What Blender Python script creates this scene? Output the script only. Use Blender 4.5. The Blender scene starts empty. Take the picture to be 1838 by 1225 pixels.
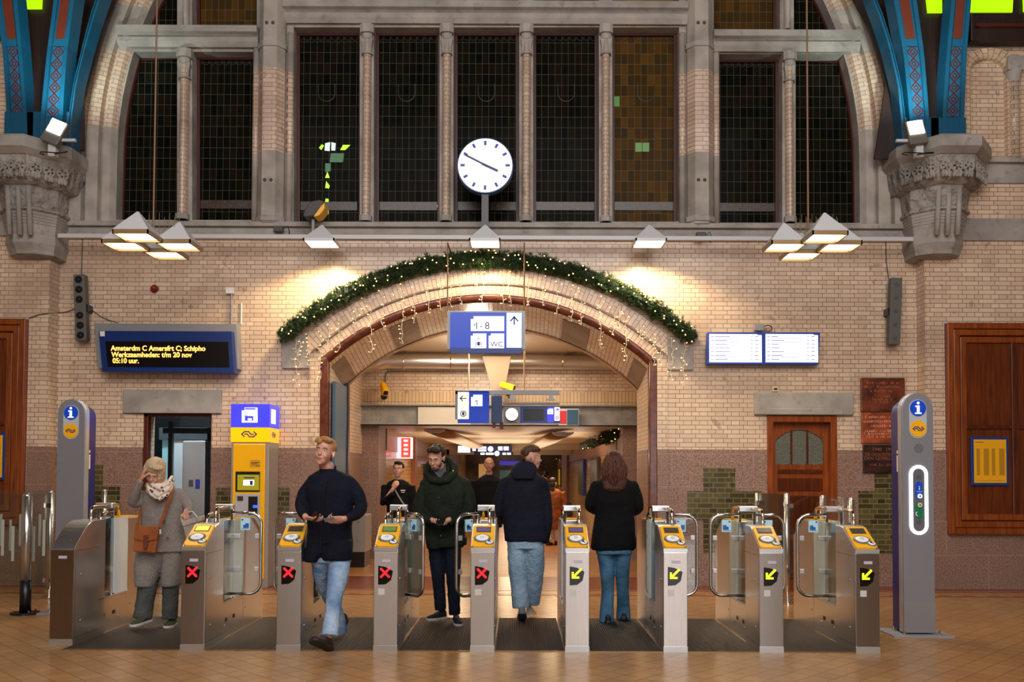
import bpy, bmesh, math, random
import numpy as np
from mathutils import Vector, Matrix
from mathutils.geometry import tessellate_polygon
random.seed(7)
S = bpy.context.scene
C = S.collection
# ------------------------------------------------------------------ camera
F = 1632.0; PITCH = math.radians(1.8); ROLL = 0.004; CAMZ = 1.56
VX, VY = 930.0, 850.0
PY0 = VY - F*math.tan(PITCH)
cam = bpy.data.objects.new('camera', bpy.data.cameras.new('camera')); C.objects.link(cam)
cam.data.sensor_width = 36; cam.data.lens = F/1838*36
cam.data.shift_x = -(VX-919)/1838; cam.data.shift_y = (PY0-612.5)/1838
CR = Matrix.Rotation(math.pi/2+PITCH, 3, 'X') @ Matrix.Rotation(ROLL, 3, 'Z')
cam.matrix_world = Matrix.Translation((0, 0, CAMZ)) @ CR.to_4x4()
cam.data.clip_end = 200
S.camera = cam
def P(px, py, Y):
    """photo pixel -> point of the place at distance Y"""
    d = CR @ Vector(((px-VX)/F, -(py-PY0)/F, -1))
    t = Y/d.y
    return Vector((d.x*t, Y, CAMZ+d.z*t))
# ------------------------------------------------------------------ light and exposure
S.view_settings.view_transform = 'Standard'; S.view_settings.look = 'None'
S.view_settings.exposure = 0.15; S.view_settings.gamma = 1
w = bpy.data.worlds.new('hall'); S.world = w; w.use_nodes = True
w.node_tree.nodes['Background'].inputs[0].default_value = (1.0, .90, .80, 1)
w.node_tree.nodes['Background'].inputs[1].default_value = .13
def area(name, loc, aim, sx, sy, power, col):
    l = bpy.data.lights.new(name, 'AREA'); l.shape = 'RECTANGLE'; l.size = sx; l.size_y = sy
    l.energy = power; l.color = col
    o = bpy.data.objects.new(name, l); C.objects.link(o); o.location = loc
    o.rotation_euler = (Vector(aim)-Vector(loc)).to_track_quat('-Z', 'Y').to_euler(); return o
def spot(name, loc, aim, power, col, ang=120, blend=.6, rad=.08):
    l = bpy.data.lights.new(name, 'SPOT'); l.energy = power; l.color = col
    l.spot_size = math.radians(ang); l.spot_blend = blend; l.shadow_soft_size = rad
    o = bpy.data.objects.new(name, l); C.objects.link(o); o.location = loc
    o.rotation_euler = (Vector(aim)-Vector(loc)).to_track_quat('-Z', 'Y').to_euler(); return o
def point(name, loc, power, col, rad=.1):
    l = bpy.data.lights.new(name, 'POINT'); l.energy = power; l.color = col; l.shadow_soft_size = rad
    o = bpy.data.objects.new(name, l); C.objects.link(o); o.location = loc; return o
WARM = (1, .80, .58); NEUT = (1, .94, .915)
area('hall_fill_light', (0, 1.5, 9.0), (0, 11, 2.5), 12, 4, 640, NEUT)  # two unseen fills, added overhead to brighten wall and floor
area('hall_fill_light', (0, -3.0, 7.0), (0, 12, 4.0), 10, 3, 460, NEUT)
area('gate_shine_fill', (3.0, -6.0, 1.9), (1.5, 9, 1.2), 4.2, 3.0, 190, (.92, .95, 1))  # added unseen source behind the camera, gives the gate fronts their bright reflection
# ------------------------------------------------------------------ materials
def lin(c):
    return tuple((x/255/12.92 if x/255 <= .04045 else ((x/255+.055)/1.055)**2.4) for x in c)+(1,)
_M = {}
def mat(name, col=(128, 128, 128), rough=.5, metal=0, emit=0, ecol=None, bump=0, bscale=40, spec=.5, var=0, vscale=6, trans=0, alpha=1, coat=0, aniso=0, vcol=None):
    if name in _M: return _M[name]
    m = bpy.data.materials.new(name); m.use_nodes = True; nt = m.node_tree; b = nt.nodes['Principled BSDF']
    b.inputs['Base Color'].default_value = lin(col); b.inputs['Roughness'].default_value = rough
    b.inputs['Metallic'].default_value = metal; b.inputs['Specular IOR Level'].default_value = spec
    b.inputs['Coat Weight'].default_value = coat
    if trans: b.inputs['Transmission Weight'].default_value = trans
    if alpha < 1: b.inputs['Alpha'].default_value = alpha
    if emit:
        b.inputs['Emission Color'].default_value = lin(ecol or col); b.inputs['Emission Strength'].default_value = emit
    tc = nt.nodes.new('ShaderNodeTexCoord')
    if var:
        n = nt.nodes.new('ShaderNodeTexNoise'); n.inputs['Scale'].default_value = vscale; n.inputs['Detail'].default_value = 5
        nt.links.new(tc.outputs['Object'], n.inputs['Vector'])
        mx = nt.nodes.new('ShaderNodeMix'); mx.data_type = 'RGBA'
        mx.inputs[6].default_value = lin(col); mx.inputs[7].default_value = lin(vcol or tuple(x*(1-var) for x in col))
        r = nt.nodes.new('ShaderNodeMapRange'); r.inputs[1].default_value = .35; r.inputs[2].default_value = .65
        nt.links.new(n.outputs[0], r.inputs[0]); nt.links.new(r.outputs[0], mx.inputs[0]); nt.links.new(mx.outputs[2], b.inputs['Base Color'])
    if bump:
        n = nt.nodes.new('ShaderNodeTexNoise'); n.inputs['Scale'].default_value = bscale; n.inputs['Detail'].default_value = 4
        nt.links.new(tc.outputs['Object'], n.inputs['Vector'])
        bp = nt.nodes.new('ShaderNodeBump'); bp.inputs['Strength'].default_value = bump; bp.inputs['Distance'].default_value = .02
        nt.links.new(n.outputs[0], bp.inputs['Height']); nt.links.new(bp.outputs[0], b.inputs['Normal'])
    _M[name] = m; return m
class NB:
    """tiny node builder"""
    def __init__(s, name):
        s.m = bpy.data.materials.new(name); s.m.use_nodes = True; s.nt = s.m.node_tree; s.b = s.nt.nodes['Principled BSDF']
    def n(s, t, **k):
        x = s.nt.nodes.new('ShaderNode'+t)
        for a, v in k.items(): setattr(x, a, v)
        return x
    def l(s, a, b): s.nt.links.new(a, b)
    def math(s, op, a, b=None):
        x = s.n('Math', operation=op)
        for i, v in enumerate((a, b)):
            if v is None: continue
            if isinstance(v, (int, float)): x.inputs[i].default_value = v
            else: s.l(v, x.inputs[i])
        return x.outputs[0]
    def mix(s, f, a, b):
        x = s.n('Mix', data_type='RGBA')
        for i, v in ((0, f), (6, a), (7, b)):
            if isinstance(v, (int, float)): x.inputs[i].default_value = v
            elif isinstance(v, tuple): x.inputs[i].default_value = v
            else: s.l(v, x.inputs[i])
        return x.outputs[2]
    def noise(s, vec, sc, det=4):
        x = s.n('TexNoise'); x.inputs['Scale'].default_value = sc; x.inputs['Detail'].default_value = det
        s.l(vec, x.inputs['Vector']); return x.outputs[0]
    def ramp(s, v, a, b):
        x = s.n('MapRange'); x.inputs[1].default_value = a; x.inputs[2].default_value = b
        s.l(v, x.inputs[0]); return x.outputs[0]
    def wallvec(s, uv=False):
        if uv:
            t = s.n('UVMap'); return t.outputs[0]
        t = s.n('TexCoord'); q = s.n('SeparateXYZ'); s.l(t.outputs['Object'], q.inputs[0])
        s.X, s.Y, s.Z = q.outputs
        c = s.n('CombineXYZ'); s.l(s.math('ADD', s.X, s.Y), c.inputs[0]); s.l(s.Z, c.inputs[1]); return c.outputs[0]
    def brick(s, vec, w, h, mort, c1, c2, cm, off=.5, sq=.5, sqf=2, offf=2, bias=0):
        x = s.n('TexBrick', offset=off, squash=sq, squash_frequency=sqf, offset_frequency=offf)
        s.l(vec, x.inputs['Vector'])
        x.inputs['Scale'].default_value = 1; x.inputs['Mortar Size'].default_value = mort; x.inputs['Mortar Smooth'].default_value = .1
        x.inputs['Bias'].default_value = bias; x.inputs['Brick Width'].default_value = w; x.inputs['Row Height'].default_value = h
        for i, v in (('Color1', c1), ('Color2', c2), ('Mortar', cm)): x.inputs[i].default_value = v
        return x
def brickmat(name, c1=(224, 198, 170), c2=(206, 176, 150), cm=(126, 105, 91), w=.225, h=.0625, mort=.0038, uv=False, dirt=.55, rough=.28, sq=.5, off=.5, stone=None):
    if name in _M: return _M[name]
    q = NB(name); v = q.wallvec(uv)
    br = q.brick(v, w, h, mort, lin(c1), lin(c2), lin(cm), sq=sq, off=off)
    col = br.outputs[0]
    tc = q.n('TexCoord').outputs['Object']
    d = q.ramp(q.noise(tc, .8, 6), .52, .72); col = q.mix(q.math('MULTIPLY', d, dirt), col, lin((150, 124, 106)))
    d2 = q.ramp(q.noise(tc, 7, 3), .66, .72); col = q.mix(q.math('MULTIPLY', d2, .5), col, lin((128, 104, 88)))
    q.l(col, q.b.inputs['Base Color']); q.b.inputs['Roughness'].default_value = rough
    bp = q.n('Bump'); bp.inputs['Strength'].default_value = .5; bp.inputs['Distance'].default_value = .004; bp.invert = True
    q.l(br.outputs[1], bp.inputs['Height']); q.l(bp.outputs[0], q.b.inputs['Normal'])
    if stone:   # bands (by height) where the arch is dressed stone instead of brick
        z = q.n('SeparateXYZ'); q.l(tc, z.inputs[0]); acc = None
        for (a, b) in stone:
            t = q.math('MULTIPLY', q.math('GREATER_THAN', z.outputs[2], a), q.math('LESS_THAN', z.outputs[2], b))
            acc = t if acc is None else q.math('MAXIMUM', acc, t)
        sc = q.mix(q.ramp(q.noise(tc, 3, 6), .35, .65), lin((176, 166, 154)), lin((144, 136, 126)))
        col = q.mix(acc, col, sc); q.l(col, q.b.inputs['Base Color'])
        q.l(q.math('SUBTRACT', .5, q.math('MULTIPLY', acc, .45)), bp.inputs['Strength'])
        q.l(q.math('ADD', rough, q.math('MULTIPLY', acc, .4)), q.b.inputs['Roughness'])
    _M[name] = q.m; return q.m
def stonemat(name='sandstone', a=(172, 165, 156), b=(138, 132, 125), carve=0, joints=True):
    if name in _M: return _M[name]
    q = NB(name); tc = q.n('TexCoord').outputs['Object']
    n = q.noise(tc, 2.2, 8); col = q.mix(q.ramp(n, .35, .65), lin(a), lin(b))
    col = q.mix(q.math('MULTIPLY', q.ramp(q.noise(tc, 9, 5), .58, .75), .6), col, lin((112, 100, 88)))
    q.l(col, q.b.inputs['Base Color']); q.b.inputs['Roughness'].default_value = .75
    bp = q.n('Bump'); bp.inputs['Strength'].default_value = .35; bp.inputs['Distance'].default_value = .01
    h = q.noise(tc, 40, 6)
    if carve:
        v = q.n('TexVoronoi', feature='SMOOTH_F1'); v.inputs['Scale'].default_value = carve; q.l(tc, v.inputs['Vector'])
        h = q.math('ADD', q.math('MULTIPLY', v.outputs[0], 3), q.math('MULTIPLY', q.noise(tc, 22, 6), 1.5)); bp.inputs['Distance'].default_value = .03; bp.inputs['Strength'].default_value = .9
    q.l(h, bp.inputs['Height']); q.l(bp.outputs[0], q.b.inputs['Normal'])
    _M[name] = q.m; return q.m
def granitemat():
    if 'granite' in _M: return _M['granite']
    q = NB('granite'); v = q.wallvec(); tc = q.n('TexCoord').outputs['Object']
    n = q.noise(tc, 60, 6); col = q.mix(q.ramp(n, .36, .64), lin((166, 132, 114)), lin((106, 80, 70)))
    col = q.mix(q.math('MULTIPLY', q.ramp(q.noise(tc, 1.3, 4), .4, .7), .45), col, lin((120, 92, 80)))
    br = q.brick(v, 1.15, .46, .005, (1, 1, 1, 1), (1, 1, 1, 1), (0, 0, 0, 1), sq=1)
    col = q.mix(q.math('MULTIPLY', br.outputs[1], .5), col, lin((176, 152, 134)))
    q.l(col, q.b.inputs['Base Color']); q.b.inputs['Roughness'].default_value = .42
    _M['granite'] = q.m; return q.m
def greentile():
    return brickmat('green glazed brick', (92, 86, 48), (56, 50, 30), (128, 114, 88), w=.225, h=.072, mort=.005, dirt=.1, rough=.2)
def woodmat(name, a, b, rough=.3, sc=1.0):
    if name in _M: return _M[name]
    q = NB(name); tc = q.n('TexCoord').outputs['Object']; mp = q.n('Mapping'); q.l(tc, mp.inputs[0]); mp.inputs['Scale'].default_value = (14*sc, 14*sc, 1.2*sc)
    n = q.noise(mp.outputs[0], 2, 8); col = q.mix(q.ramp(n, .3, .7), lin(a), lin(b)); q.l(col, q.b.inputs['Base Color'])
    q.b.inputs['Roughness'].default_value = rough; _M[name] = q.m; return q.m
def floormat():
    q = NB('glazed floor tiles'); tc = q.n('TexCoord').outputs['Object']
    mp = q.n('Mapping'); q.l(tc, mp.inputs[0]); mp.inputs['Rotation'].default_value = (0, 0, math.radians(45))
    br = q.brick(mp.outputs[0], .17, .17, .0034, lin((176, 134, 88)), lin((164, 123, 79)), lin((108, 79, 51)), off=0, sq=1)
    col = q.mix(q.math('MULTIPLY', q.ramp(q.noise(tc, 1.1, 4), .35, .7), .35), br.outputs[0], lin((142, 104, 66)))
    q.l(col, q.b.inputs['Base Color'])
    q.l(q.math('ADD', .2, q.math('MULTIPLY', q.noise(tc, 2, 3), .08)), q.b.inputs['Roughness'])
    bp = q.n('Bump'); bp.inputs['Strength'].default_value = .25; bp.inputs['Distance'].default_value = .003; bp.invert = True
    q.l(br.outputs[1], bp.inputs['Height']); q.l(bp.outputs[0], q.b.inputs['Normal']); return q.m
def glassgrid(name, c1, c2, lead=(92, 92, 88), em=0, w=.0965, h=.157):
    """leaded window: dark coloured panes with lead cames"""
    if name in _M: return _M[name]
    q = NB(name); v = q.wallvec(); tc = q.n('TexCoord').outputs['Object']
    br = q.brick(v, w, h, .0028, lin(c1), lin(c2), lin(lead), off=0, sq=1)
    sn = q.n('Vector_Math') if False else q.n('VectorMath', operation='SNAP'); q.l(v, sn.inputs[0]); sn.inputs[1].default_value = (w, h, 1)
    wn = q.n('TexWhiteNoise'); q.l(sn.outputs[0], wn.inputs['Vector'])
    col = q.mix(q.ramp(wn.outputs[0], .0, 1), lin(c1), lin(c2))
    col = q.mix(br.outputs[1], col, lin(lead)); q.l(col, q.b.inputs['Base Color'])
    q.b.inputs['Roughness'].default_value = .12; q.b.inputs['Specular IOR Level'].default_value = .012
    if em:
        e = q.mix(br.outputs[1], q.mix(q.math('POWER', wn.outputs[0], 2.5), (0, 0, 0, 1), lin(c1)), (0, 0, 0, 1)); q.l(e, q.b.inputs['Emission Color']); q.b.inputs['Emission Strength'].default_value = em
    bp = q.n('Bump'); bp.inputs['Strength'].default_value = .3; bp.inputs['Distance'].default_value = .003
    q.l(q.math('ADD', br.outputs[1], q.math('MULTIPLY', wn.outputs[0], .3)), bp.inputs['Height']); q.l(bp.outputs[0], q.b.inputs['Normal'])
    _M[name] = q.m; return q.m
def steelmat(name, col, rough, aniso=False):
    if name in _M: return _M[name]
    q = NB(name); tc = q.n('TexCoord').outputs['Object']; mp = q.n('Mapping'); q.l(tc, mp.inputs[0]); mp.inputs['Scale'].default_value = (60, 60, 2)
    n = q.noise(mp.outputs[0], 3, 5)
    q.b.inputs['Metallic'].default_value = 1
    c = q.mix(q.ramp(n, .3, .7), lin(col), lin(tuple(x*.96 for x in col)))
    if aniso:
        tg = q.n('Tangent', direction_type='RADIAL', axis='Z'); q.l(tg.outputs[0], q.b.inputs['Tangent']); q.b.inputs['Anisotropic'].default_value = .92; q.b.inputs['Anisotropic Rotation'].default_value = .25; q.l(c, q.b.inputs['Base Color'])
    sc = q.ramp(q.noise(tc, 55, 8), .66, .7)
    q.l(q.math('ADD', q.math('ADD', rough, q.math('MULTIPLY', n, .12)), q.math('MULTIPLY', sc, .2)), q.b.inputs['Roughness'])
    _M[name] = q.m; return q.m
def hairmat(name, c1, c2, rough=.5):
    if name in _M: return _M[name]
    q = NB(name); tc = q.n('TexCoord').outputs['Object']; mp = q.n('Mapping'); q.l(tc, mp.inputs[0]); mp.inputs['Scale'].default_value = (150, 110, 14); mp.inputs['Rotation'].default_value = (.25, .2, 0)
    n = q.noise(mp.outputs[0], 1, 3); q.l(q.mix(q.ramp(n, .35, .65), lin(c1), lin(c2)), q.b.inputs['Base Color']); q.b.inputs['Roughness'].default_value = rough; q.b.inputs['Specular IOR Level'].default_value = .3
    bp = q.n('Bump'); bp.inputs['Strength'].default_value = .6; bp.inputs['Distance'].default_value = .006; q.l(n, bp.inputs['Height']); q.l(bp.outputs[0], q.b.inputs['Normal']); _M[name] = q.m; return q.m
def checkmat(name, w, h, c1, c2, rough=.5, rot=0, axis='xy'):
    q = NB(name); tc = q.n('TexCoord').outputs['Object']; mp = q.n('Mapping'); q.l(tc, mp.inputs[0]); mp.inputs['Rotation'].default_value = (0, 0, rot)
    mp.inputs['Scale'].default_value = (1/w, 1/h, 1/h)
    ck = q.n('TexChecker'); ck.inputs['Scale'].default_value = 1; q.l(mp.outputs[0], ck.inputs['Vector'])
    q.l(q.mix(ck.outputs[1], lin(c1), lin(c2)), q.b.inputs['Base Color']); q.b.inputs['Roughness'].default_value = rough; return q.m
# ------------------------------------------------------------------ mesh builder
class MB:
    def __init__(s): s.v = []; s.f = []; s.mi = []; s.uv = {}
    def add(s, vs, fs, mi=0, M=None):
        o = len(s.v)
        for p in vs:
            p = Vector(p)
            if M is not None: p = M @ p
            s.v.append(p)
        for f in fs: s.f.append([i+o for i in f]); s.mi.append(mi)
        return s
    def box(s, a, b, mi=0, M=None):
        (x0, y0, z0), (x1, y1, z1) = [tuple(min(p, q) for p, q in zip(a, b)), tuple(max(p, q) for p, q in zip(a, b))]
        return s.add([(x0, y0, z0), (x1, y0, z0), (x1, y1, z0), (x0, y1, z0), (x0, y0, z1), (x1, y0, z1), (x1, y1, z1), (x0, y1, z1)],
                     [(0, 3, 2, 1), (4, 5, 6, 7), (0, 1, 5, 4), (1, 2, 6, 5), (2, 3, 7, 6), (3, 0, 4, 7)], mi, M)
    def cbox(s, c, d, mi=0, M=None):
        return s.box([c[i]-d[i]/2 for i in range(3)], [c[i]+d[i]/2 for i in range(3)], mi, M)
    def rings(s, R, mi=0, cap=True, closed=False):
        o = len(s.v); n = len(R[0])
        for r in R: s.v += [Vector(p) for p in r]
        m = len(R)
        for i in range(m if closed else m-1):
            for j in range(n):
                a = o+i*n+j; b = o+i*n+(j+1) % n; c = o+((i+1) % m)*n+(j+1) % n; d = o+((i+1) % m)*n+j
                s.f.append([a, b, c, d]); s.mi.append(mi)
        if cap and not closed:
            s.f.append([o+j for j in range(n)][::-1]); s.mi.append(mi)
            s.f.append([o+(m-1)*n+j for j in range(n)]); s.mi.append(mi)
        return s
    def tube(s, pts, r, n=10, mi=0, closed=False, cap=True):
        pts = [Vector(p) for p in pts]; m = len(pts)
        if not isinstance(r, (list, tuple)): r = [r]*m
        R = []; ref = None
        for i, p in enumerate(pts):
            if closed: t = pts[(i+1) % m]-pts[i-1]
            else: t = pts[min(i+1, m-1)]-pts[max(i-1, 0)]
            t.normalize()
            if ref is None:
                ref = Vector((0, 0, 1)) if abs(t.z) < .9 else Vector((1, 0, 0))
            u = ref-t*ref.dot(t)
            if u.length < 1e-5: u = t.orthogonal()
            u.normalize(); w_ = t.cross(u); ref = u
            R.append([p+(u*math.cos(a)+w_*math.sin(a))*r[i] for a in [2*math.pi*j/n for j in range(n)]])
        return s.rings(R, mi, cap, closed)
    def ell(s, c, r, n=14, m=9, mi=0, M=None):
        vs = []; fs = []
        for i in range(m+1):
            th = math.pi*i/m
            for j in range(n):
                ph = 2*math.pi*j/n
                vs.append((c[0]+r[0]*math.sin(th)*math.cos(ph), c[1]+r[1]*math.sin(th)*math.sin(ph), c[2]+r[2]*math.cos(th)))
        for i in range(m):
            for j in range(n):
                fs.append((i*n+j, (i+1)*n+j, (i+1)*n+(j+1) % n, i*n+(j+1) % n))
        return s.add(vs, fs, mi, M)
    def cyl(s, a, b, r, n=16, mi=0, r2=None):
        return s.tube([a, b], [r, r if r2 is None else r2], n, mi)
    def prism(s, loops, fn, d0, d1, mi=0, side_mi=None, back=True):
        """loops: outer + holes as 2D lists; fn(u,v,d)->3D"""
        if not isinstance(loops[0][0], (tuple, list, Vector)): loops = [loops]
        flat = [p for l in loops for p in l]
        tri = tessellate_polygon([[Vector((p[0], p[1], 0)) for p in l] for l in loops])
        o = len(s.v); n = len(flat)
        s.v += [Vector(fn(p[0], p[1], d0)) for p in flat]+[Vector(fn(p[0], p[1], d1)) for p in flat]
        for t in tri:
            s.f.append([o+i for i in t]); s.mi.append(mi)
            if back: s.f.append([o+n+i for i in t][::-1]); s.mi.append(mi)
        k = 0
        for l in loops:
            for i in range(len(l)):
                a = o+k+i; b = o+k+(i+1) % len(l)
                s.f.append([a, b, b+n, a+n]); s.mi.append(mi if side_mi is None else side_mi)
            k += len(l)
        return s
    def build(s, name, mats, parent=None, smooth=False, loc=None, bevel=0, remesh=0, sm=0, disp=None, origin=None, kind=None, norm=True):
        me = bpy.data.meshes.new(name)
        off = Vector((0, 0, 0))
        if origin is not None: off = Vector(origin)
        elif parent is not None: off = parent.get('_o') and Vector(parent['_o']) or Vector((0, 0, 0))
        me.from_pydata([tuple(v-off) for v in s.v], [], s.f)
        if not isinstance(mats, (list, tuple)): mats = [mats]
        for m in mats: me.materials.append(m)
        if len(mats) > 1: me.polygons.foreach_set('material_index', s.mi)
        if s.uv:
            ul = me.uv_layers.new(name='UVMap')
            for p in me.polygons:
                if p.index in s.uv:
                    for li, uvc in zip(p.loop_indices, s.uv[p.index]): ul.data[li].uv = uvc
        if norm:
            bm = bmesh.new(); bm.from_mesh(me); bmesh.ops.recalc_face_normals(bm, faces=bm.faces); bm.to_mesh(me); bm.free()
        if smooth: me.polygons.foreach_set('use_smooth', [True]*len(me.polygons))
        me.update()
        o = bpy.data.objects.new(name, me); C.objects.link(o)
        if parent is not None:
            o.parent = parent
            if '_o' in parent: o['_o'] = parent['_o']
        if loc is not None: o.location = loc
        if bevel:
            b = o.modifiers.new('b', 'BEVEL'); b.width = bevel; b.segments = 2; b.limit_method = 'ANGLE'; b.angle_limit = math.radians(40)
        if remesh:
            r = o.modifiers.new('r', 'REMESH'); r.mode = 'VOXEL'; r.voxel_size = remesh; r.use_smooth_shade = True
            if sm:
                q = o.modifiers.new('s', 'SMOOTH'); q.factor = .5; q.iterations = sm
            if disp:
                tx = bpy.data.textures.new(name, 'CLOUDS'); tx.noise_scale = disp[1]; tx.noise_depth = 3
                d = o.modifiers.new('d', 'DISPLACE'); d.texture = tx; d.strength = disp[0]; d.mid_level = .5; d.texture_coords = 'LOCAL'
        if kind: o['kind'] = kind
        return o
def thing(name, label, cat, loc=(0, 0, 0), group=None, world=True):
    o = bpy.data.objects.new(name, None); C.objects.link(o); o.location = loc; o.empty_display_size = .1
    o['label'] = label; o['category'] = cat
    if group: o['group'] = group
    if world: o['_o'] = tuple(loc)
    return o
def tag(o, label, cat, group=None):
    o['label'] = label; o['category'] = cat
    if group: o['group'] = group
    return o
def dup(o, parent=None):
    c = o.copy(); C.objects.link(c)
    if parent is not None: c.parent = parent
    for ch in o.children: dup(ch, c)
    return c
def st(o, label=None):
    o['kind'] = 'structure'
    if label: o['label'] = label
    return o
def text(s, size, loc, m, parent=None, rot=(math.pi/2, 0, 0), ext=.001, align='LEFT', sx=1, name='lettering', bold=0):
    cu = bpy.data.curves.new(name, 'FONT'); cu.body = s; cu.size = size; cu.extrude = ext; cu.align_x = align; cu.offset = bold
    tmp = bpy.data.objects.new(name, cu); C.objects.link(tmp); bpy.context.view_layer.update()
    me = bpy.data.meshes.new_from_object(tmp.evaluated_get(bpy.context.evaluated_depsgraph_get())); bpy.data.objects.remove(tmp); bpy.data.curves.remove(cu)
    me.materials.clear(); me.materials.append(m); o = bpy.data.objects.new(name, me); C.objects.link(o)
    off = Vector((0, 0, 0))
    if parent is not None:
        o.parent = parent
        if '_o' in parent: off = Vector(parent['_o'])
    o.location = Vector(loc)-off; o.rotation_euler = rot; o.scale = (sx, 1, 1); return o
def XZ(u, v, d): return (u, d, v)
def PX(pts, Y): return [(P(x, y, Y).x, P(x, y, Y).z) for x, y in pts]
def rectpx(x0, y0, x1, y1, Y): return PX([(x0, y0), (x1, y0), (x1, y1), (x0, y1)], Y)
def circ3(a, b, c):
    ax, ay = a; bx, by = b; cx, cy = c
    d = 2*(ax*(by-cy)+bx*(cy-ay)+cx*(ay-by))
    ux = ((ax*ax+ay*ay)*(by-cy)+(bx*bx+by*by)*(cy-ay)+(cx*cx+cy*cy)*(ay-by))/d
    uy = ((ax*ax+ay*ay)*(cx-bx)+(bx*bx+by*by)*(ax-cx)+(cx*cx+cy*cy)*(bx-ax))/d
    return ux, uy, math.hypot(ax-ux, ay-uy)
YW = 12.8; PM = F/YW     # far wall and its pixels per metre
# ------------------------------------------------------------------ shared materials
BRICK = brickmat('cream glazed brick'); BRICKUV = brickmat('cream glazed voussoirs', uv=True, dirt=.25)
STONE = stonemat(); CARVE = stonemat('carved sandstone', carve=9); GRAN = granitemat(); GREEN = greentile()
OAK = woodmat('varnished oak', (150, 74, 24), (104, 46, 14), .28); OAKD = woodmat('dark varnished oak', (98, 42, 14), (66, 26, 9), .25)
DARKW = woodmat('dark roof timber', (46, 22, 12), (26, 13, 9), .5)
STEEL = steelmat('brushed stainless steel', (188, 176, 164), .24); STEELF = steelmat('scratched stainless front', (178, 168, 160), .3, True)
CHROME = mat('polished steel tube', (214, 208, 200), .14, 1); GREY = mat('grey paint', (150, 150, 152), .45); LGREY = mat('light grey paint', (196, 196, 196), .4)
WHITE = mat('white paint', (232, 230, 226), .4); BLACK = mat('black plastic', (18, 18, 20), .35); DGREY = mat('dark grey plastic', (62, 60, 60), .5)
BLUE = mat('blue enamel', (14, 62, 160), .35); YEL = mat('yellow enamel', (250, 182, 10), .32); NAVY = mat('navy print', (36, 38, 130), .5)
LBLUE = mat('lit blue panel', (8, 52, 160), .3, emit=.42, ecol=(10, 66, 200)); LWHITE = mat('lit white panel', (240, 240, 246), .3, emit=.8, ecol=(238, 240, 252))
LVIOL = mat('lit violet blue panel', (60, 60, 220), .3, emit=.7, ecol=(62, 60, 222)); LYEL = mat('lit yellow panel', (255, 190, 0), .3, emit=.55, ecol=(255, 186, 6))
LAMP = mat('lamp diffuser', (255, 240, 210), .3, emit=6, ecol=(255, 236, 200)); BULB = mat('warm fairy bulb', (255, 210, 140), .3, emit=9, ecol=(255, 196, 110))
BROWN = mat('brown glazed moulding', (112, 58, 38), .22, var=.3, vscale=9); SCREEN = mat('dark display', (14, 10, 9), .25)
def clearglass(name='clear glass', tint=(246, 250, 249), a=.13):
    if name in _M: return _M[name]
    q = NB(name); out = q.nt.nodes['Material Output']; tr = q.n('BsdfTransparent'); gl = q.n('BsdfGlossy'); gl.inputs['Roughness'].default_value = .04
    gl.inputs['Color'].default_value = lin(tint); tr.inputs[0].default_value = lin(tint)
    fr = q.n('Fresnel'); fr.inputs[0].default_value = 1.45; mx = q.n('MixShader'); f = q.math('ADD', q.math('MULTIPLY', fr.outputs[0], .8), a*.3)
    q.l(f, mx.inputs[0]); q.l(tr.outputs[0], mx.inputs[1]); q.l(gl.outputs[0], mx.inputs[2]); q.l(mx.outputs[0], out.inputs[0]); _M[name] = q.m; return q.m
GLASS = clearglass()
FROST = mat('frosted white glass', (236, 244, 248), .35, spec=.6)
# ================================================================== SETTING
ZG = P(900, 806, YW).z
XL = P(103, 700, YW).x; XR = P(1646, 700, YW).x; YS = YW*(827/845)
TH = .4
ZS0 = P(876, 432, YW).z; ZS1 = P(876, 403, YW).z          # sill band
pc = circ3(*PX([(574, 647), (876, 529), (1179, 650)], YW)); PCX, PCZ, PR = pc
PXL = P(574, 800, YW).x; PXR = P(1179, 800, YW).x
def dang(x, R): return math.asin(max(-1, min(1, (x-PCX)/R)))
def arcpts(R, a0, a1, n, cx=None, cz=None):
    cx = PCX if cx is None else cx; cz = PCZ if cz is None else cz
    return [(cx+R*math.sin(a0+(a1-a0)*i/n), cz+R*math.cos(a0+(a1-a0)*i/n)) for i in range(n+1)]
def fix(v): return (v[0], v[1])
def planewall(name, loops, y0, y1, m, **k):
    b = MB(); b.prism(loops, XZ, y0, y1, 0); return st(b.build(name, m, **k))
# floor
b = MB(); b.box((-14, -10, -.2), (14, 12.25, 0)); st(b.build('floor', floormat()))
RED = mat('red floor border', (128, 58, 34), .25, var=.25); INF = mat('amber passage floor', (170, 114, 66), .34, var=.18, vscale=3)
b = MB(); b.box((-14, 12.25, -.2), (14, 13.75, 0)); st(b.build('floor', RED))
b = MB(); b.box((-3.2, 13.75, -.2), (2.6, 44, 0)); st(b.build('floor', INF))
MOS = NB('mosaic band'); tc = MOS.n('TexCoord').outputs['Object']; mp = MOS.n('Mapping'); MOS.l(tc, mp.inputs[0]); mp.inputs['Scale'].default_value = (2.2, 7, 1)
wv = MOS.n('TexWave', wave_type='BANDS', bands_direction='DIAGONAL'); wv.inputs['Scale'].default_value = .9; MOS.l(mp.outputs[0], wv.inputs['Vector'])
MOS.l(MOS.mix(MOS.math('GREATER_THAN', wv.outputs[1], .5), lin((196, 140, 84)), lin((120, 66, 38))), MOS.b.inputs['Base Color']); MOS.b.inputs['Roughness'].default_value = .25
b = MB(); b.box((-14, 11.78, 0), (14, 12.06, .003)); st(b.build('trim_floor_mosaic', MOS.m))
b = MB(); b.box((-14, 11.66, 0), (14, 11.71, .003)); b.box((-14, 12.12, 0), (14, 12.18, .003)); st(b.build('trim_floor_line', RED))
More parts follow.
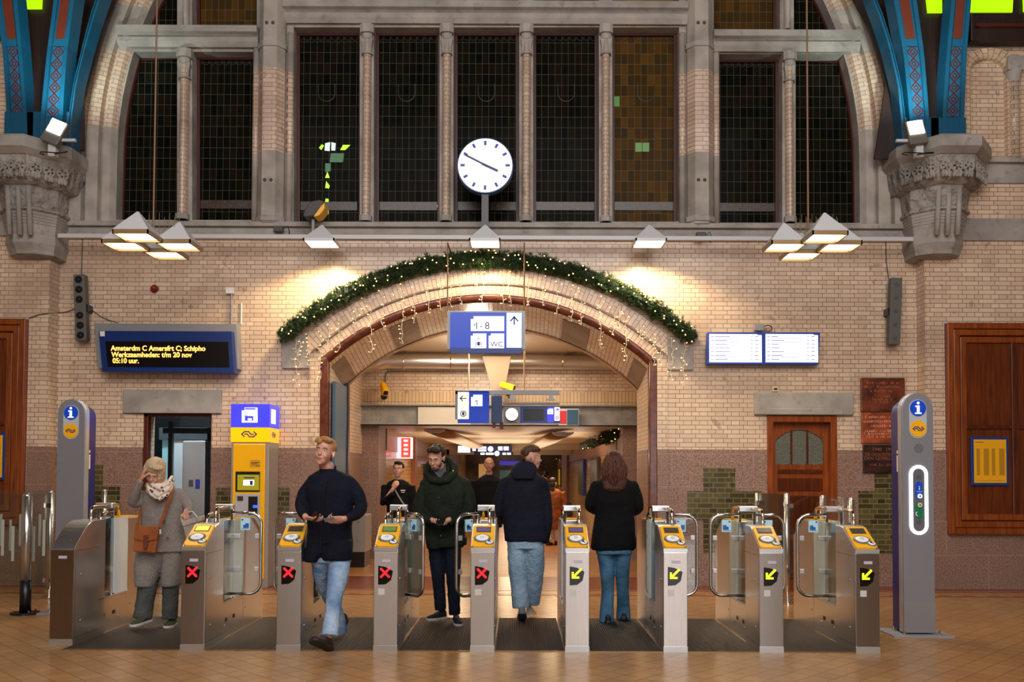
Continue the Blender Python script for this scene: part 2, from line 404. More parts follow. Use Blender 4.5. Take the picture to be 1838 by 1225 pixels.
# lower brick wall with the two doors and the portal cut out
DL = (P(255, 900, YW).x, P(378, 900, YW).x, P(315, 742, YW).z); DR = (P(1377, 900, YW).x, P(1503, 900, YW).x, P(1440, 746, YW).z)
aL, aR = dang(PXL, PR), dang(PXR, PR)
outer = [(XL-.3, 0), (DL[0], 0), (DL[0], DL[2]), (DL[1], DL[2]), (DL[1], 0), (PXL, 0)]+arcpts(PR, aL, aR, 48)+[(PXR, 0), (DR[0], 0), (DR[0], DR[2]), (DR[1], DR[2]), (DR[1], 0), (XR+.3, 0), (XR+.3, ZS0), (XL-.3, ZS0)]
planewall('wall_back', outer, YW, YW+TH, BRICK)
def slabs(name, spans, y, z1, m, t=.012):
    for x0, x1 in spans:
        b = MB(); b.box((x0, y-t, 0), (x1, y+.02, z1)); st(b.build(name, m))
slabs('trim_granite', [(XL, DL[0]), (DL[1], PXL), (PXR, DR[0]), (DR[1], XR)], YW, ZG, GRAN)
def greens(rects):
    for r in rects:
        p = rectpx(*r, YW); b = MB(); b.box((p[0][0], YW-.016, p[2][1]), (p[1][0], YW, p[0][1])); st(b.build('trim_green_brick', GREEN))
greens([(148, 835, 186, 874), (148, 874, 216, 960), (388, 876, 414, 960), (497, 876, 520, 925), (1262, 841, 1319, 882), (1233, 882, 1366, 935), (1262, 935, 1366, 993), (1569, 850, 1646, 882), (1540, 882, 1646, 994)])
# side bays that stand a little forward
planewall('wall_left', [(-13, 0), (XL, 0), (XL, P(50, 300, YS).z+4), (-13, P(50, 300, YS).z+4)], YS, YS+1, BRICK)
planewall('wall_right', [(XR, 0), (13, 0), (13, P(50, 78, YS).z), (XR, P(50, 78, YS).z)], YS, YS+1, BRICK)
slabs('trim_granite', [(-13, XL+.01)], YS, ZG, GRAN); slabs('trim_granite', [(XR-.01, 13)], YS, ZG, GRAN)
for sgn, x in ((-1, XL), (1, XR)):
    b = MB(); b.box((x-.012*(sgn > 0), YS, 0), (x+.012*(sgn < 0), YW, ZG)); st(b.build('trim_granite', GRAN))
# far side walls and roof of the hall, dark above
planewall('wall_back', [(-13, P(0, -150, YW+.6).z-1.5), (13, P(0, -150, YW+.6).z-1.5), (13, 13), (-13, 13)], YW+.5, YW+.8, STONE)
b = MB(); b.box((-13.2, -10, 0), (-13, 13, 13)); st(b.build('wall_west', BRICK)); b = MB(); b.box((13, -10, 0), (13.2, 13, 13)); st(b.build('wall_east', BRICK))
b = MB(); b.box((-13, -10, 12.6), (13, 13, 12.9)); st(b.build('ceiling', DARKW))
b = MB(); b.box((-13, -10.2, 0), (13, -10, 13)); st(b.build('wall_front', mat('hall front wall', (88, 62, 44), .6)))
# stone band over the brick
b = MB(); b.box((XL, YW-.06, ZS0), (XR, YW+TH, ZS1-.07)); b.box((XL, YW-.12, ZS1-.07), (XR, YW+TH, ZS1)); b.box((XL, YW-.085, ZS0+.05), (XR, YW, ZS0+.08))
st(b.build('trim_sill', STONE, bevel=.01))
for x0, y0, x1, y1 in ((223, 700, 399, 743), (1353, 705, 1530, 746)):
    p = rectpx(x0, y0, x1, y1, YW); b = MB(); b.box((p[0][0], YW-.05, p[2][1]), (p[1][0], YW+.3, p[0][1])); b.box((p[0][0]+.15, YW-.065, p[2][1]), (p[1][0]-.15, YW, p[2][1]+.09))
    st(b.build('trim_door_lintel', STONE, bevel=.012))
# ------------------------------------------------------------------ sweeps along an arch
def arcpath(cx, cz, a0, a1, n, leg=None, R=1):
    L = []
    if leg is not None:     # vertical leg up to the springing (a0 = +-90deg)
        sx = math.sin(a0)
        L += [(cx, leg, sx, 0, 0.0), (cx, cz, sx, 0, cz-leg)]
    base = L[-1][4] if L else 0
    for i in range(0 if not L else 1, n+1):
        a = a0+(a1-a0)*i/n; L.append((cx, cz, math.sin(a), math.cos(a), base+abs(a-a0)*R))
    return L
def sweep(name, path, prof, m, smooth=False):
    b = MB(); np_ = len(prof); cum = [0]
    for i in range(1, np_): cum.append(cum[-1]+math.hypot(prof[i][0]-prof[i-1][0], prof[i][1]-prof[i-1][1]))
    for (cx, cz, dx, dz, l) in path:
        for r, y in prof: b.v.append(Vector((cx+dx*r, y, cz+dz*r)))
    for i in range(len(path)-1):
        for j in range(np_-1):
            b.uv[len(b.f)] = [(cum[j], path[i][4]), (cum[j+1], path[i][4]), (cum[j+1], path[i+1][4]), (cum[j], path[i+1][4])]
            b.f.append([i*np_+j, i*np_+j+1, (i+1)*np_+j+1, (i+1)*np_+j]); b.mi.append(0)
    for e in (0, len(path)-1): b.f.append([e*np_+j for j in range(np_)]); b.mi.append(0)
    return st(b.build(name, m, smooth=smooth, norm=False))
def px2m(p): return p/PM
Rb = PR
def pr(px): return PR+px2m(px)
a_imp = math.asin((P(556, 640, YW).x-PCX)/pr(33)); a_impR = math.asin((P(1196, 640, YW).x-PCX)/pr(33))
sweep('trim_portal_voussoirs', arcpath(PCX, PCZ, -.82, .82, 60, R=pr(33)), [(pr(20), YW), (pr(20), YW-.045), (pr(46), YW-.045), (pr(46), YW)], BRICKUV)
sweep('trim_portal_roll', arcpath(PCX, PCZ, -.74, .74, 60, R=pr(18)), [(pr(16), YW), (pr(16), YW-.03), (pr(17), YW-.055), (pr(19), YW-.055), (pr(20), YW-.03), (pr(20), YW)], mat('weathered grey stone', (142, 118, 100), .6, var=.3))
sweep('trim_portal_voussoirs', arcpath(PCX, PCZ, -.73, .73, 60, R=pr(8)), [(pr(0), YW), (pr(0), YW-.03), (pr(16), YW-.03), (pr(16), YW)], BRICKUV)
b = MB(); IY = YW+.05
sweep('trim_portal_moulding', arcpath(PCX, PCZ, aL, aR, 60), [(pr(0), YW+.1), (pr(0), YW-.035), (pr(-3), YW-.05), (pr(-11), YW-.03), (pr(-14), YW+.02), (pr(-14), YW+.1)], BROWN, True)
for s_, x in ((1, PXL), (-1, PXR)):
    zz = PCZ+PR*math.cos(aL if s_ > 0 else aR)
    b = MB(); b.box((x, YW-.04, 0), (x+s_*px2m(14), YW+.12, zz+.03)); st(b.build('trim_portal_jamb', BROWN, bevel=.012))
    b = MB(); b.box((x-s_*px2m(19), YW-.03, ZG), (x, YW+.02, zz-.02)); st(b.build('trim_portal_pilaster', BRICK))
    b = MB(); b.box((x-s_*px2m(19), YW-.035, 0), (x, YW+.02, ZG)); st(b.build('trim_portal_pilaster', GRAN))
# impost blocks under the outer ring
for pts in ([(507, 608), (552, 600), (556, 662), (507, 662)], [(1196, 608), (1244, 612), (1244, 665), (1198, 665)]):
    b = MB(); b.prism([PX(pts, YW)], XZ, YW-.05, YW+.02); st(b.build('trim_impost', STONE, bevel=.006))
# splayed soffit, jambs and inner portal
YP = 14.0; R1 = pr(-14); R2 = pr(-36); zc = PCZ
XPL = PXL+px2m(14); XPR = PXR-px2m(14)
al1, ar1 = math.asin((XPL-PCX)/R1), math.asin((XPR-PCX)/R1)
al2, ar2 = math.asin((XPL-PCX)/R2), math.asin((XPR-PCX)/R2)
def soffit(name, f0, f1, a_from, a_to, m, dr=0.0, n=40):
    b = MB()
    for i in range(n+1):
        t = i/n; 
        for f in (f0, f1):
            a1_, a2_ = al1+(ar1-al1)*(a_from+(a_to-a_from)*t), al2+(ar2-al2)*(a_from+(a_to-a_from)*t)
            a = a1_+(a2_-a1_)*f; R = R1+(R2-R1)*f-dr; b.v.append(Vector((PCX+R*math.sin(a), IY+(YP-IY)*f, PCZ+R*math.cos(a))))
    for i in range(n):
        la = R1*(al1+(ar1-al1)*(a_from+(a_to-a_from)*i/n)); lb = R1*(al1+(ar1-al1)*(a_from+(a_to-a_from)*(i+1)/n)); L0, L1 = f0*1.2, f1*1.2
        b.uv[len(b.f)] = [(L0, la), (L1, la), (L1, lb), (L0, lb)]
        b.f.append([2*i, 2*i+1, 2*i+3, 2*i+2]); b.mi.append(0)
    return st(b.build(name, m, norm=False))
soffit('trim_portal_soffit', 0, 1, 0, 1, brickmat('glossy pale soffit brick', (242, 230, 208), (226, 212, 188), (150, 124, 100), uv=True, dirt=.1, rough=.16))
ST2 = stonemat('soffit sandstone', (176, 158, 134), (150, 130, 108))
for a0, a1 in ((0, .05), (.2, .285), (.715, .80), (.95, 1)): soffit('trim_soffit_stone', .12, .985, a0, a1, ST2, .008, 8)
soffit('trim_soffit_edge', .95, 1.03, 0, 1, mat('warm stone edge', (206, 168, 126), .5, var=.2), .02)
for s_, x in ((1, XPL), (-1, XPR)):
    zz = PCZ+R1*math.cos(al1 if s_ > 0 else ar1)
    b = MB(); b.box((x-s_*.35, YW+.1, ZG), (x, YP, zz)); st(b.build('wall_portal_side', BRICK))
    b = MB(); b.box((x-s_*.35, YW+.1, 0), (x+s_*.008, YP+.004, ZG)); st(b.build('wall_portal_side', GRAN))
# wall above the inner arch (seen from behind the soffit)
a0, a1 = al2, ar2
planewall('wall_back_inner', [(XPL-.6, 0), (XPL, 0)]+arcpts(R2, a0, a1, 40)+[(XPR, 0), (XPR+.8, 0), (XPR+.8, 5), (XPL-.6, 5)], YP, YP+.1, BRICK)
# ------------------------------------------------------------------ lobby behind the left door, with lift
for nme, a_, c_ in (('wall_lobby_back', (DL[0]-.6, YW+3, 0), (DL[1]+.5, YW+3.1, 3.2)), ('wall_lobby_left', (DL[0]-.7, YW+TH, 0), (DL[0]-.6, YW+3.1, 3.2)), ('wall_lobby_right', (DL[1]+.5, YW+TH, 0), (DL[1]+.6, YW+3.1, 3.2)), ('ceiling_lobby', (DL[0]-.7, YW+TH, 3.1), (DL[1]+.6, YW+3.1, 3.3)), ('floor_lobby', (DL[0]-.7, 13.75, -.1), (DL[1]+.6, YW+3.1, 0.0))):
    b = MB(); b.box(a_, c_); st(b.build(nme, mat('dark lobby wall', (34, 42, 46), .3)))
b = MB(); fr = (DL[0], DL[1])
b.box((DL[0], YW+.02, 0), (DL[0]+.055, YW+.14, DL[2])); b.box((DL[1]-.03, YW+.05, 0), (DL[1], YW+.14, DL[2])); b.box((DL[0], YW+.02, DL[2]-.05), (DL[1], YW+.14, DL[2]))
d1 = st(b.build('door_1', mat('dark red door frame', (84, 32, 18), .3), bevel=.005))
b = MB(); b.box((DL[0]+.16, YW+.5, 0), (DL[0]+.22, YW+.56, 2.3)); b.box((DL[0]+.10, YW+.45, 2.12), (DL[1], YW+.5, 2.2)); b.build('door_track', mat('dark steel', (30, 32, 34), .35, .6), d1)
YLF = YW+1.1
t = thing('lift', 'brushed steel lift shaft front with glass side, behind the left doorway', 'lift', (P(340, 900, YLF).x, YLF, 0))
x0, x1, x2, x3 = [P(x, 900, YLF).x for x in (285, 309, 327, 367)]
b = MB(); b.box((x2, YLF, 0), (x3, YLF+.5, P(340, 792, YLF).z)); b.build('control_panel', steelmat('lift steel', (176, 186, 200), .32), t, bevel=.004)
b = MB(); b.box((x1, YLF+.05, 0), (x2-.02, YLF+.5, P(340, 790, YLF).z)); b.build('door_panel', mat('lift steel bright', (206, 220, 230), .35, .5), t)
b = MB(); b.box((x0, YLF+.1, 0), (x1-.01, YLF+.14, P(340, 785, YLF).z)); b.build('glass_panel', mat('lift glass', (120, 170, 178), .12, spec=.8, emit=.12, ecol=(150, 210, 214)), t)
b = MB(); b.box((x0-.02, YLF+.02, P(340, 790, YLF).z), (x3+.02, YLF+.5, P(340, 768, YLF).z)); b.build('header', mat('lift header', (52, 60, 66), .4), t)
b = MB(); p = rectpx(339, 862, 347, 874, YLF); b.box((p[0][0], YLF-.01, p[2][1]), (p[1][0], YLF, p[0][1])); p = rectpx(339, 899, 345, 905, YLF); b.box((p[0][0], YLF-.01, p[2][1]), (p[1][0], YLF, p[0][1])); b.build('call_button', DGREY, t)
b = MB(); p = rectpx(351, 861, 359, 878, YLF); b.box((p[0][0], YLF-.008, p[2][1]), (p[1][0], YLF, p[0][1])); b.build('notice', NAVY, t)
area('lobby_light', ((x0+x3)/2, YLF-.6, 3.0), ((x0+x3)/2, YLF, .8), .8, .3, 40, (.8, .93, 1))
# ------------------------------------------------------------------ right oak door
d2 = MB(); yd = YW+.1; r = lambda a, b_, c, d: rectpx(a, b_, c, d, yd)
gx0, gx1 = P(1392, 800, yd).x, P(1478, 800, yd).x; gz0, gz1, gzt = P(1435, 834, yd).z, P(1435, 792, yd).z, P(1435, 772, yd).z
gc = circ3((gx0, gz1), ((gx0+gx1)/2, gzt), (gx1, gz1)); ga = math.asin((gx1-gc[0])/gc[2])
hole = [(gx0, gz0)]+[(gc[0]+gc[2]*math.sin(a), gc[1]+gc[2]*math.cos(a)) for a in [-ga+2*ga*i/14 for i in range(15)]]+[(gx1, gz0)]
X0, X1 = DR[0]+.09, DR[1]-.09
d2.prism([[(X0, 0), (X1, 0), (X1, DR[2]-.1), (X0, DR[2]-.1)], hole], XZ, yd, yd+.05)
door = st(d2.build('door_2', OAK))
b = MB(); b.prism([[(DR[0], 0), (X0, 0), (X0, DR[2]-.1), (X1, DR[2]-.1), (X1, 0), (DR[1], 0), (DR[1], DR[2]), (DR[0], DR[2])]], XZ, YW-.02, YW+.16); b.build('door_frame', OAK, door, bevel=.012)
b = MB()
for y0, y1 in ((843, 851), (859, 882), (890, 960), (968, 1040)):
    p = rectpx(1396, y0, 1476, y1, yd); b.box((p[0][0], yd-.015, p[2][1]), (p[1][0], yd, p[0][1]))
b.build('door_panel', OAKD, door, bevel=.01)
b = MB(); b.box((gx0-.02, yd+.02, gz0-.02), (gx1+.02, yd+.03, gzt+.02)); b.build('glass', mat('obscured glass', (96, 98, 84), .2, bump=.8, bscale=60), door)
b = MB()
for f in (1/3, 2/3): x = gx0+(gx1-gx0)*f; b.box((x-.012, yd-.005, gz0), (x+.012, yd+.03, gzt))
b.build('glazing_bar', OAKD, door)
# ------------------------------------------------------------------ large oak shutters
def shutter(n, x0, y0, x1, y1, barx, bary):
    p = rectpx(x0, y0, x1, y1, YS); a, c, z0, z1 = p[0][0], p[1][0], p[2][1], p[0][1]; f = .27
    o = MB(); o.box((a, YS-.02, z0), (c, YS+.02, z1)); o = st(o.build(n, woodmat('oak panel', (112, 50, 16), (78, 32, 10), .25)))
    b = MB()
    for k, (g, dpt) in enumerate(((0, .09), (.09, .075), (.19, .055))):
        w_ = .085; b.prism([[(a+g, z0+g), (c-g, z0+g), (c-g, z1-g), (a+g, z1-g)], [(a+g+w_, z0+g+w_), (a+g+w_, z1-g-w_), (c-g-w_, z1-g-w_), (c-g-w_, z0+g+w_)]], XZ, YS-dpt, YS)
    b.build('frame', OAK, o, bevel=.012)
    b = MB()
    for bx in barx: X = P(bx, 800, YS).x; b.box((X-.045, YS-.05, z0+f), (X+.045, YS, z1-f))
    for by in bary: Z = P(x0, by, YS).z; b.box((a+f, YS-.048, Z-.025), (c-f, YS, Z+.025))
    b.build('glazing_bar', OAKD, o, bevel=.008)
shutter('door_3', 1695, 581, 1958, 960, (1820,), (767,)); shutter('door_4', -210, 573, 52, 942, (-78,), (760,))
# ------------------------------------------------------------------ tracery of the big window
YT = YW+.06; YG = YW+.3
c3 = circ3(*PX([(204.5, 300), (247, 50), (1506, 50)], YW)); ACX, ACZ, AR = c3
Zc = P(876, 402, YW).z
cen = [(527, 646), (671, 789), (814, 932), (957, 1075), (1099, 1219)]
wins = [(x0, 49, x1, 398) for x0, x1 in cen]+[(345, 93, 461, 395), (1284, 97, 1404, 400)]+[(x0, -90, x1, 3) for x0, x1 in cen]+[(345, -90, 461, 50), (1281, -90, 1400, 54)]
holes = [rectpx(*w_, YT) for w_ in wins]
def arcwin(xin, y0, y1, side):
    a = P(xin, y0, YT); c = P(xin, y1, YT); R = AR-.02; pts = [(a.x, a.z), (c.x, c.z)]
    n = 12
    for i in range(n+1):
        z = c.z+(a.z-c.z)*i/n; dz = max(0, z-ACZ)
        if dz == 0 and 0 < i: continue
        pts.append((ACX+side*math.sqrt(max(0, R*R-dz*dz))-side*.0007*i, z))
    return pts if side > 0 else pts[::-1]
arcs_ = [arcwin(318, 93, 395, -1), arcwin(1428, 97, 400, 1), arcwin(318, -90, 50, -1), arcwin(1425, -90, 54, 1)]
Rt = AR+.12
def arcz(y): return P(876, y, YT).z
oz1 = arcz(-110); aa = math.acos((oz1-ACZ)/Rt)
outer = [(ACX-Rt, Zc), (ACX+Rt, Zc)]+[(ACX+Rt*math.sin(a), ACZ+Rt*math.cos(a)) for a in [math.pi/2-(math.pi/2-aa)*i/24 for i in range(25)]]+[(ACX+Rt*math.sin(a), ACZ+Rt*math.cos(a)) for a in [-aa-(math.pi/2-aa)*i/24 for i in range(25)]]
xm = P(332, 200, YT).x; xn = P(1416, 200, YT).x
def cut(lo, hi): return [p for p in outer if lo <= p[0] <= hi]
zt_ = max(p[1] for p in outer)
mid = [(xm, Zc), (xn, Zc)]+[p for p in outer if xm < p[0] < xn and p[1] > Zc+.1]
zl = ACZ+math.sqrt(Rt**2-(xm-ACX)**2); zr_ = ACZ+math.sqrt(Rt**2-(xn-ACX)**2)
mid = [(xm, Zc), (xn, Zc), (xn, min(zr_, oz1))]+[p for p in outer if xm < p[0] < xn and p[1] > Zc+.1]+[(xm, min(zl, oz1))]
lf = [(xm, Zc), (xm, min(zl, oz1))]+[p for p in outer if p[0] <= xm and p[1] > Zc+.1]+[(ACX-Rt, Zc)]
rt = [(ACX+Rt, Zc)]+[p for p in outer if p[0] >= xn and p[1] > Zc+.1]+[(xn, min(zr_, oz1)), (xn, Zc)]
b = MB(); b.prism([mid]+holes, XZ, YT, YT+.3)
for reg, hs in ((lf, [arcs_[0], arcs_[2]]), (rt, [arcs_[1], arcs_[3]])): b.prism([reg]+hs, XZ, YT, YT+.3)
st(b.build('trim_tracery', STONE))
GD = glassgrid('dark leaded glass', (11, 14, 9), (28, 24, 14), lead=(78, 78, 74)); GA = glassgrid('amber glow leaded glass', (150, 98, 26), (52, 40, 18), em=.32)
GDA = glassgrid('dim amber glow leaded glass', (90, 62, 24), (30, 27, 16), em=.2)  # both amber glasses: emission stands in for light behind the windows
FR = mat('oxide red window frame', (66, 22, 16), .45)
k = 0
def window(poly, m):
    global k
    k += 1; b = MB(); b.prism([poly], XZ, YG-.01, YG+.01); o = st(b.build('window_%d' % k, m))
    cx = sum(p[0] for p in poly)/len(poly); cz = sum(p[1] for p in poly)/len(poly)
    b = MB(); inn = [((p[0]-cx)*(1-.045/max(.1, abs(p[0]-cx)))+cx if abs(p[0]-cx) > .05 else p[0], (p[1]-cz)*(1-.03/max(.1, abs(p[1]-cz)))+cz if abs(p[1]-cz) > .05 else p[1]) for p in poly]
    if k in (6, 7) or len(poly) == 4: b.prism([poly, inn[::-1]], XZ, YG-.06, YG+.012)
    else: b.tube([(p[0]+(cx-p[0])*.02, YG-.02, p[1]+(cz-p[1])*.01) for p in poly], .028, 6, closed=True)
    b.build('window_frame', FR, o); return o
WO = []
for i, h in enumerate(holes):
    m = GD
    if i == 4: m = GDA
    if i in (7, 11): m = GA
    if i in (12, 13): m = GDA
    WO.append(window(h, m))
for h in arcs_: window(h, GD)
for i in (0, 1, 2, 3, 4, 5, 6):    # ornament bands: oval lead work near the head, brown border near the foot
    x0, y0, x1, y1 = wins[i]; b = MB(); za, zb = P(x0, y1-35, YG).z, P(x0, y1-20, YG).z; xa, xb = P(x0+4, 300, YG).x, P(x1-4, 300, YG).x
    b.box((xa, YG-.02, za), (xb, YG-.011, zb)); b.build('border_band', mat('brown glass border', (70, 52, 32), .35, var=.4, vscale=22), WO[i])
    b = MB(); n = 9; st_ = (xb-xa)/n
    for row, yy in ((0, y0+12), (1, y0+20)):
        for j in range(n):
            cx = xa+st_*(j+.5); cz = P(x0, yy, YG).z; b.tube([(cx+st_*.46*math.cos(t), YG-.018, cz+.036*math.sin(t)) for t in [2*math.pi*q/12 for q in range(12)]], .004, 4, closed=True)
    b.build('lead_ovals', mat('lead came', (74, 74, 70), .5, .3), WO[i])
for i in (0, 1, 2, 3, 4):
    x0, x1 = cen[i]; cx = P((x0+x1)/2, 165, YG).x; z = P(x0, 168, YG).z; b = MB(); r_ = .12
    b.tube([(cx-r_, YG-.015, z+.14)]+[(cx-r_*math.cos(t), YG-.015, z-r_*math.sin(t)) for t in [math.pi*q/10 for q in range(11)]]+[(cx+r_, YG-.015, z+.14)], .005, 5); b.build('lead_loop', mat('lead came', (74, 74, 70), .5, .3), WO[i])
# emissive patches: lights glimpsed in the window glass, painted onto the panes
LIME = mat('painted lime glow', (150, 230, 20), .3, emit=1.1, ecol=(166, 236, 20)); PALE = mat('painted pale glow', (190, 210, 200), .3, emit=.8, ecol=(190, 214, 206)); DGN = mat('painted deep green glow', (30, 92, 42), .3, emit=.35, ecol=(20, 96, 44))
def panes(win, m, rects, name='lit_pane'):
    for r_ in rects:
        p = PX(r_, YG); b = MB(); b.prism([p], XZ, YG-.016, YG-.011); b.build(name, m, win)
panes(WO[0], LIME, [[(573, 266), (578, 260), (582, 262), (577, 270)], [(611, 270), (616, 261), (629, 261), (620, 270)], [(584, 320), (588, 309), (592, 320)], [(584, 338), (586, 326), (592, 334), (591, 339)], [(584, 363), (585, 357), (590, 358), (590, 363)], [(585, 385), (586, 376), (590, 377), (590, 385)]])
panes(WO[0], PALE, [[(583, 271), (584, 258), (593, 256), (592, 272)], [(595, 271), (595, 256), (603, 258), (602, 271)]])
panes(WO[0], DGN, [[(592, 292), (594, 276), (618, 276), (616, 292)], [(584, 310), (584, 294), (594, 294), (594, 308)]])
panes(WO[4], mat('painted green glow', (60, 120, 12), .3, emit=.22, ecol=(66, 130, 10)), [[(1140, 257), (1152, 257), (1152, 273), (1140, 273)], [(1153, 257), (1165, 257), (1165, 273), (1153, 273)], [(1102, 174), (1112, 174), (1112, 192), (1102, 192)]])
panes(WO[1], mat('painted amber glow', (190, 90, 10), .3, emit=.8, ecol=(220, 100, 10)), [[(777, 369), (787, 369), (787, 373), (777, 373)]])
# transoms, mullion shafts with capitals, piers
def moulding(x0, x1, y0, y1, m=STONE):
    z0, z1 = P(876, y1, YT).z, P(876, y0, YT).z; a, c = P(x0, y1, YT).x, P(x1, y1, YT).x; h = z1-z0
    b = MB(); pf = [(0, YT+.05), (0, YT-.06), (.22, YT-.10), (.42, YT-.11), (.5, YT-.07), (.56, YT-.1), (.62, YT-.16), (.93, YT-.16), (1, YT-.1), (1, YT+.05)]
    b.rings([[(x, y, z0+h*f) for f, y in pf] for x in (a, c)]); st(b.build('trim_transom', m))
moulding(512, 1232, 8, 46); moulding(215, 466, 54, 90); moulding(1278, 1540, 58, 94)
PIER = brickmat('pier brick and stone', (216, 190, 168), (200, 172, 150), (128, 108, 94), stone=[(0, P(490, 278, YT).z), (P(490, 132, YT).z, 99)])
MULL = brickmat('mullion brick', (204, 180, 158), (188, 162, 140), (136, 116, 100), h=.0625, w=.12, stone=[(P(650, 98, YT).z, 99)])
for x0, x1, y0, y1 in ((646, 671, 49, 399), (789, 814, 49, 399), (932, 957, 49, 399), (1075, 1099, 49, 400), (318, 345, 93, 396), (1404, 1428, 97, 401), (322, 341, -90, 50), (1404, 1423, -90, 54)):
    z0, z1 = P(x0, y1, YT).z, P(x0, y0, YT).z; cx = P((x0+x1)/2, 250, YT).x; r_ = (x1-x0)/PM/2
    b = MB(); ang = [math.pi*q/10 for q in range(11)]
    b.rings([[(cx-r_*.62*math.cos(t), YT-r_*.9*math.sin(t), z) for t in ang] for z in (z0, z1)]); st(b.build('trim_mullion_shaft', MULL, smooth=False))
    if y0 > 0:
        b = MB()
        for za, zb, f in ((z1-.20, z1-.12, .72), (z1-.12, z1, 1.0), (z1-.42, z1-.40, .8), (z0, z0+.08, .85)):
            b.rings([[(cx-r_*f, YT+.02, z), (cx-r_*f, YT-r_*.9*f, z), (cx-r_*.5*f, YT-r_*1.35*f, z), (cx+r_*.5*f, YT-r_*1.35*f, z), (cx+r_*f, YT-r_*.9*f, z), (cx+r_*f, YT+.02, z)] for z in (za, zb)])
        b.rings([[(cx-r_*f, YT+.02, z), (cx-r_*f, YT-r_*f, z), (cx+r_*f, YT-r_*f, z), (cx+r_*f, YT+.02, z)] for z, f in ((z1-.4, .62), (z1-.3, .66), (z1-.2, .85))])
        st(b.build('trim_mullion_capital', STONE))
for xa, xb, h in ((466, 512, 1), (1232, 1278, 1)):
    cx0, cx1 = P(xa, 300, YT).x, P(xb, 300, YT).x; z0, z1 = Zc-.02, P(500, -100, YT).z; wd = cx1-cx0
    def oc(f, pz, ex=0): return [(cx0-ex, YT+.02, pz), (cx0-ex, YT-.08-ex, pz), (cx0+wd*.24, YT-.2-ex, pz), (cx1-wd*.24, YT-.2-ex, pz), (cx1+ex, YT-.08-ex, pz), (cx1+ex, YT+.02, pz)]
    b = MB(); b.rings([oc(0, z0), oc(0, z1)]); st(b.build('trim_pier', PIER))
    b = MB()
    for yy in (88, 402-5): z = P(xa, yy, YT).z; b.rings([oc(0, z-.05, .02), oc(0, z+.03, .02)])
    st(b.build('trim_pier_ring', STONE, bevel=.01))
    b = MB()
    for yy in (53, 90, 331):
        for xx in (.36, .6): b.ell((cx0+wd*xx, YT-.205, P(xa, yy, YT).z), (.025, .015, .025), 8, 5)
    st(b.build('trim_pier_studs', mat('rusted iron', (84, 66, 56), .7)))
    for s_ in (-1, 1):
        x = cx0-.06 if s_ < 0 else cx1+.06; b = MB(); b.cyl((x, YT-.0, z0), (x, YT-.0, P(xa, 60, YT).z), .05, 12); st(b.build('trim_pier_colonnette', PIER, smooth=True))
# big arch mouldings, brick with stone sections
SB = [(0, P(150, 228, YW).z), (P(150, 92, YW).z, P(150, 12, YW).z)]
ARCH = brickmat('arch brick and stone', (208, 182, 156), (188, 162, 138), (132, 108, 92), uv=True, dirt=.6, stone=SB)
q = lambda p: AR+px2m(p)
for sgn in (-1, 1):
    path = arcpath(ACX, ACZ, sgn*math.pi/2, sgn*math.acos(min(1, (oz1-ACZ)/(AR+.3))), 40, leg=Zc-.02, R=AR)
    sweep('trim_window_arch', path, [(q(-1), YG), (q(-1), YT), (q(6), YW-.01), (q(18), YW-.03)], ARCH)
    sweep('trim_window_arch', path, [(q(18), YW-.02), (q(19), YW+.03), (q(24), YW+.03), (q(26), YW-.05), (q(46), YW-.07)], ARCH)
    sweep('trim_window_arch', path, [(q(46), YW-.06), (q(47), YW), (q(51), YW), (q(53), YW-.09), (q(75), YW-.12), (q(77), YW+.3)], ARCH)
# wall filling behind ribs and dark timber web of the roof
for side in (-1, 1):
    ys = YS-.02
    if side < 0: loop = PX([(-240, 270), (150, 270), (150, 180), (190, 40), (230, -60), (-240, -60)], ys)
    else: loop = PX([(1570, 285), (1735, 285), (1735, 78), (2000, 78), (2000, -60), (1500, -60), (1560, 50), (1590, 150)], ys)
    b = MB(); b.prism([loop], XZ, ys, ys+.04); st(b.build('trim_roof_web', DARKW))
b = MB(); p = rectpx(-60, 74, 16, 268, YS-.06); b.box((p[0][0]-3, YS-.08, p[2][1]), (p[1][0], YS-.02, p[0][1])); st(b.build('wall_left_upper', BRICK))
for pts in ([(1735, 80), (2050, 80), (2050, 32), (1735, 32)], [(-240, 72), (14, 72), (14, 30), (-240, 30)]):
    p = PX(pts, YS-.1); b = MB(); b.prism([p], XZ, YS-.22, YS-.02); st(b.build('trim_roof_beam', DARKW, bevel=.015))
b = MB(); b.box((P(1735, 60, YS).x, YS-.26, P(1800, 64, YS).z), (13, YS-.2, P(1800, 58, YS).z)); st(b.build('trim_roof_beam', mat('reddish roof timber', (74, 28, 16), .4)))
RL = mat('lime lit roof glazing', (150, 220, 10), .3, emit=.95, ecol=(170, 226, 8)); kk = 30
for pts in ([(1658, -30), (1690, -30), (1690, 24), (1664, 24)], [(1741, -30), (1819, -30), (1816, 23), (1740, 23)], [(1834, -30), (1900, -30), (1900, 22), (1836, 22)], [(44, -30), (78, -30), (76, 17), (49, 17)]):
    kk += 1; b = MB(); b.prism([PX(pts, YS-.05)], XZ, YS-.07, YS-.05); st(b.build('window_%d' % kk, RL))
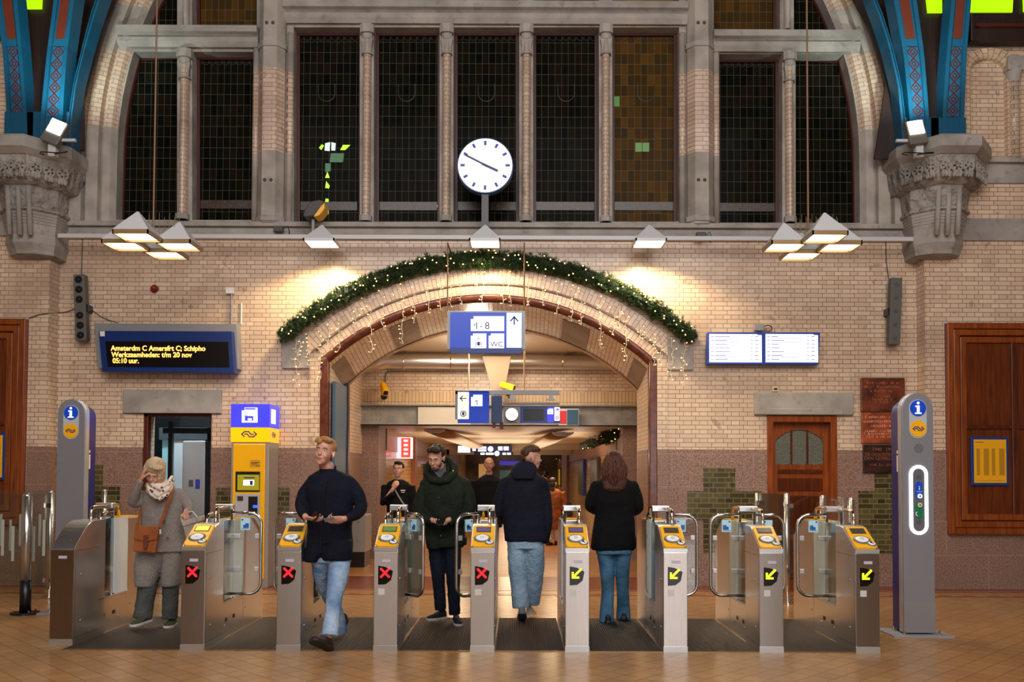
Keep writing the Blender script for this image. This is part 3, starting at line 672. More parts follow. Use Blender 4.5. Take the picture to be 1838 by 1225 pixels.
# blind arcade on the right
def blind(xa, xb, yt, yb):
    a = P(xa, 200, YS).x; c = P(xb, 200, YS).x; zb, zt = P(xa, yb, YS).z, P(xa, yt, YS).z; cc = (a+c)/2; rr = (c-a)/2; zs = zt-rr*.8
    path = [(cc, zb, -1, 0, 0), (cc, zs, -1, 0, zs-zb)]+[(cc, zs, -math.cos(t), .8*math.sin(t), zs-zb+t*rr) for t in [math.pi*i/16 for i in range(1, 16)]]+[(cc, zs, 1, 0, zs-zb+3.14*rr), (cc, zb, 1, 0, 2*(zs-zb)+3.14*rr)]
    sweep('trim_blind_arch', path, [(rr-.02, YS+.01), (rr, YS-.07), (rr+.03, YS-.10), (rr+.16, YS-.10), (rr+.17, YS)], brickmat('arcade voussoirs', (216, 186, 156), (198, 168, 138), (128, 104, 86), uv=True, dirt=.2))
blind(1738, 1804, 108, 284); blind(1827, 1893, 108, 284)
xc = P(1815.5, 200, YS).x; b = MB(); b.cyl((xc, YS-.06, P(1815, 286, YS).z), (xc, YS-.06, P(1815, 150, YS).z), .075, 14); st(b.build('trim_blind_colonnette', MULL, smooth=True))
b = MB(); b.cyl((xc, YS-.06, P(1815, 152, YS).z), (xc, YS-.06, P(1815, 132, YS).z), .08, 14, r2=.11); b.box((xc-.115, YS-.15, P(1815, 133, YS).z), (xc+.115, YS, P(1815, 108, YS).z)); st(b.build('trim_blind_capital', STONE, bevel=.008))
b = MB(); z0, z1 = P(1760, 330, YS).z, P(1760, 286, YS).z; b.box((P(1755, 300, YS).x, YS-.03, z0), (13, YS, z1)); b.box((P(1755, 300, YS).x, YS-.1, z1-.07), (13, YS, z1)); st(b.build('trim_string_course', STONE, bevel=.008))
b = MB(); z0, z1 = P(1760, 433, YS).z, P(1760, 393, YS).z; b.box((XR-.02, YS-.03, z0), (13, YS, z1)); st(b.build('trim_string_course', STONE, bevel=.006))
b = MB(); z0, z1 = P(60, 424, YS).z, P(60, 384, YS).z; b.box((-13, YS-.03, z0), (XL, YS, z1)); st(b.build('trim_string_course', STONE, bevel=.006))
# ------------------------------------------------------------------ corbels and roof ribs
def corbel(cx, sgn, ys):
    """cluster of carved capitals; cx pixel centre at distance ys"""
    def ring(x0, x1, y, dep, ch=.3):
        a, c = P(x0, y, ys).x, P(x1, y, ys).x; z = P(cx, y, ys).z; w_ = c-a; yb = YW+.05
        return [(a, yb, z), (a, ys-dep*.35, z), (a+w_*ch, ys-dep, z), (c-w_*ch, ys-dep, z), (c, ys-dep*.35, z), (c, yb, z)]
    def X(l): return (cx-l, cx+l)
    o = MB()
    o.rings([ring(*X(82), 276, .75), ring(*X(84), 280, .78), ring(*X(84), 297, .78), ring(*X(76), 306, .68)])
    base = st(o.build('trim_corbel', STONE))
    o = MB(); o.rings([ring(*X(76), 306, .66), ring(*X(74), 320, .64), ring(*X(72), 336, .60), ring(*X(66), 346, .54), ring(*X(56), 350, .48)]); o.build('frieze', CARVE, base)
    o = MB(); o.rings([ring(*X(54), 350, .46), ring(*X(52), 366, .42), ring(*X(50), 382, .38), ring(*X(54), 386, .42), ring(*X(54), 390, .42), ring(*X(50), 392, .38)]); o.build('capital', CARVE, base)
    o = MB()
    for k_ in range(4): o.rings([ring(*X(50-k_), 392+k_*5, .38-.012*k_), ring(*X(49-k_), 396.5+k_*5, .37-.012*k_)])
    o.rings([ring(*X(46), 412, .33), ring(*X(43), 430, .28)]); o.build('drum', STONE, base)
    o = MB(); o.rings([ring(*X(44), 430, .30), ring(*X(44), 444, .30), ring(*X(40), 456, .24), ring(*X(40), 462, .22), ring(*X(30), 466, .08)]); o.build('pendant', STONE, base)
    # rosettes and leaf scrolls standing on the frieze, shafts between the capitals
    o = MB(); rng = random.Random(3); A_, B_ = ring(*X(73), 326, .60)[1:3]; C_, D_ = ring(*X(73), 326, .60)[3:5]
    segs = ((A_, B_, 3), (B_, C_, 3), (C_, D_, 3))
    for p0, p1, n in segs:
        p0 = Vector(p0); p1 = Vector(p1); d = (p1-p0); nrm = Vector((d.y, -d.x, 0)).normalized()
        for i in range(n):
            c = p0+d*((i+.5)/n)+nrm*.015; u = d.normalized(); r_ = .068; c = c+nrm*.03
            o.tube([c+u*r_*math.cos(t)+Vector((0, 0, r_*math.sin(t))) for t in [6.283*q/12 for q in range(12)]], .016, 6, closed=True); o.ell(c+nrm*.01, (.03, .03, .03), 8, 6)
            for t in range(5): o.ell(c+u*.045*math.cos(t*1.257)+Vector((0, 0, .045*math.sin(t*1.257)))+nrm*.01, (.02, .016, .02), 6, 5)
            c2 = c+Vector((0, 0, -.10)); 
            for t in (-1, 0, 1): o.ell(c2+u*.04*t, (.022, .03, .05), 6, 5)
    o.build('rosettes', CARVE, base)
    o = MB()
    for l in (-18, 18, 0): X_ = P(cx+l, 400, ys).x; o.cyl((X_, ys-.36, P(cx, 434, ys).z), (X_, ys-.43, P(cx, 352, ys).z), .035, 10)
    o.build('shafts', STONE, base, smooth=True)
    return base
corbel(62, -1, YS); corbel(1678, 1, YS)
RIBB = mat('turquoise painted steel', (8, 82, 112), .4, coat=.1)
def diamondmat():
    q = NB('painted diamond inlay'); tc = q.n('UVMap').outputs[0]; mp = q.n('Mapping'); q.l(tc, mp.inputs[0]); mp.inputs['Scale'].default_value = (1, 1, 1)
    sp = q.n('SeparateXYZ'); q.l(mp.outputs[0], sp.inputs[0])
    def tri(v): return q.math('ABSOLUTE', q.math('SUBTRACT', q.math('FRACT', v), .5))
    d = q.math('ADD', tri(sp.outputs[0]), tri(sp.outputs[1])); m1 = q.math('LESS_THAN', q.math('ABSOLUTE', q.math('SUBTRACT', d, .5)), .085); m2 = q.math('LESS_THAN', q.math('ABSOLUTE', q.math('SUBTRACT', d, .22)), .07)
    q.l(q.mix(q.math('MAXIMUM', m1, m2), lin((18, 92, 128)), lin((84, 28, 14))), q.b.inputs['Base Color']); q.b.inputs['Roughness'].default_value = .4; return q.m
DIA = diamondmat(); RUST = mat('rust red inlay', (104, 38, 18), .45)
def rib(pl, pr_, ydep, inlay=True):
    """pl, pr_: pixel polylines of the left and right edge from foot to top; the rib curves forward into the hall as it rises"""
    n = len(pl); Y = [ydep-.05-.55*(i/(n-1))**2 for i in range(n)]
    Lp = [P(*pl[i], Y[i]) for i in range(n)]; Rp = [P(*pr_[i], Y[i]) for i in range(n)]
    o = MB(); o.rings([[Lp[i], Rp[i], Rp[i]+Vector((0, .22, 0)), Lp[i]+Vector((0, .22, 0))] for i in range(n)]); r_ = st(o.build('trim_roof_rib', RIBB))
    o = MB()
    for A_ in (0, 1):
        o.rings([[ (Lp[i] if A_ == 0 else Rp[i]-(Rp[i]-Lp[i])*.19)+Vector((0, -.035, 0)), (Lp[i]+(Rp[i]-Lp[i])*.19 if A_ == 0 else Rp[i])+Vector((0, -.035, 0)), (Lp[i]+(Rp[i]-Lp[i])*.19 if A_ == 0 else Rp[i]), (Lp[i] if A_ == 0 else Rp[i]-(Rp[i]-Lp[i])*.19)] for i in range(n)])
    o.build('flange', RIBB, r_)
    if inlay:
        o = MB(); ii = [i for i in range(n) if pl[i][1] < 215]; base = 0
        def q_(i, f): return Lp[i]+(Rp[i]-Lp[i])*f+Vector((0, -.012, 0))
        for a_, c_ in zip(ii[:-1], ii[1:]):
            if pl[c_][1] < 75: continue
            L = (q_(c_, .5)-q_(a_, .5)).length/.155; k0 = len(o.v); o.v += [q_(a_, .24), q_(a_, .76), q_(c_, .76), q_(c_, .24)]
            o.uv[len(o.f)] = [(0, base), (1, base), (1, base+L), (0, base+L)]; o.f.append([k0, k0+1, k0+2, k0+3]); o.mi.append(0); base += L
        o.build('diamond_inlay', DIA, r_, norm=False)
        o = MB()
        for a_, c_ in zip(ii[:-1], ii[1:]):
            if pl[a_][1] > 80: continue
            k0 = len(o.v); o.v += [q_(a_, .28), q_(a_, .72), q_(c_, .72), q_(c_, .28)]; o.f.append([k0, k0+1, k0+2, k0+3]); o.mi.append(0)
        o.build('red_inlay', RUST, r_, norm=False)
def il(tab, ys):
    out = []
    for y in ys:
        for (ya, xa), (yb, xb) in zip(tab[:-1], tab[1:]):
            if (ya-y)*(yb-y) <= 0 and ya != yb: out.append((xa+(xb-xa)*(y-ya)/(yb-ya), y)); break
    return out
ys_ = [265, 240, 210, 185, 160, 135, 110, 85, 70, 50, 25, 0, -30, -60]
rib(il([(265, 14), (200, 14), (100, 8), (0, -6), (-60, -16)], ys_), il([(265, 52), (200, 50), (100, 42), (0, 33), (-60, 26)], ys_), YS-.12)
ys2 = [270, 240, 210, 185, 160, 135, 110, 85, 70, 50, 25, 0, -30, -60]
rib(il([(270, 72), (200, 76), (100, 86), (0, 99), (-60, 108)], ys2), il([(270, 114), (200, 115), (100, 122), (0, 136), (-60, 146)], ys2), YS-.2)
rib(il([(285, 118), (220, 124), (150, 134), (80, 151), (30, 164), (0, 174), (-60, 196)], [283]+ys2), il([(285, 130), (220, 130), (150, 139), (80, 157), (30, 172), (0, 182), (-60, 204)], [283]+ys2), YS-.16, False)
rib(il([(275, 1687), (200, 1690), (100, 1697), (0, 1706), (-60, 1712)], ys2), il([(275, 1727), (200, 1729), (100, 1733), (0, 1741), (-60, 1747)], ys2), YS-.12)
rib(il([(280, 1634), (200, 1630), (100, 1620), (0, 1602), (-60, 1590)], ys2), il([(280, 1668), (200, 1665), (100, 1657), (0, 1643), (-60, 1634)], ys2), YS-.2)
rib(il([(290, 1617), (220, 1616), (150, 1609), (80, 1592), (30, 1576), (0, 1564), (-60, 1544)], [288]+ys2), il([(290, 1628), (220, 1624), (150, 1616), (80, 1599), (30, 1584), (0, 1571), (-60, 1552)], [288]+ys2), YS-.16, False)
# steel shoes the ribs stand in
for x0, x1, y0, y1 in ((15, 68, 205, 266), (52, 130, 205, 280), (1618, 1680, 215, 288), (1664, 1728, 215, 276)):
    p = rectpx(x0, y0, x1, y1, YS-.1); b = MB(); b.box((p[0][0], YS-.2, p[2][1]), (p[1][0], YS-.02, p[0][1])); st(b.build('trim_rib_shoe', RIBB, bevel=.01))
# ================================================================== ROOM BEHIND THE PORTAL AND PASSAGE
YB = 16.5
RX0 = P(650, 800, YB).x; RX1 = P(1145, 800, YB).x; TX0 = P(680, 800, YB).x; TX1 = P(1117, 800, YB).x
TZ = P(880, 766, YB).z; RZ = P(880, 636, YB).z; BZ = P(880, 728, YB).z
CRM = mat('cream painted ceiling', (222, 200, 168), .5)
b = MB(); b.box((RX0-.3, YP+.1, RZ), (RX1+.6, YB+.3, RZ+.2)); st(b.build('ceiling_hall', CRM))
b = MB(); b.box((RX0-.2, YB, BZ-.1), (RX1+.3, YB+.3, RZ+.02)); st(b.build('wall_inner_tympanum', BRICK))
SOLD = brickmat('soldier course brick', (220, 192, 150), (206, 174, 134), (128, 100, 78), w=.0625, h=.19, dirt=.2, sq=1, off=0)
b = MB()
for ya, yb_ in ((704, 727), (629, 640)): b.box((RX0, YB-.008, P(880, yb_, YB).z), (RX1, YB, P(880, ya, YB).z))
st(b.build('trim_soldier_course', SOLD))
for s_, x in ((-1, RX0), (1, RX1)):
    b = MB(); b.box((x, YP+.1, ZG), (x+s_*.3, YB+.1, RZ)); st(b.build('wall_room_side', BRICK))
    b = MB(); b.box((x, YP+.1, 0), (x+s_*.3, YB+.1, ZG)); st(b.build('wall_room_side', GRAN))
for x0, x1 in ((RX0-.1, TX0), (TX1, RX1+.1)):
    b = MB(); b.box((x0, YB-.02, 0), (x1, YB+.9, TZ+.05)); st(b.build('wall_passage_pier', GRAN))
b = MB(); z0, z1 = TZ, BZ; gp = mat('grey painted girder', (150, 146, 138), .45, var=.12)
b.box((RX0, YB-.10, z0), (RX1, YB-.06, z1)); b.box((RX0, YB-.2, z0), (RX1, YB, z0+.025)); b.box((RX0, YB-.2, z1-.025), (RX1, YB, z1))
g = st(b.build('beam_girder', gp)); b = MB()
for px in (656, 668, 676, 684, 1116, 1125, 1140):
    for py in (735, 744, 753): b.ell(tuple(P(px, py, YB-.1)+Vector((0, -.005, 0))), (.012, .01, .012), 6, 4)
b.build('rivets', gp, g)
p = rectpx(751, 731, 845, 764, YB-.1); b = MB(); b.box((p[0][0], YB-.16, p[2][1]), (p[1][0], YB-.1, p[0][1])); b.build('cover_plate', mat('glossy cream plate', (206, 198, 184), .2), g)
# rounded vault strip and brackets near the inner arch
b = MB()
for x0, x1, tip in ((705, 690, 724), (1030, 1052, 1016)):
    pts = [P(x0, 606, YB-1.0), P(x0+(25 if x0 < 900 else -25), 600, YB-1.0), P(tip+4, 639, YB-.2), P(tip-14 if x0 < 900 else tip+14, 639, YB-.2)]
    b.rings([pts, [q_+Vector((0, .12, .02)) for q_ in pts]])
st(b.build('trim_bracket', mat('grey bracket', (150, 134, 116), .5)))
# passage
YE = 44
TILE = brickmat('cream passage tile', (222, 184, 130), (206, 166, 114), (150, 112, 76), w=.2, h=.085, sq=1, dirt=.15, rough=.18)
SAND = mat('pink granite pier', (176, 120, 84), .35, var=.2, vscale=20)
for s_, x in ((-1, TX0), (1, TX1)):
    b = MB(); b.box((x, YB+.9, 0), (x+s_*.3, YE, TZ+.05)); st(b.build('wall_passage_'+('left' if s_ < 0 else 'right'), TILE))
    b = MB(); b.box((x-s_*.02, YB+.9, TZ-.42), (x, 40, TZ)); st(b.build('trim_passage_frieze', SAND))
    for i, (y, dl) in enumerate(((21.5, .5), (26, .6), (32, .6)) if s_ < 0 else ((33.5, 4),)):
        b = MB(); b.box((x-s_*.10, y, 0), (x, y+dl, TZ)); st(b.build('wall_passage_pier', SAND))
b = MB(); b.box((TX0-.3, YB+.1, TZ), (TX1+.3, YE, TZ+.3)); b.box((TX0-.3, YB-.2, TZ+.001), (TX1+.3, YB+.2, TZ+.02)); st(b.build('ceiling_passage', mat('passage soffit', (44, 30, 20), .6)))
SL = mat('cream ceiling slat', (226, 204, 170), .35)
for i in range(34):
    y = YB+.02+i*.33; b = MB(); b.box((TX0, y, TZ-.006), (TX1, y+.19, TZ-.001)); st(b.build('ceiling_slat', SL))
b = MB(); b.box((TX0, 26.4, TZ-.16), (TX1, 26.7, TZ)); st(b.build('beam_passage', CRM))
b = MB(); b.box((TX0, 32, TZ-.2), (TX1, 32.3, TZ)); st(b.build('beam_passage', CRM))
b = MB(); b.box((TX0-.3, YE, 0), (TX1+.3, YE+.2, TZ+.3)); st(b.build('wall_passage_end', mat('dim far concourse', (112, 92, 76), .4, var=.5, vscale=1.5)))
for x, y, c in ((-1.3, 20, 30), (.8, 19.6, 30), (-.3, 24, 34), (-.3, 29.5, 34), (-.3, 36, 34), (-.3, 41.5, 30)):
    area('passage_light', (x, y, TZ-.62), (x, y+.001, 9), 1.4, 2.6, c*1.0, (1, .80, .58)); area('passage_light', (x, y, TZ-.45), (x, y+.001, 0), .4, 1.6, c*1.1, (1, .74, .46))
area('room_light', ((PXL+PXR)/2, 15.2, RZ-.1), ((PXL+PXR)/2, 15.4, 0), 2.6, .6, 60, (1, .80, .56))
point('arch_lamp', (PCX-.2, 14.6, 3.3), 32, (1, .86, .68), .15)
# shop front glow far down the passage
for i, (x0, x1, z0, z1, y, c) in enumerate(((-.9, .1, .95, 1.7, 43.9, (40, 74, 70)), (-1.9, -1.5, .3, 2.0, 43.9, (200, 150, 90)), (-.9, .3, 1.95, 2.15, 43.9, (60, 50, 190)))):
    b = MB(); b.box((x0, y, z0), (x1, 44, z1)); o = b.build('shop_window', mat('shop window glow %d' % i, c, .3, emit=.5, ecol=c)); tag(o, ('dim teal', 'tall amber', 'flat violet')[i]+' lit shop window at the far end of the passage', 'shop window')
# ventilation duct, conduit, column box
o = MB(); D0, D1, D2 = P(598, 667, YB-.3), P(697, 648, YB-.3), P(1155, 651, YB-.3); o.tube([D0+Vector((-.1, -.2, -.05)), D0, D1, D2], .135, 18)
dct = o.build('ventilation_duct', steelmat('duct steel', (196, 170, 140), .3), smooth=True); tag(dct, 'round galvanised duct running across the tiled wall behind the arch', 'duct')
o = MB()
for x in (725, 810, 1010, 1100): c = P(x, 650, YB-.3); o.cyl(tuple(c-Vector((.012, 0, 0))), tuple(c+Vector((.012, 0, 0))), .141, 18)
o.build('seam_band', CHROME, dct, smooth=True)
o = MB(); o.tube([P(692, 690, YB-.03), P(692, 676, YB-.03), P(694, 669, YB-.03), P(700, 667, YB-.03), P(870, 667, YB-.03)], .011, 6); tag(o.build('conduit', mat('conduit grey', (120, 112, 100), .4, .5)), 'thin grey conduit leading to the left yellow camera', 'conduit')
o = MB(); cc = [P(866, 640, YB-.75), P(917, 640, YB-.75), P(905, 705, YB-.75), P(884, 705, YB-.75)]; o.rings([cc, [c_+Vector((0, .3, 0)) for c_ in cc]])
tag(o.build('tapered_hanger', mat('hanger beige', (132, 110, 86), .4)), 'tapered beige steel hanger coming down behind the platform sign', 'hanger')
def cctv(name, body, aim, label, Y, sc=1.0):
    t = thing(name, label, 'security camera', tuple(P(*body, Y))); c = P(*body, Y); d = Vector(aim).normalized(); o = MB(); u = d.cross(Vector((0, 0, 1))).normalized(); v_ = u.cross(d)
    def R_(k_, a, h): q_ = c+d*k_; return [q_-u*a-v_*h, q_+u*a-v_*h, q_+u*a+v_*h*.7, q_+u*a*.6+v_*h, q_-u*a*.6+v_*h, q_-u*a+v_*h*.7]
    o.rings([R_(-.17*sc, .05*sc, .05*sc), R_(.12*sc, .06*sc, .06*sc)]); o.build('housing', YEL, t, bevel=.006)
    o = MB(); o.rings([[q_+d*.0 for q_ in R_(.118*sc, .042*sc, .04*sc)], R_(.126*sc, .042*sc, .04*sc)]); o.build('lens_window', BLACK, t)
    o = MB(); o.ell(tuple(c+Vector((-.01, .02, -.13*sc))), (.06*sc,)*3, 12, 8); o.cyl(tuple(c+Vector((0, .02, -.1))), tuple(Vector((c.x, YB, c.z-.12))), .02, 8); o.build('swivel_mount', BLACK, t, smooth=True); return t
cctv('security_camera', (690, 699), (.25, -.6, -.5), 'yellow security camera on the tiled wall left of the hanging signs', 16.2)
cctv('security_camera', (913, 694), (.8, -.3, -.25), 'yellow security camera half hidden above the hanging platform signs', 15.6, .9)
# blue sliding gate leaf at the left jamb
b = MB(); b.box((XPL+.03, YW+.16, 0), (XPL+.07, YP-.15, P(610, 690, 13.4).z)); o = b.build('sliding_gate', mat('blue grey steel', (58, 92, 122), .35)); tag(o, 'blue grey steel sliding gate folded back against the left jamb', 'gate')
b = MB(); b.box((XPL+.01, YP-.14, 0), (XPL+.09, YP-.02, P(626, 690, YP).z)); b.build('gate_post', mat('dark brown post', (64, 26, 18), .3), o)
# passage wall posters, lit shop sign
def wallbox(name, label, cat, s_, y0, y1, z0, z1, m, fm=DGREY, t=.08):
    x = TX0 if s_ < 0 else TX1; r_ = thing(name, label, cat, (x, (y0+y1)/2, z0))
    x -= s_*.004; b = MB(); b.box((x, y0, z0), (x-s_*t, y1, z1)); b.build('case', fm, r_, bevel=.008)
    b = MB(); b.box((x-s_*t, y0+.06, z0+.06), (x-s_*(t+.006), y1-.06, z1-.06)); b.build('poster', m, r_); return r_
wallbox('poster_case', 'nearer framed poster on the right passage wall', 'poster case', 1, 20.8, 23.0, .98, 1.94, mat('poster pale blue', (130, 150, 160), .3, var=.5, vscale=4))
wallbox('poster_case', 'farther framed poster on the right passage wall', 'poster case', 1, 25.2, 27.2, .95, 1.95, mat('poster dim teal', (70, 84, 92), .3, var=.5, vscale=4), BLUE)
wallbox('poster_case', 'yellow timetable case farthest down the right passage wall', 'poster case', 1, 39, 40.5, 1.0, 1.8, mat('poster yellow', (210, 170, 30), .3, emit=.3))
wallbox('poster_case', 'dark poster case far down the left passage wall', 'poster case', -1, 24.3, 25.4, .9, 1.8, mat('poster brown', (70, 60, 52), .3, var=.5, vscale=4))
t = thing('lit_shop_sign', 'red and white lit box sign sticking out of the left passage wall', 'sign', (TX0+.1, 19.2, 2.05))
x = TX0; b = MB(); b.box((x, 18.9, 1.86), (x+.3, 19.25, 2.30)); b.build('box', LWHITE, t); b = MB(); b.box((x+.1, 18.88, 1.88), (x+.29, 18.9, 2.28)); b.build('red_face', mat('red lit face', (230, 60, 40), .3, emit=1.3, ecol=(240, 70, 50)), t)
b = MB()
for zz in (1.93, 2.02, 2.11, 2.2): b.box((x+.15, 18.87, zz), (x+.24, 18.88, zz+.05))
b.build('lettering', LWHITE, t)
# curved uplighters under the passage ceiling
def shell(label, a, b_, Ya, Yb, w=.24, brk=True):
    A, B = P(*a, Ya), P(*b_, Yb); t = thing('curved_uplighter', label, 'ceiling lamp', tuple(A)); d = (B-A).normalized(); u = d.cross(Vector((0, 0, 1))).normalized()
    def R_(c, f): return [c+u*w*f*math.cos(q_)+Vector((0, 0, -abs(w)*.35*f*math.sin(q_)+.1)) for q_ in [math.pi*i/10 for i in range(11)]]
    o = MB(); o.rings([R_(A, .9)+[q_+Vector((0, 0, .015)) for q_ in R_(A, .88)][::-1], R_(A+(B-A)*.5, 1)+[q_+Vector((0, 0, .015)) for q_ in R_(A+(B-A)*.5, .98)][::-1], R_(B, .75)+[q_+Vector((0, 0, .015)) for q_ in R_(B, .73)][::-1]])
    o.build('trough', mat('golden steel trough', (150, 112, 68), .35, .2), t, smooth=True)
    o = MB(); o.rings([R_(A+d*-.01, .9), R_(A+d*-.03, .9)]); o.build('end_cap', LGREY, t)
    o = MB(); o.cbox((A.x, A.y+.05, A.z+.06), (.10, .06, .10)); o.build('bracket', DGREY, t)
    o = MB(); c = A+(B-A)*.5; o.cbox((c.x, c.y, c.z+.11), (.05, .05, .01)); return t
shell('right curved golden uplighter below the slatted passage ceiling', (1010, 786), (955, 812), 17.4, 20.2)
shell('left curved golden uplighter below the slatted passage ceiling', (780, 781), (853, 809), 17.4, 20.2)
t = shell('small curved uplighter in front of the passage garland', (1066, 793), (1085, 800), 18.2, 18.6, .12)
# ------------------------------------------------------------------ garlands
NEED = mat('fir green needles', (26, 52, 24), .6, var=.45, vscale=60, vcol=(58, 82, 34))
def garland(path, rad, count, lights, label, rng, size=1.0):
    t = thing('christmas_garland', label, 'garland', tuple(path[len(path)//2])); o = MB(); L = len(path)-1; bb = []
    for i in range(count):
        f = rng.random()*L; k_ = int(min(f, L-1)); c = path[k_]+(path[k_+1]-path[k_])*(f-k_)
        rr = rad*(.86+.16*math.sin(f*2.3)+.20*math.sin(f*6.1+1)); e = min(f, L-f); rr *= min(1, .55+e*.9)
        a = Vector((rng.gauss(0, 1), rng.gauss(0, 1), rng.gauss(0, 1))).normalized(); s0 = rng.uniform(.35, .8)*rr; p0 = c+a*s0; d = (a+Vector((rng.gauss(0, .45), rng.gauss(0, .45), rng.gauss(0, .45)))).normalized()
        ln = rng.uniform(.035, .06)*size; tuft = d.orthogonal().normalized(); up = d.cross(tuft)
        for j in range(6):
            q_ = 6.283*j/6+i; dd = (d+(tuft*math.cos(q_)+up*math.sin(q_))*.6).normalized(); sd = dd.orthogonal().normalized()*.0045*size; k0 = len(o.v)
            o.v += [p0-sd, p0+sd, p0+dd*ln+sd*.6, p0+dd*ln-sd*.6]; o.f.append([k0, k0+1, k0+2, k0+3]); o.mi.append(0)
    o.build('foliage', NEED, t, norm=False)
    o = MB(); o.tube(path, rad*.5, 7); o.build('core', mat('garland core', (20, 36, 20), .8), t)
    first = None
    for i in range(lights):
        f = (i+rng.random())/lights*L; k_ = int(min(f, L-1)); c = path[k_]+(path[k_+1]-path[k_])*(f-k_); a = Vector((rng.uniform(-.4, .4), -1, rng.uniform(-.95, .95))).normalized()
        pos = c+a*rad*.98
        if first is None: o = MB(); o.ell((0, 0, 0), (.0085*size,)*3, 6, 4); first = o.build('fairy_bulb', BULB, t, origin=(0, 0, 0)); x = first
        else: x = first.copy(); C.objects.link(x)
        x.location = pos-Vector(t['_o'])
    return t
rg = random.Random(5); pth = []
gw = {-1: 1, 1: 1}
for i in range(41):
    a = -.79+1.58*i/40; R = pr(60+12*abs(a/.78)**2); pth.append(Vector((PCX+R*math.sin(a), YW-.15, PCZ+R*math.cos(a))))
garland(pth, .15, 7000, 100, 'long green fir garland with warm fairy lights over the portal arch', rg)
garland([P(1108, 777, 17.0), P(1092, 785, 17.8), P(1070, 793, 18.8), P(1047, 801, 20)], .15, 1500, 30, 'short fir garland with lights high on the right passage wall', rg)
garland([P(1010, 819, 37.5), P(998, 824, 40)], .2, 200, 6, 'tiny far fir garland on the right passage wall', rg)
# icicle light curtain: every strand a part
ic = thing('icicle_light_curtain', 'warm white icicle lights hanging below the fir garland', 'fairy lights', tuple(pth[20]))
WIRE = mat('white light wire', (226, 214, 196), .4)
strands = [(531, 615, 690), (537, 615, 655), (556, 600, 660), (574, 592, 678), (590, 585, 622), (608, 575, 625), (638, 550, 595), (666, 528, 634), (687, 522, 590), (723, 512, 612), (742, 508, 575), (768, 500, 558), (790, 498, 553), (810, 495, 548), (828, 492, 545), (856, 490, 515), (866, 490, 545), (903, 490, 540), (915, 490, 545), (948, 495, 545), (973, 497, 548), (1001, 505, 562), (1027, 512, 575), (1043, 520, 577), (1077, 535, 625), (1101, 552, 598), (1124, 565, 648), (1148, 585, 606), (1173, 600, 652), (1187, 605, 660), (1206, 612, 688), (1228, 616, 694), (655, 535, 560), (700, 515, 530), (1112, 560, 585), (1160, 590, 612)]
for x0, y0, y1 in strands:
    o = MB(); Y = YW-.09; y = y0-6; pts = [P(x0, y, Y)]; x = x0
    while y < y1: y += rg.uniform(5, 9); x = x0+rg.uniform(-3, 3); pts.append(P(x, y, Y-rg.uniform(0, .03)))
    o.tube(pts, .0035, 4)
    for q_ in pts[1:]:
        s_ = rg.choice((-1, 1)); e = q_+Vector((s_*rg.uniform(.02, .04), -.01, rg.uniform(.0, .02))); o.tube([q_, e], .0035, 4)
        o.ell(tuple(e), (.0075, .0075, .0075) if rg.random() < .55 else (.005, .005, .005), 6, 4, mi=1 if rg.random() < .62 else 0)
    o.build('light_strand', [WIRE, BULB], ic, norm=False)
# ------------------------------------------------------------------ pyramid lamps
WHP = mat('white lamp metal', (206, 206, 206), .35)
def pyramid(px, py, Y, s, h, label, parent=None, grp=None, power=0, name='pyramid_lamp'):
    c = P(px, py, Y); t = thing(name, label, 'lamp', tuple(c), grp); o = MB(); q_ = s/2; z = c.z; ap = s*.06
    o.rings([[(c.x-q_, Y-q_, z+.02), (c.x+q_, Y-q_, z+.02), (c.x+q_, Y+q_, z+.02), (c.x-q_, Y+q_, z+.02)], [(c.x-ap*.3, Y-ap*.3, z+h), (c.x+ap*.3, Y-ap*.3, z+h), (c.x+ap*.3, Y+ap*.3, z+h), (c.x-ap*.3, Y+ap*.3, z+h)]]); o.build('shade', WHP, t)
    o = MB()
    for a, b_ in (((c.x-q_, Y-q_, z-.015), (c.x+q_, Y-q_+.02, z+.02)), ((c.x-q_, Y+q_-.02, z-.015), (c.x+q_, Y+q_, z+.02)), ((c.x-q_, Y-q_, z-.015), (c.x-q_+.02, Y+q_, z+.02)), ((c.x+q_-.02, Y-q_, z-.015), (c.x+q_, Y+q_, z+.02))): o.box(a, b_)
    o.build('rim', WHP, t); o = MB(); o.box((c.x-q_+.03, Y-q_+.03, z+.0), (c.x+q_-.03, Y+q_-.03, z+.01)); o.build('diffuser', LAMP, t)
    rz = P(px, 424+8*(px-105)/1536, 12.46).z; o = MB(); o.box((c.x-.02, Y, rz-.015), (c.x+.02, 12.445, rz+.015)); o.build('bracket', LGREY, t)
    if power: spot('pyramid_lamp_light', (c.x, Y, z-.03), (c.x, Y+.10, z-2), power, (1, .77, .44), 150, .35, .1)
    return t
rail = MB(); a, c = P(105, 424, 12.46), P(1641, 432, 12.46); rail.box((a.x, 12.43, a.z-.03), (c.x, 12.49, a.z+.03))
rl = rail.build('light_rail', LGREY, bevel=.006); tag(rl, 'long pale horizontal rail carrying three pyramid lamps before the window sill', 'rail')
for px in (290, 590, 880, 1170, 1450): x = P(px, 428, 12.46).x; o = MB(); o.box((x-.02, 12.49, a.z-.02), (x+.02, YW-.05, a.z+.02)); o.build('wall_arm', LGREY, rl)
for px, lb, pw in ((578, 'white pyramid wall lamp lighting the bricks left of the garland', 190), (871, 'white pyramid wall lamp below the big station clock', 120), (1165, 'white pyramid wall lamp lighting the bricks right of the garland', 190)):
    pyramid(px, 437, 12.2, .42, .25, lb, power=pw)
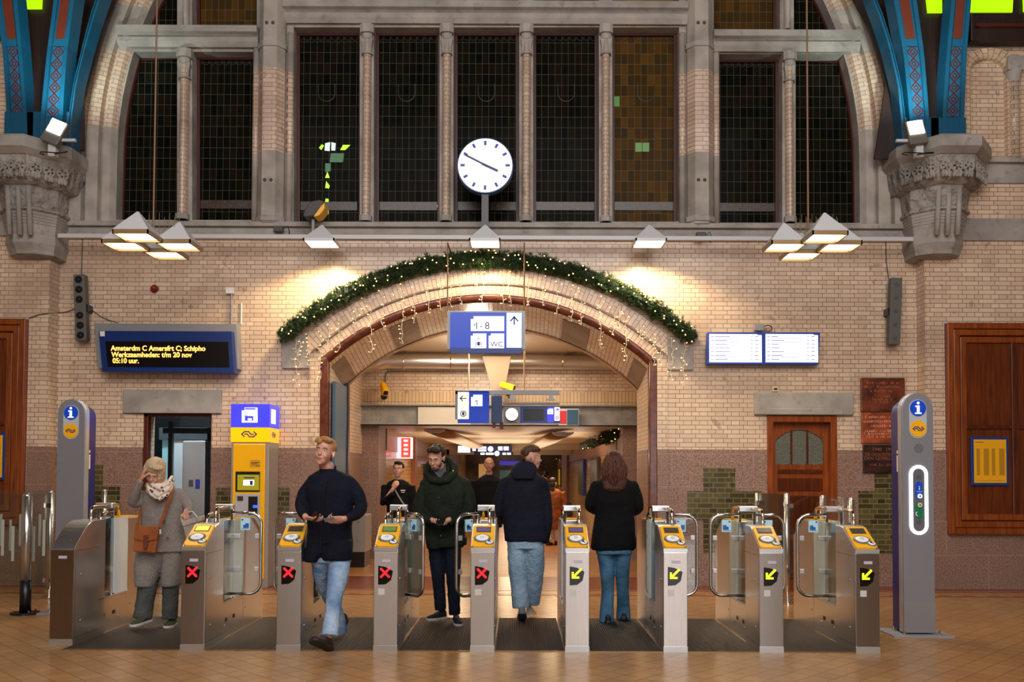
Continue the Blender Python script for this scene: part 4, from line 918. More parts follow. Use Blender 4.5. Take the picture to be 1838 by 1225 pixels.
def cluster(side, rodx, pts, label):
    near = P(*pts[0][:2], 10.2); zr = near.z; cx = sum(P(p_[0], p_[1], p_[2]).x for p_ in pts)/4; cy = 10.6
    t = thing('pendant_light_cluster', label, 'pendant lamp', (cx, cy, zr))
    o = MB(); o.cyl((P(rodx, 300, cy).x, cy, zr+.1), (P(rodx, 300, cy).x, cy, 12.6), .011, 8); o.build('rod', mat('brown rod', (130, 92, 66), .5, .2), t)
    o = MB(); X = P(rodx, 300, cy).x
    for p_ in pts: q_ = P(p_[0], p_[1], p_[2]); o.tube([(X, cy, zr+.1), (q_.x, p_[2], zr+.12)], .012, 6)
    o.build('arm', GREY, t)
    o = MB()
    for i in range(26):
        x = cx+.02*i-.2; o.cyl((x, cy-.05+.1*(i % 3), zr+.15), (x+.003, cy-.05+.1*(i % 3), zr+.31+.05*(i % 2)), .0025, 4)
    o.build('bird_spikes', mat('brass wire', (170, 150, 100), .4, .6), t)
    for i, (px, py, Y) in enumerate(pts):
        c = P(px, py, Y); s, h = .40, .27; q_ = s/2; z = zr
        o = MB(); o.rings([[(c.x-q_, Y-q_, z+.02), (c.x+q_, Y-q_, z+.02), (c.x+q_, Y+q_, z+.02), (c.x-q_, Y+q_, z+.02)], [(c.x-.01, Y-.01, z+h), (c.x+.01, Y-.01, z+h), (c.x+.01, Y+.01, z+h), (c.x-.01, Y+.01, z+h)]]); sh = o.build('lamp_shade', WHP, t)
        o = MB()
        for a_, b_ in (((c.x-q_, Y-q_, z-.03), (c.x+q_, Y-q_+.015, z+.02)), ((c.x-q_, Y+q_-.015, z-.03), (c.x+q_, Y+q_, z+.02)), ((c.x-q_, Y-q_, z-.03), (c.x-q_+.015, Y+q_, z+.02)), ((c.x+q_-.015, Y-q_, z-.03), (c.x+q_, Y+q_, z+.02))): o.box(a_, b_)
        o.build('rim', mat('bronze rim', (150, 120, 80), .35, .3), sh); o = MB(); o.box((c.x-q_+.02, Y-q_+.02, z-.005), (c.x+q_-.02, Y+q_-.02, z+.005)); o.build('diffuser', LAMP, sh)
    spot('pendant_light', (cx, cy, zr-.08), (cx, cy, 0), 120, (1, .86, .66), 150, .8, .3)
cluster(-1, 277, ((247, 423, 10.2), (226, 436, 10.62), (322, 437, 10.62), (299, 452, 11.05)), 'cluster of four white pyramid pendant lamps hanging by a rod on the left')
cluster(1, 1450, ((1480, 425, 10.2), (1407, 437, 10.62), (1506, 438, 10.62), (1436, 453, 11.05)), 'cluster of four white pyramid pendant lamps hanging by a rod on the right')
# ------------------------------------------------------------------ clock
def disc(o, c, r, y0, y1, n=48, mi=0): o.cyl((c.x, y0, c.z), (c.x, y1, c.z), r, n, mi)
def clock(name, label, px, py, Y, R, ang_h, ang_m, pole=None, big=True):
    c = P(px, py, Y); t = thing(name, label, 'clock', (c.x, Y, c.z)); o = MB(); disc(o, c, R, Y-.04, Y+.10); o.build('case', mat('blue grey clock case', (60, 90, 140), .3), t, bevel=.006)
    o = MB(); disc(o, c, R*.96, Y-.046, Y-.04); o.build('dial', mat('lit clock dial', (244, 246, 250), .3, emit=.9, ecol=(244, 246, 252)), t)
    def bar(a, r0, r1, w_, y): d = Vector((math.sin(a), 0, math.cos(a))); u = Vector((math.cos(a), 0, -math.sin(a))); return [c+d*r0-u*w_+Vector((0, y, 0)), c+d*r0+u*w_+Vector((0, y, 0)), c+d*r1+u*w_+Vector((0, y, 0)), c+d*r1-u*w_+Vector((0, y, 0))]
    def solid(o, q_): o.rings([q_, [p_+Vector((0, .004, 0)) for p_ in q_]])
    if big:
        o = MB()
        for i in range(12): solid(o, bar(i*math.pi/6, R*.72, R*.88, R*.045, -.052))
        for i in range(60):
            if i % 5: a = i*math.pi/30; d = Vector((math.sin(a), 0, math.cos(a))); q_ = c+d*R*.85; o.cyl((q_.x, Y-.052, q_.z), (q_.x, Y-.046, q_.z), R*.013, 6)
        o.build('hour_marks', mat('violet blue marks', (50, 40, 170), .4), t)
    o = MB(); solid(o, bar(ang_h, -R*.12, R*.5, R*(.045 if big else .03), -.060)); o.build('hour_hand', mat('clock hand navy', (16, 44, 96), .4), t)
    o = MB(); solid(o, bar(ang_m, -R*.12, R*.82, R*(.034 if big else .02), -.066)); o.build('minute_hand', mat('clock hand navy', (16, 44, 96), .4), t)
    if pole: o = MB(); o.cbox((c.x, Y+.03, (c.z-R+pole)/2), (.095, .08, c.z-R-pole+.02)); o.build('pole', BLACK, t)
    return t
clock('station_clock', 'large round white station clock on a black post above the sill', 871, 299, 12.35, .385, math.radians(115), math.radians(-63), P(871, 402, 12.35).z-.05)
# black and yellow projector-like camera on the sill
t = thing('dome_camera', 'black and yellow hooded camera standing on the sill left of the clock', 'security camera', tuple(P(565, 400, 12.5))); Y = 12.5
o = MB(); L1 = PX([(547, 392), (549, 381), (560, 366), (575, 363), (585, 366), (580, 376), (566, 392), (556, 394)], Y); o.prism([L1], XZ, Y-.12, Y+.12); o.build('hood', DGREY, t, bevel=.025)
o = MB(); L1 = PX([(566, 393), (580, 374), (586, 368), (586, 380), (577, 391), (569, 394)], Y); o.prism([L1], XZ, Y-.13, Y+.13); o.build('yellow_shell', YEL, t, bevel=.02)
o = MB(); o.cyl(tuple(P(562, 394, Y)), tuple(P(562, 432, Y)), .022, 10); o.build('post', GREY, t)
def floodlight(px, py, lab, tilt, Y):
    c = P(px, py, Y); t = thing('floodlight', lab, 'floodlight', tuple(c)); M = Matrix.Translation(c) @ Matrix.Rotation(tilt, 4, 'Y') @ Matrix.Rotation(math.radians(-12), 4, 'X')
    o = MB(); o.box((-.12, 0, -.2), (.12, .10, .14), 0, M); o.build('housing', mat('floodlight aluminium', (104, 98, 90), .4), t, bevel=.01)
    o = MB(); o.box((-.095, -.012, -.06), (.095, 0, .125), 0, M); o.build('lamp_face', mat('floodlight lens', (235, 255, 250), .2, emit=9, ecol=(232, 255, 246)), t)
    o = MB(); o.cbox((c.x-(.05 if tilt > 0 else -.05), c.y+.06, c.z-.27), (.10, .08, .16)); o.build('bracket', LGREY, t); o = MB(); o.tube([(c.x+.2*s_*math.sin(i*.7), c.y-.05+.05*math.cos(i*.9), c.z-.33+.02*math.sin(i*1.3)) for i in range(9) for s_ in (1,)], .008, 5); o.build('cable', BLACK, t)
    o = MB(); s_ = 1 if tilt > 0 else -1; o.cbox((c.x+s_*.15, c.y+.05, c.z-.13), (.2, .04, .035)); o.build('arm', LGREY, t)
    spot('floodlight_beam', tuple(c+Vector((0, -.1, .1))), tuple(c+Vector((0, .35, 1.2))), 90, (.75, 1, .95), 110, .8, .08)
floodlight(99, 232, 'lit floodlight on the left corbel before the turquoise ribs', math.radians(22), YS-.75)
floodlight(1645, 233, 'lit floodlight on the right corbel before the turquoise ribs', math.radians(-8), YS-.75)
# ------------------------------------------------------------------ wall equipment
def cable(name, pts, r, m, label, cat='cable'): o = MB(); o.tube(pts, r, 6); return tag(o.build(name, m), label, cat)
def colspeaker(px0, px1, py0, py1, tilt, lab, cones):
    Y = YW-.14; a, c = P(px0, py0, Y), P(px1, py1, Y); cx, cz = (a.x+c.x)/2, (a.z+c.z)/2; w_, h = .155, a.z-c.z; M = Matrix.Translation((cx, Y, cz)) @ Matrix.Rotation(tilt, 4, 'Y')
    t = thing('column_speaker', lab, 'loudspeaker', (cx, Y, cz)); o = MB(); o.box((-w_/2, -.06, -h/2), (w_/2, .06, h/2), 0, M); o.build('cabinet', mat('grey speaker', (92, 90, 86), .6), t, bevel=.01)
    for z in (-.42, -.27, -.12, .12, .27, .42) if cones else (-.4, .0, .4, -.2, .2):
        o = MB(); k_ = M @ Vector((0, -.062, z*h)); r_ = .05 if cones else .03; o.cyl(tuple(k_+Vector((0, .008, 0))), tuple(k_-Vector((0, .006, 0))), r_, 14); o.ell(tuple(k_-Vector((0, .006, 0))), (r_*.5, .012, r_*.5), 8, 5); o.build('driver', BLACK if cones else mat('grey speaker grille', (84, 82, 78), .6), t)
    o = MB(); o.cbox((cx+(.08 if cones else -.08), Y+.06, cz), (.03, .16, .1)); o.build('bracket', BLACK, t)
colspeaker(136, 157, 494, 613, math.radians(-3), 'grey column loudspeaker with six drivers on the wall left of the dot display', True)
colspeaker(1594, 1616, 500, 620, math.radians(2.5), 'grey column loudspeaker on the wall right of the departure screens', False)
cable('speaker_cable', [P(148, 428, YW-.01), P(147, 470, YW-.01), P(146, 494, YW-.03)], .006, DGREY, 'thin cable dropping to the left column loudspeaker')
cable('speaker_cable', [P(1590, 432, YW-.01), P(1591, 470, YW-.01), P(1595, 500, YW-.03)], .006, DGREY, 'thin cable dropping to the right column loudspeaker')
cable('wall_cable', [P(52, 571, YS-.02), P(70, 565, YS-.02), P(86, 563, YS-.02), P(104, 562, YW-.02), P(120, 560, YW-.02), P(135, 554, YW-.02)], .006, DGREY, 'sagging cable from the oak shutter to the left loudspeaker')
cable('wall_cable', [P(163, 555, YW-.02), P(180, 568, YW-.02), P(195, 575, YW-.02), P(212, 580, YW-.04)], .005, DGREY, 'thin cable from the left loudspeaker to the dot display')
t = thing('alarm_beacon', 'small red alarm beacon on the bricks above the dot display', 'alarm', tuple(P(278, 519, YW))); c = P(278, 519, YW)
o = MB(); o.cyl((c.x, YW, c.z), (c.x, YW-.03, c.z), .055, 16); o.build('base', mat('dark red', (90, 12, 14), .4), t); o = MB(); o.ell((c.x, YW-.04, c.z), (.042, .05, .042), 12, 8); o.build('lens', mat('red lens', (150, 10, 14), .15), t, smooth=True)
t = thing('junction_box', 'white junction box with a pipe down to the dot display', 'junction box', tuple(P(414, 523, YW))); c = P(414, 523, YW)
o = MB(); o.cbox((c.x, YW-.03, c.z), (.11, .06, .09)); o.build('box', WHITE, t, bevel=.006); o = MB(); o.cyl((c.x+.02, YW-.02, c.z-.04), (c.x+.02, YW-.02, P(417, 583, YW).z), .014, 8); o.build('pipe', GREY, t)
o = MB(); q_ = P(434, 545, YW); o.cyl((q_.x, YW-.015, q_.z), (q_.x, YW-.015, P(434, 582, YW).z), .01, 8); o.build('side_pipe', WHITE, t)
# dot matrix display
Y = YW-.22; t = thing('dot_matrix_display', 'wide blue framed dot matrix board with amber text above the left doorway', 'display', tuple(P(300, 670, Y)))
o = MB(); o.prism([PX([(175, 583), (430, 584), (433, 665), (181, 663)], YW-.05)], XZ, YW-.16, YW-.002); o.build('housing', mat('housing grey', (138, 138, 142), .4), t, bevel=.01)
o = MB(); o.prism([PX([(179, 595), (418, 596), (423, 670), (186, 668)], Y)], XZ, Y-.04, YW-.1); o.build('frame', mat('display blue', (10, 44, 112), .35), t, bevel=.006)
o = MB(); o.prism([PX([(189, 613), (410, 614), (412, 660), (194, 659)], Y-.04)], XZ, Y-.046, Y-.04); o.build('screen', SCREEN, t)
o = MB(); o.prism([PX([(179, 595), (188, 595), (188, 604), (180, 604)], Y-.04)], XZ, Y-.044, Y-.04); o.build('corner_label', WHITE, t)
AMB = mat('amber dots', (255, 190, 90), .3, emit=2.2, ecol=(255, 186, 84))
for s, px, py, x1 in (('Amsterdm C Amersfrt C; Schipho', 199, 629.5, 369), ('Werkzaamheden: t/m 20 nov', 200, 641, 345), ('05:10 uur.', 202, 652, 249)):
    q_ = P(px, py, Y-.047); tx = text(s, .098, (q_.x, Y-.047, q_.z), AMB, t, bold=.0022)
    wtx = (P(x1, py, Y-.047).x-q_.x); bpy.context.view_layer.update(); tx.scale.x = wtx/max(.01, tx.dimensions.x)
# departure screens
Y = YW-.14; t = thing('departure_screens', 'pair of lit white departure screens in a blue frame above the right oak door', 'display', tuple(P(1370, 655, Y)))
o = MB(); o.prism([PX([(1270, 597), (1472, 597), (1469, 655), (1269, 654)], Y)], XZ, Y, YW-.03); o.build('frame', BLUE, t, bevel=.006); SW = mat('lit screen', (240, 242, 255), .2, emit=1.05, ecol=(238, 242, 255)); INK = mat('screen ink', (110, 112, 180), .4, emit=.15, ecol=(110, 112, 190)); INKD = mat('screen ink dark', (60, 50, 170), .4, emit=.2, ecol=(60, 50, 170))
for x0, x1 in ((1273, 1367), (1374, 1468)):
    o = MB(); p = rectpx(x0, 600, x1, 651, Y); o.box((p[0][0], Y-.006, p[2][1]), (p[1][0], Y, p[0][1])); sc = o.build('screen', SW, t); o = MB(); o2 = MB(); rn = random.Random(x0)
    for i in range(7):
        yy = 604+i*6.8; 
        for (a, c, hh) in ((x0+2, x0+8, 1.1), (x0+10, x0+rn.uniform(22, 40), 1.3), (x0+82, x0+88, 1.2)): p = rectpx(a, yy, c, yy+hh, Y); o.box((p[0][0], Y-.008, p[2][1]), (p[1][0], Y-.006, p[0][1]))
        p = rectpx(x0+10, yy+3.2, x0+rn.uniform(40, 70), yy+4, Y); o.box((p[0][0], Y-.008, p[2][1]), (p[1][0], Y-.006, p[0][1]))
        p = rectpx(x0+75, yy-.5, x0+76.6, yy+1.2, Y); o2.box((p[0][0], Y-.008, p[2][1]), (p[1][0], Y-.006, p[0][1]))
    p = rectpx(x1-8, 600, x1, 602, Y); o2.box((p[0][0], Y-.008, p[2][1]), (p[1][0], Y-.006, p[0][1])); o.build('timetable_lines', INK, sc); o2.build('timetable_marks', INKD, sc)
t = thing('splitter_box', 'small grey box with a looped cable on top of the departure screens', 'junction box', tuple(P(1362, 589, YW))); c = P(1362, 589, YW-.05); o = MB(); o.cbox(tuple(c), (.14, .08, .09)); o.build('box', GREY, t, bevel=.01)
o = MB(); o.tube([c+Vector((.07, -.02, .02))]+[c+Vector((.12+.06*math.sin(a), -.02, .045*math.cos(a)-.01)) for a in [i*.4 for i in range(8)]]+[c+Vector((.07, -.02, -.04))], .007, 6); o.build('cable', BLACK, t)
for px, py, lb in ((500, 412, 'small junction box with looped cables on the sill left of the first wall lamp'), (1258, 423, 'small junction box with a cable on the sill right of the last wall lamp')):
    t = thing('junction_box', lb, 'junction box', tuple(P(px, py, YW-.15))); c = P(px, py, YW-.16); o = MB(); o.cbox(tuple(c), (.13, .08, .08)); o.build('box', DGREY, t, bevel=.008); o = MB(); o.tube([c+Vector((.06, 0, 0)), c+Vector((.13, 0, .05)), c+Vector((.15, 0, -.03)), c+Vector((.14, .05, -.08))], .008, 6); o.build('cable', BLACK, t)
c = P(1391, 699, YW); t = thing('wall_sensor', 'tiny cream sensor box on the wall above the right door lintel', 'sensor', tuple(c)); o = MB(); o.cbox((c.x, YW-.01, c.z), (.085, .03, .07)); o.build('box', mat('cream plastic', (214, 196, 160), .5), t); o = MB(); o.cbox((c.x, YW-.03, c.z), (.05, .01, .025)); o.build('slot', BROWN, t)
# plaques
COP = mat('dark bronze', (128, 62, 38), .3, .15, var=.45, vscale=5, bump=.3, bscale=30); COPL = mat('bronze relief lettering', (150, 92, 68), .35, .2)
def plaque(x0, y0, x1, y1, lines, lab, m, lm=COPL, sz=.075):
    p = rectpx(x0, y0, x1, y1, YW); t = thing('memorial_plaque', lab, 'plaque', ((p[0][0]+p[1][0])/2, YW, p[2][1])); o = MB(); o.box((p[0][0], YW-.05, p[2][1]), (p[1][0], YW-.012, p[0][1])); o.build('tablet', m, t, bevel=.012)
    W_ = (p[1][0]-p[0][0])*.86; rn = random.Random(int(y0))
    for s, px, py, k_ in lines:
        q_ = P(px, py, YW-.052)
        if s: tx = text(s, sz*k_, (q_.x, YW-.0525, q_.z), lm, t, align='CENTER'); wd = tx.data.vertices and max(v.co.x for v in tx.data.vertices)-min(v.co.x for v in tx.data.vertices); tx.scale.x = min(1, W_/max(wd, .01))
        else:   # worn relief nobody can read: letter-high strokes
            o = MB(); x = q_.x-W_*.5*k_
            while x < q_.x+W_*.5*k_:
                if rn.random() < .85: o.box((x, YW-.0525, q_.z), (x+rn.uniform(.006, .02), YW-.0515, q_.z+rn.uniform(.02, .038)))
                x += .026
            o.build('relief_lettering', lm, t)
plaque(1543, 679, 1622, 740, [('', 1583, y, k_) for y, k_ in ((690, .9), (697, .95), (704, .6), (714, .4), (719, .5), (724, .4))], 'uppermost of three bronze memorial plaques, tallest and darkest brown', COP, mat('dull bronze lettering', (156, 84, 58), .4, .1))
plaque(1544, 741, 1624, 797, [('', 1584, y, k_) for y, k_ in ((751, .9), (759, .98), (767, .6), (776, .9), (781, .95), (786, .8))], 'middle bronze memorial plaque with the brightest reddish relief lines', mat('red bronze', (176, 84, 48), .28, .15, var=.35, vscale=5, bump=.3, bscale=30), mat('bright bronze lettering', (214, 150, 116), .3, .2))
plaque(1547, 799, 1626, 850, (('1940   1945', 1586, 810, .9), ('TER GEDACHTENIS AAN', 1586, 819, .85), ('DEN GEVALLENEN', 1586, 826, .9), ('', 1586, 837, .9)), 'lowest bronze memorial plaque, nearly black with 1940 - 1945', mat('black bronze', (70, 42, 34), .3, .2, var=.4, vscale=6))
# yellow timetables on the oak shutters
def timetable(x0, y0, x1, y1, lab):
    y = YS-.03; p = rectpx(x0, y0, x1, y1, y); t = thing('timetable_poster', lab, 'timetable', ((p[0][0]+p[1][0])/2, y, p[2][1])); o = MB(); o.box((p[0][0], y-.03, p[2][1]), (p[1][0], y+.01, p[0][1])); o.build('frame', mat('timetable blue frame', (20, 60, 130), .3), t, bevel=.005)
    f = .035; o = MB(); o.box((p[0][0]+f, y-.034, p[2][1]+f), (p[1][0]-f, y-.03, p[0][1]-f)); sh = o.build('sheet', mat('timetable yellow', (240, 172, 20), .4), t)
    o = MB(); X0, X1, Z0, Z1 = p[0][0]+f, p[1][0]-f, p[2][1]+f, p[0][1]-f; W, H = X1-X0, Z1-Z0
    for cx in (.08, .3, .55, .78):
        for i in range(34):
            z = Z1-H*(.22+.62*i/34); o.box((X0+W*cx, y-.036, z), (X0+W*(cx+(.16 if cx in (.3, .78) else .1)), y-.034, z+H*.009))
    o.box((X0+W*.05, y-.036, Z1-H*.07), (X0+W*.3, y-.034, Z1-H*.055)); o.box((X0+W*.05, y-.036, Z0+H*.05), (X0+W*.9, y-.034, Z0+H*.055)); o.build('timetable_lines', mat('timetable ink', (130, 92, 20), .5), sh)
timetable(1741, 785, 1808, 872, 'yellow departure timetable in a blue frame on the right oak shutter'); timetable(-58, 777, 12, 862, 'yellow departure timetable in a blue frame at the left picture edge')
# ------------------------------------------------------------------ hanging signs
def bx(o, x0, y0, x1, y1, Y, d0, d1, mi=0): p = rectpx(x0, y0, x1, y1, Y); o.box((p[0][0], Y+d0, p[2][1]), (p[1][0], Y+d1, p[0][1]), mi)
SG = mat('sign frame grey', (168, 176, 186), .35); Y = 12.1
def notch(x0, y0, x1, y1, n=5): return [(x0, y0+n), (x0+n, y0+n), (x0+n, y0), (x1, y0), (x1, y1), (x0, y1)]
t = thing('platform_sign', 'large hanging blue and white sign reading 1-8 and WC under the arch', 'sign', tuple(P(875, 640, Y)))
o = MB(); bx(o, 803, 558, 943, 628, Y, .0, .12); o.build('frame', SG, t, bevel=.006); o = MB(); bx(o, 809, 562, 937, 636, Y, -.05, .0); o.build('lower_edge', mat('sign blue edge', (16, 54, 140), .3), t, bevel=.004)
o = MB(); bx(o, 809, 562.5, 909, 626, Y, -.054, -.05); bp_ = o.build('blue_panel', LBLUE, t); o = MB(); bx(o, 909.5, 563, 936.5, 625.5, Y, -.054, -.05); wp = o.build('arrow_panel', LWHITE, t)
o = MB()
for l in (notch(845, 568, 905, 594.5), notch(845, 599, 873, 625.5, 4), notch(877, 599, 905, 625.5, 4)): o.prism([PX(l, Y-.055)], XZ, Y-.058, Y-.054)
o.build('white_fields', LWHITE, t); INKN = mat('sign navy ink', (70, 66, 130), .5)
for s, px, py, sz in (('1', 851, 591, .135), ('-', 861, 590, .12), ('8', 870, 591, .135), ('WC', 880, 622.5, .098)): q_ = P(px, py, Y-.06); text(s, sz, (q_.x, Y-.0595, q_.z), INKN, t)
o = MB(); Z_ = Y-.06
FLAG = []
def bar2(o, a, c, w_, Y0, th=.003):
    A, B = P(*a, Y0), P(*c, Y0); d = (B-A).normalized(); u = Vector((d.z, 0, -d.x))*w_; o.rings([[A-u, A+u, B+u, B-u], [q+Vector((0, th, 0)) for q in (A-u, A+u, B+u, B-u)]])
NB2 = mat('sign arrow blue', (40, 66, 160), .5)
o1 = MB(); bar2(o1, (853.6, 582), (850.6, 585.2), .006, Z_); o1.build('figure_flag', INKN, t)
bar2(o, (923, 583.5), (923, 569), .009, Z_); bar2(o, (916, 577), (923.6, 568.4), .009, Z_); bar2(o, (930, 577), (922.4, 568.4), .009, Z_); o.build('up_arrow', NB2, t)
o = MB(); bx(o, 856.5, 614, 861.5, 620.5, Z_, 0, .003); bx(o, 854, 614, 855, 620.5, Z_, 0, .003); bx(o, 863, 614, 864, 620.5, Z_, 0, .003); bx(o, 851, 611.5, 867, 612.2, Z_, 0, .003); bx(o, 851, 622, 867, 622.6, Z_, 0, .003); bx(o, 856, 607.5, 862, 608.6, Z_, 0, .003); o.build('luggage_pictogram', NAVY, t)
for px in (803.5, 941): o = MB(); q_ = P(px, 436, Y+.06); o.tube([P(px, 560, Y+.06), q_, (q_.x, YW-.02, q_.z)], .010, 8); o.build('hanging_rod', mat('brown rod', (130, 92, 66), .4, .5), t)
Y = 14.6
t = thing('platform_sign', 'smaller hanging blue and white sign with left arrow and platform 1', 'sign', tuple(P(848, 760, Y)))
o = MB(); bx(o, 817, 702, 878, 753, Y, .0, .10); bx(o, 817, 700, 1004, 709, Y, .0, .08); o.build('frame', SG, t, bevel=.004)
o = MB(); bx(o, 822, 704.5, 878, 760.5, Y, -.04, -.001); o.build('blue_panel', LBLUE, t); o = MB(); bx(o, 822, 704.5, 842, 753, Y, -.045, -.04); o.build('arrow_panel', mat('lit cream panel', (250, 240, 214), .3, emit=.8, ecol=(250, 240, 214)), t)
o = MB(); o.prism([PX(notch(845.5, 709, 866, 729.5, 4), Y-.045)], XZ, Y-.048, Y-.04); o.build('white_field', LWHITE, t); q_ = P(853, 727, Y-.05); text('1', .115, (q_.x, Y-.0495, q_.z), NAVY, t); o = MB(); bar2(o, (855, 719.2), (852.6, 721.6), .006, Y-.05); o.build('figure_flag', NAVY, t)
o = MB(); Z_ = Y-.049; bar2(o, (826, 715.5), (837, 715.5), .008, Z_); bar2(o, (825.4, 716), (831, 710.5), .008, Z_); bar2(o, (825.4, 715), (831, 720.5), .008, Z_); o.build('left_arrow', NB2, t)
o = MB(); c = P(831.5, 743, Z_); o.tube([c+Vector((.045*math.cos(a), 0, .045*math.sin(a))) for a in [6.283*i/16 for i in range(16)]], .007, 5, closed=True); o.cbox(tuple(c), (.04, .004, .055)); o.build('lift_pictogram', NB2, t)
for px in (841, 941): o = MB(); a = P(px, 701, Y+.04); o.cyl(tuple(a), (a.x, Y+.04, RZ), .012, 8); o.build('hanging_rod', mat('beige rod', (196, 160, 126), .4, .3), t)
o = MB()
for px in (919, 989): bx(o, px-4, 709, px+4, 716, Y, .0, .06); bx(o, px-8, 716, px+8, 719, Y, .0, .08)
o.build('clamp', LGREY, t)
t = thing('column_beam_cover', 'dark blue steel box column hanging between the two signs', 'column cover', tuple(P(890, 770, 14.9))); o = MB(); bx(o, 882, 710, 901, 760, 14.75, 0, .25); o.build('cover', mat('slate blue steel', (48, 70, 120), .35), t, bevel=.006); o = MB(); bx(o, 884, 758, 889, 769, 14.75, .02, .2); bx(o, 897, 758, 903, 771, 14.75, .02, .2); o.build('foot', BROWN, t)
Y = 14.7; t = thing('platform_display', 'hanging departure display with round clock and empty black screen', 'display', tuple(P(955, 762, Y)))
o = MB(); bx(o, 904, 731, 934, 760, Y, -.03, .12); bx(o, 903, 723, 1004, 727, Y, 0, .1); o.build('grey_case', mat('display case grey', (150, 150, 150), .4), t, bevel=.004); o = MB(); bx(o, 934, 731, 1005, 760, Y, -.03, .12); o.build('blue_case', mat('display case blue', (14, 62, 150), .35, emit=.08, ecol=(14, 62, 170)), t, bevel=.004)
o = MB(); bx(o, 939, 734, 976, 756, Y, -.035, -.03); o.build('screen', SCREEN, t); o = MB(); bx(o, 982, 731.5, 994, 759, Y, -.035, -.03); o.build('violet_panel', LVIOL, t); o = MB(); bx(o, 995, 731.5, 1004.5, 756, Y, -.036, -.03); o.prism([PX(notch(982.5, 734, 993, 744, 2), Y-.036)], XZ, Y-.04, Y-.035); o.build('white_panel', LWHITE, t)
q_ = P(986, 742.5, Y-.042); text('1', .055, (q_.x, Y-.0415, q_.z), NAVY, t); o = MB(); bar2(o, (997.5, 739), (1002, 734.5), .005, Y-.038); bar2(o, (998, 734.5), (1002.4, 734.5), .005, Y-.038); bar2(o, (1002, 734.2), (1002, 739), .005, Y-.038); c = P(1000, 750.5, Y-.038); o.tube([c+Vector((.02*math.cos(a), 0, .02*math.sin(a))) for a in [6.283*i/12 for i in range(12)]], .005, 5, closed=True); o.build('direction_marks', NB2, t)
clock('small_clock', 'small round white clock at the left end of the hanging departure display', 918.7, 744.6, Y-.08, .105, math.radians(115), math.radians(-63), None, False)
t = thing('advert_board', 'red and blue advertising board fixed on the grey girder', 'poster', tuple(P(1025, 764, 16.3))); o = MB(); bx(o, 1003, 734, 1039, 764, 16.25, 0, .04); o.build('frame', LGREY, t); o = MB(); bx(o, 1018, 736, 1038, 763, 16.25, -.006, 0); o.build('blue_field', mat('advert blue', (40, 84, 112), .4), t); o = MB(); bx(o, 1004, 738, 1017, 761, 16.25, -.006, 0); o.build('red_field', mat('advert red', (206, 40, 46), .4), t)
Y = 26; t = thing('far_display_row', 'row of far lit blue and white signs hanging across the passage', 'display', tuple(P(880, 815, Y))); o = MB(); bx(o, 820, 800, 919, 811, Y, 0, .2); bx(o, 851, 811, 921, 818, Y+.4, 0, .1); o.build('case', mat('far sign navy', (24, 36, 96), .4), t)
o = MB()
for x0, y0, x1, y1 in ((858, 802, 873, 806), (858, 807, 873, 811), (894, 802, 902, 809), (904, 802, 913, 809), (848, 802, 854, 810), (822, 801, 844, 813), (862.5, 813, 870, 817), (872, 813, 886, 817), (902, 813, 908, 817), (910, 813, 917, 817)): bx(o, x0, y0, x1, y1, Y, -.02, 0)
for px, py, r_ in ((880.5, 806.5, .075), (892, 814.5, .07)): q_ = P(px, py, Y); disc(o, q_, r_*1.05, Y-.03, Y, 20)
o.build('lit_panel', mat('far lit white', (236, 240, 255), .3, emit=1.2, ecol=(236, 240, 255)), t)
for px in (850, 915): o = MB(); a = P(px, 801, Y+.1); o.cyl(tuple(a), (a.x, Y+.1, TZ), .012, 6); o.build('hanging_rod', DGREY, t)
# ------------------------------------------------------------------ information columns
NSY = mat('company yellow', (248, 180, 14), .35); IB = mat('info blue', (18, 70, 190), .3, emit=.15, ecol=(20, 70, 190))
def arrows(o, c, s, y, fn):
    """the railway company's double arrow mark"""
    def seg(a, b_, w_=.075): 
        A, B = Vector((a[0], a[1])), Vector((b_[0], b_[1])); d = (B-A).normalized(); u = Vector((-d.y, d.x))*w_
        q4 = [A-u-d*w_*.5, B-u+d*w_*.5, B+u+d*w_*.5, A+u-d*w_*.5]; o.rings([[fn(c, p_.x*s, p_.y*s, y) for p_ in q4], [fn(c, p_.x*s, p_.y*s, y+.004) for p_ in q4]])
    for a, b_ in (((-.62, .34), (-1, 0)), ((-1, 0), (-.62, -.34)), ((-.62, .34), (-.05, .34)), ((-.05, .34), (.25, -.02)), ((.25, -.02), (.62, -.02)), ((.62, .34), (1, 0)), ((1, 0), (.62, -.34)), ((.62, -.34), (.05, -.34)), ((.05, -.34), (-.25, .02)), ((-.25, .02), (-.62, .02))): seg(a, b_)
FN = lambda c, x, z, y: (c.x+x, y, c.z+z)
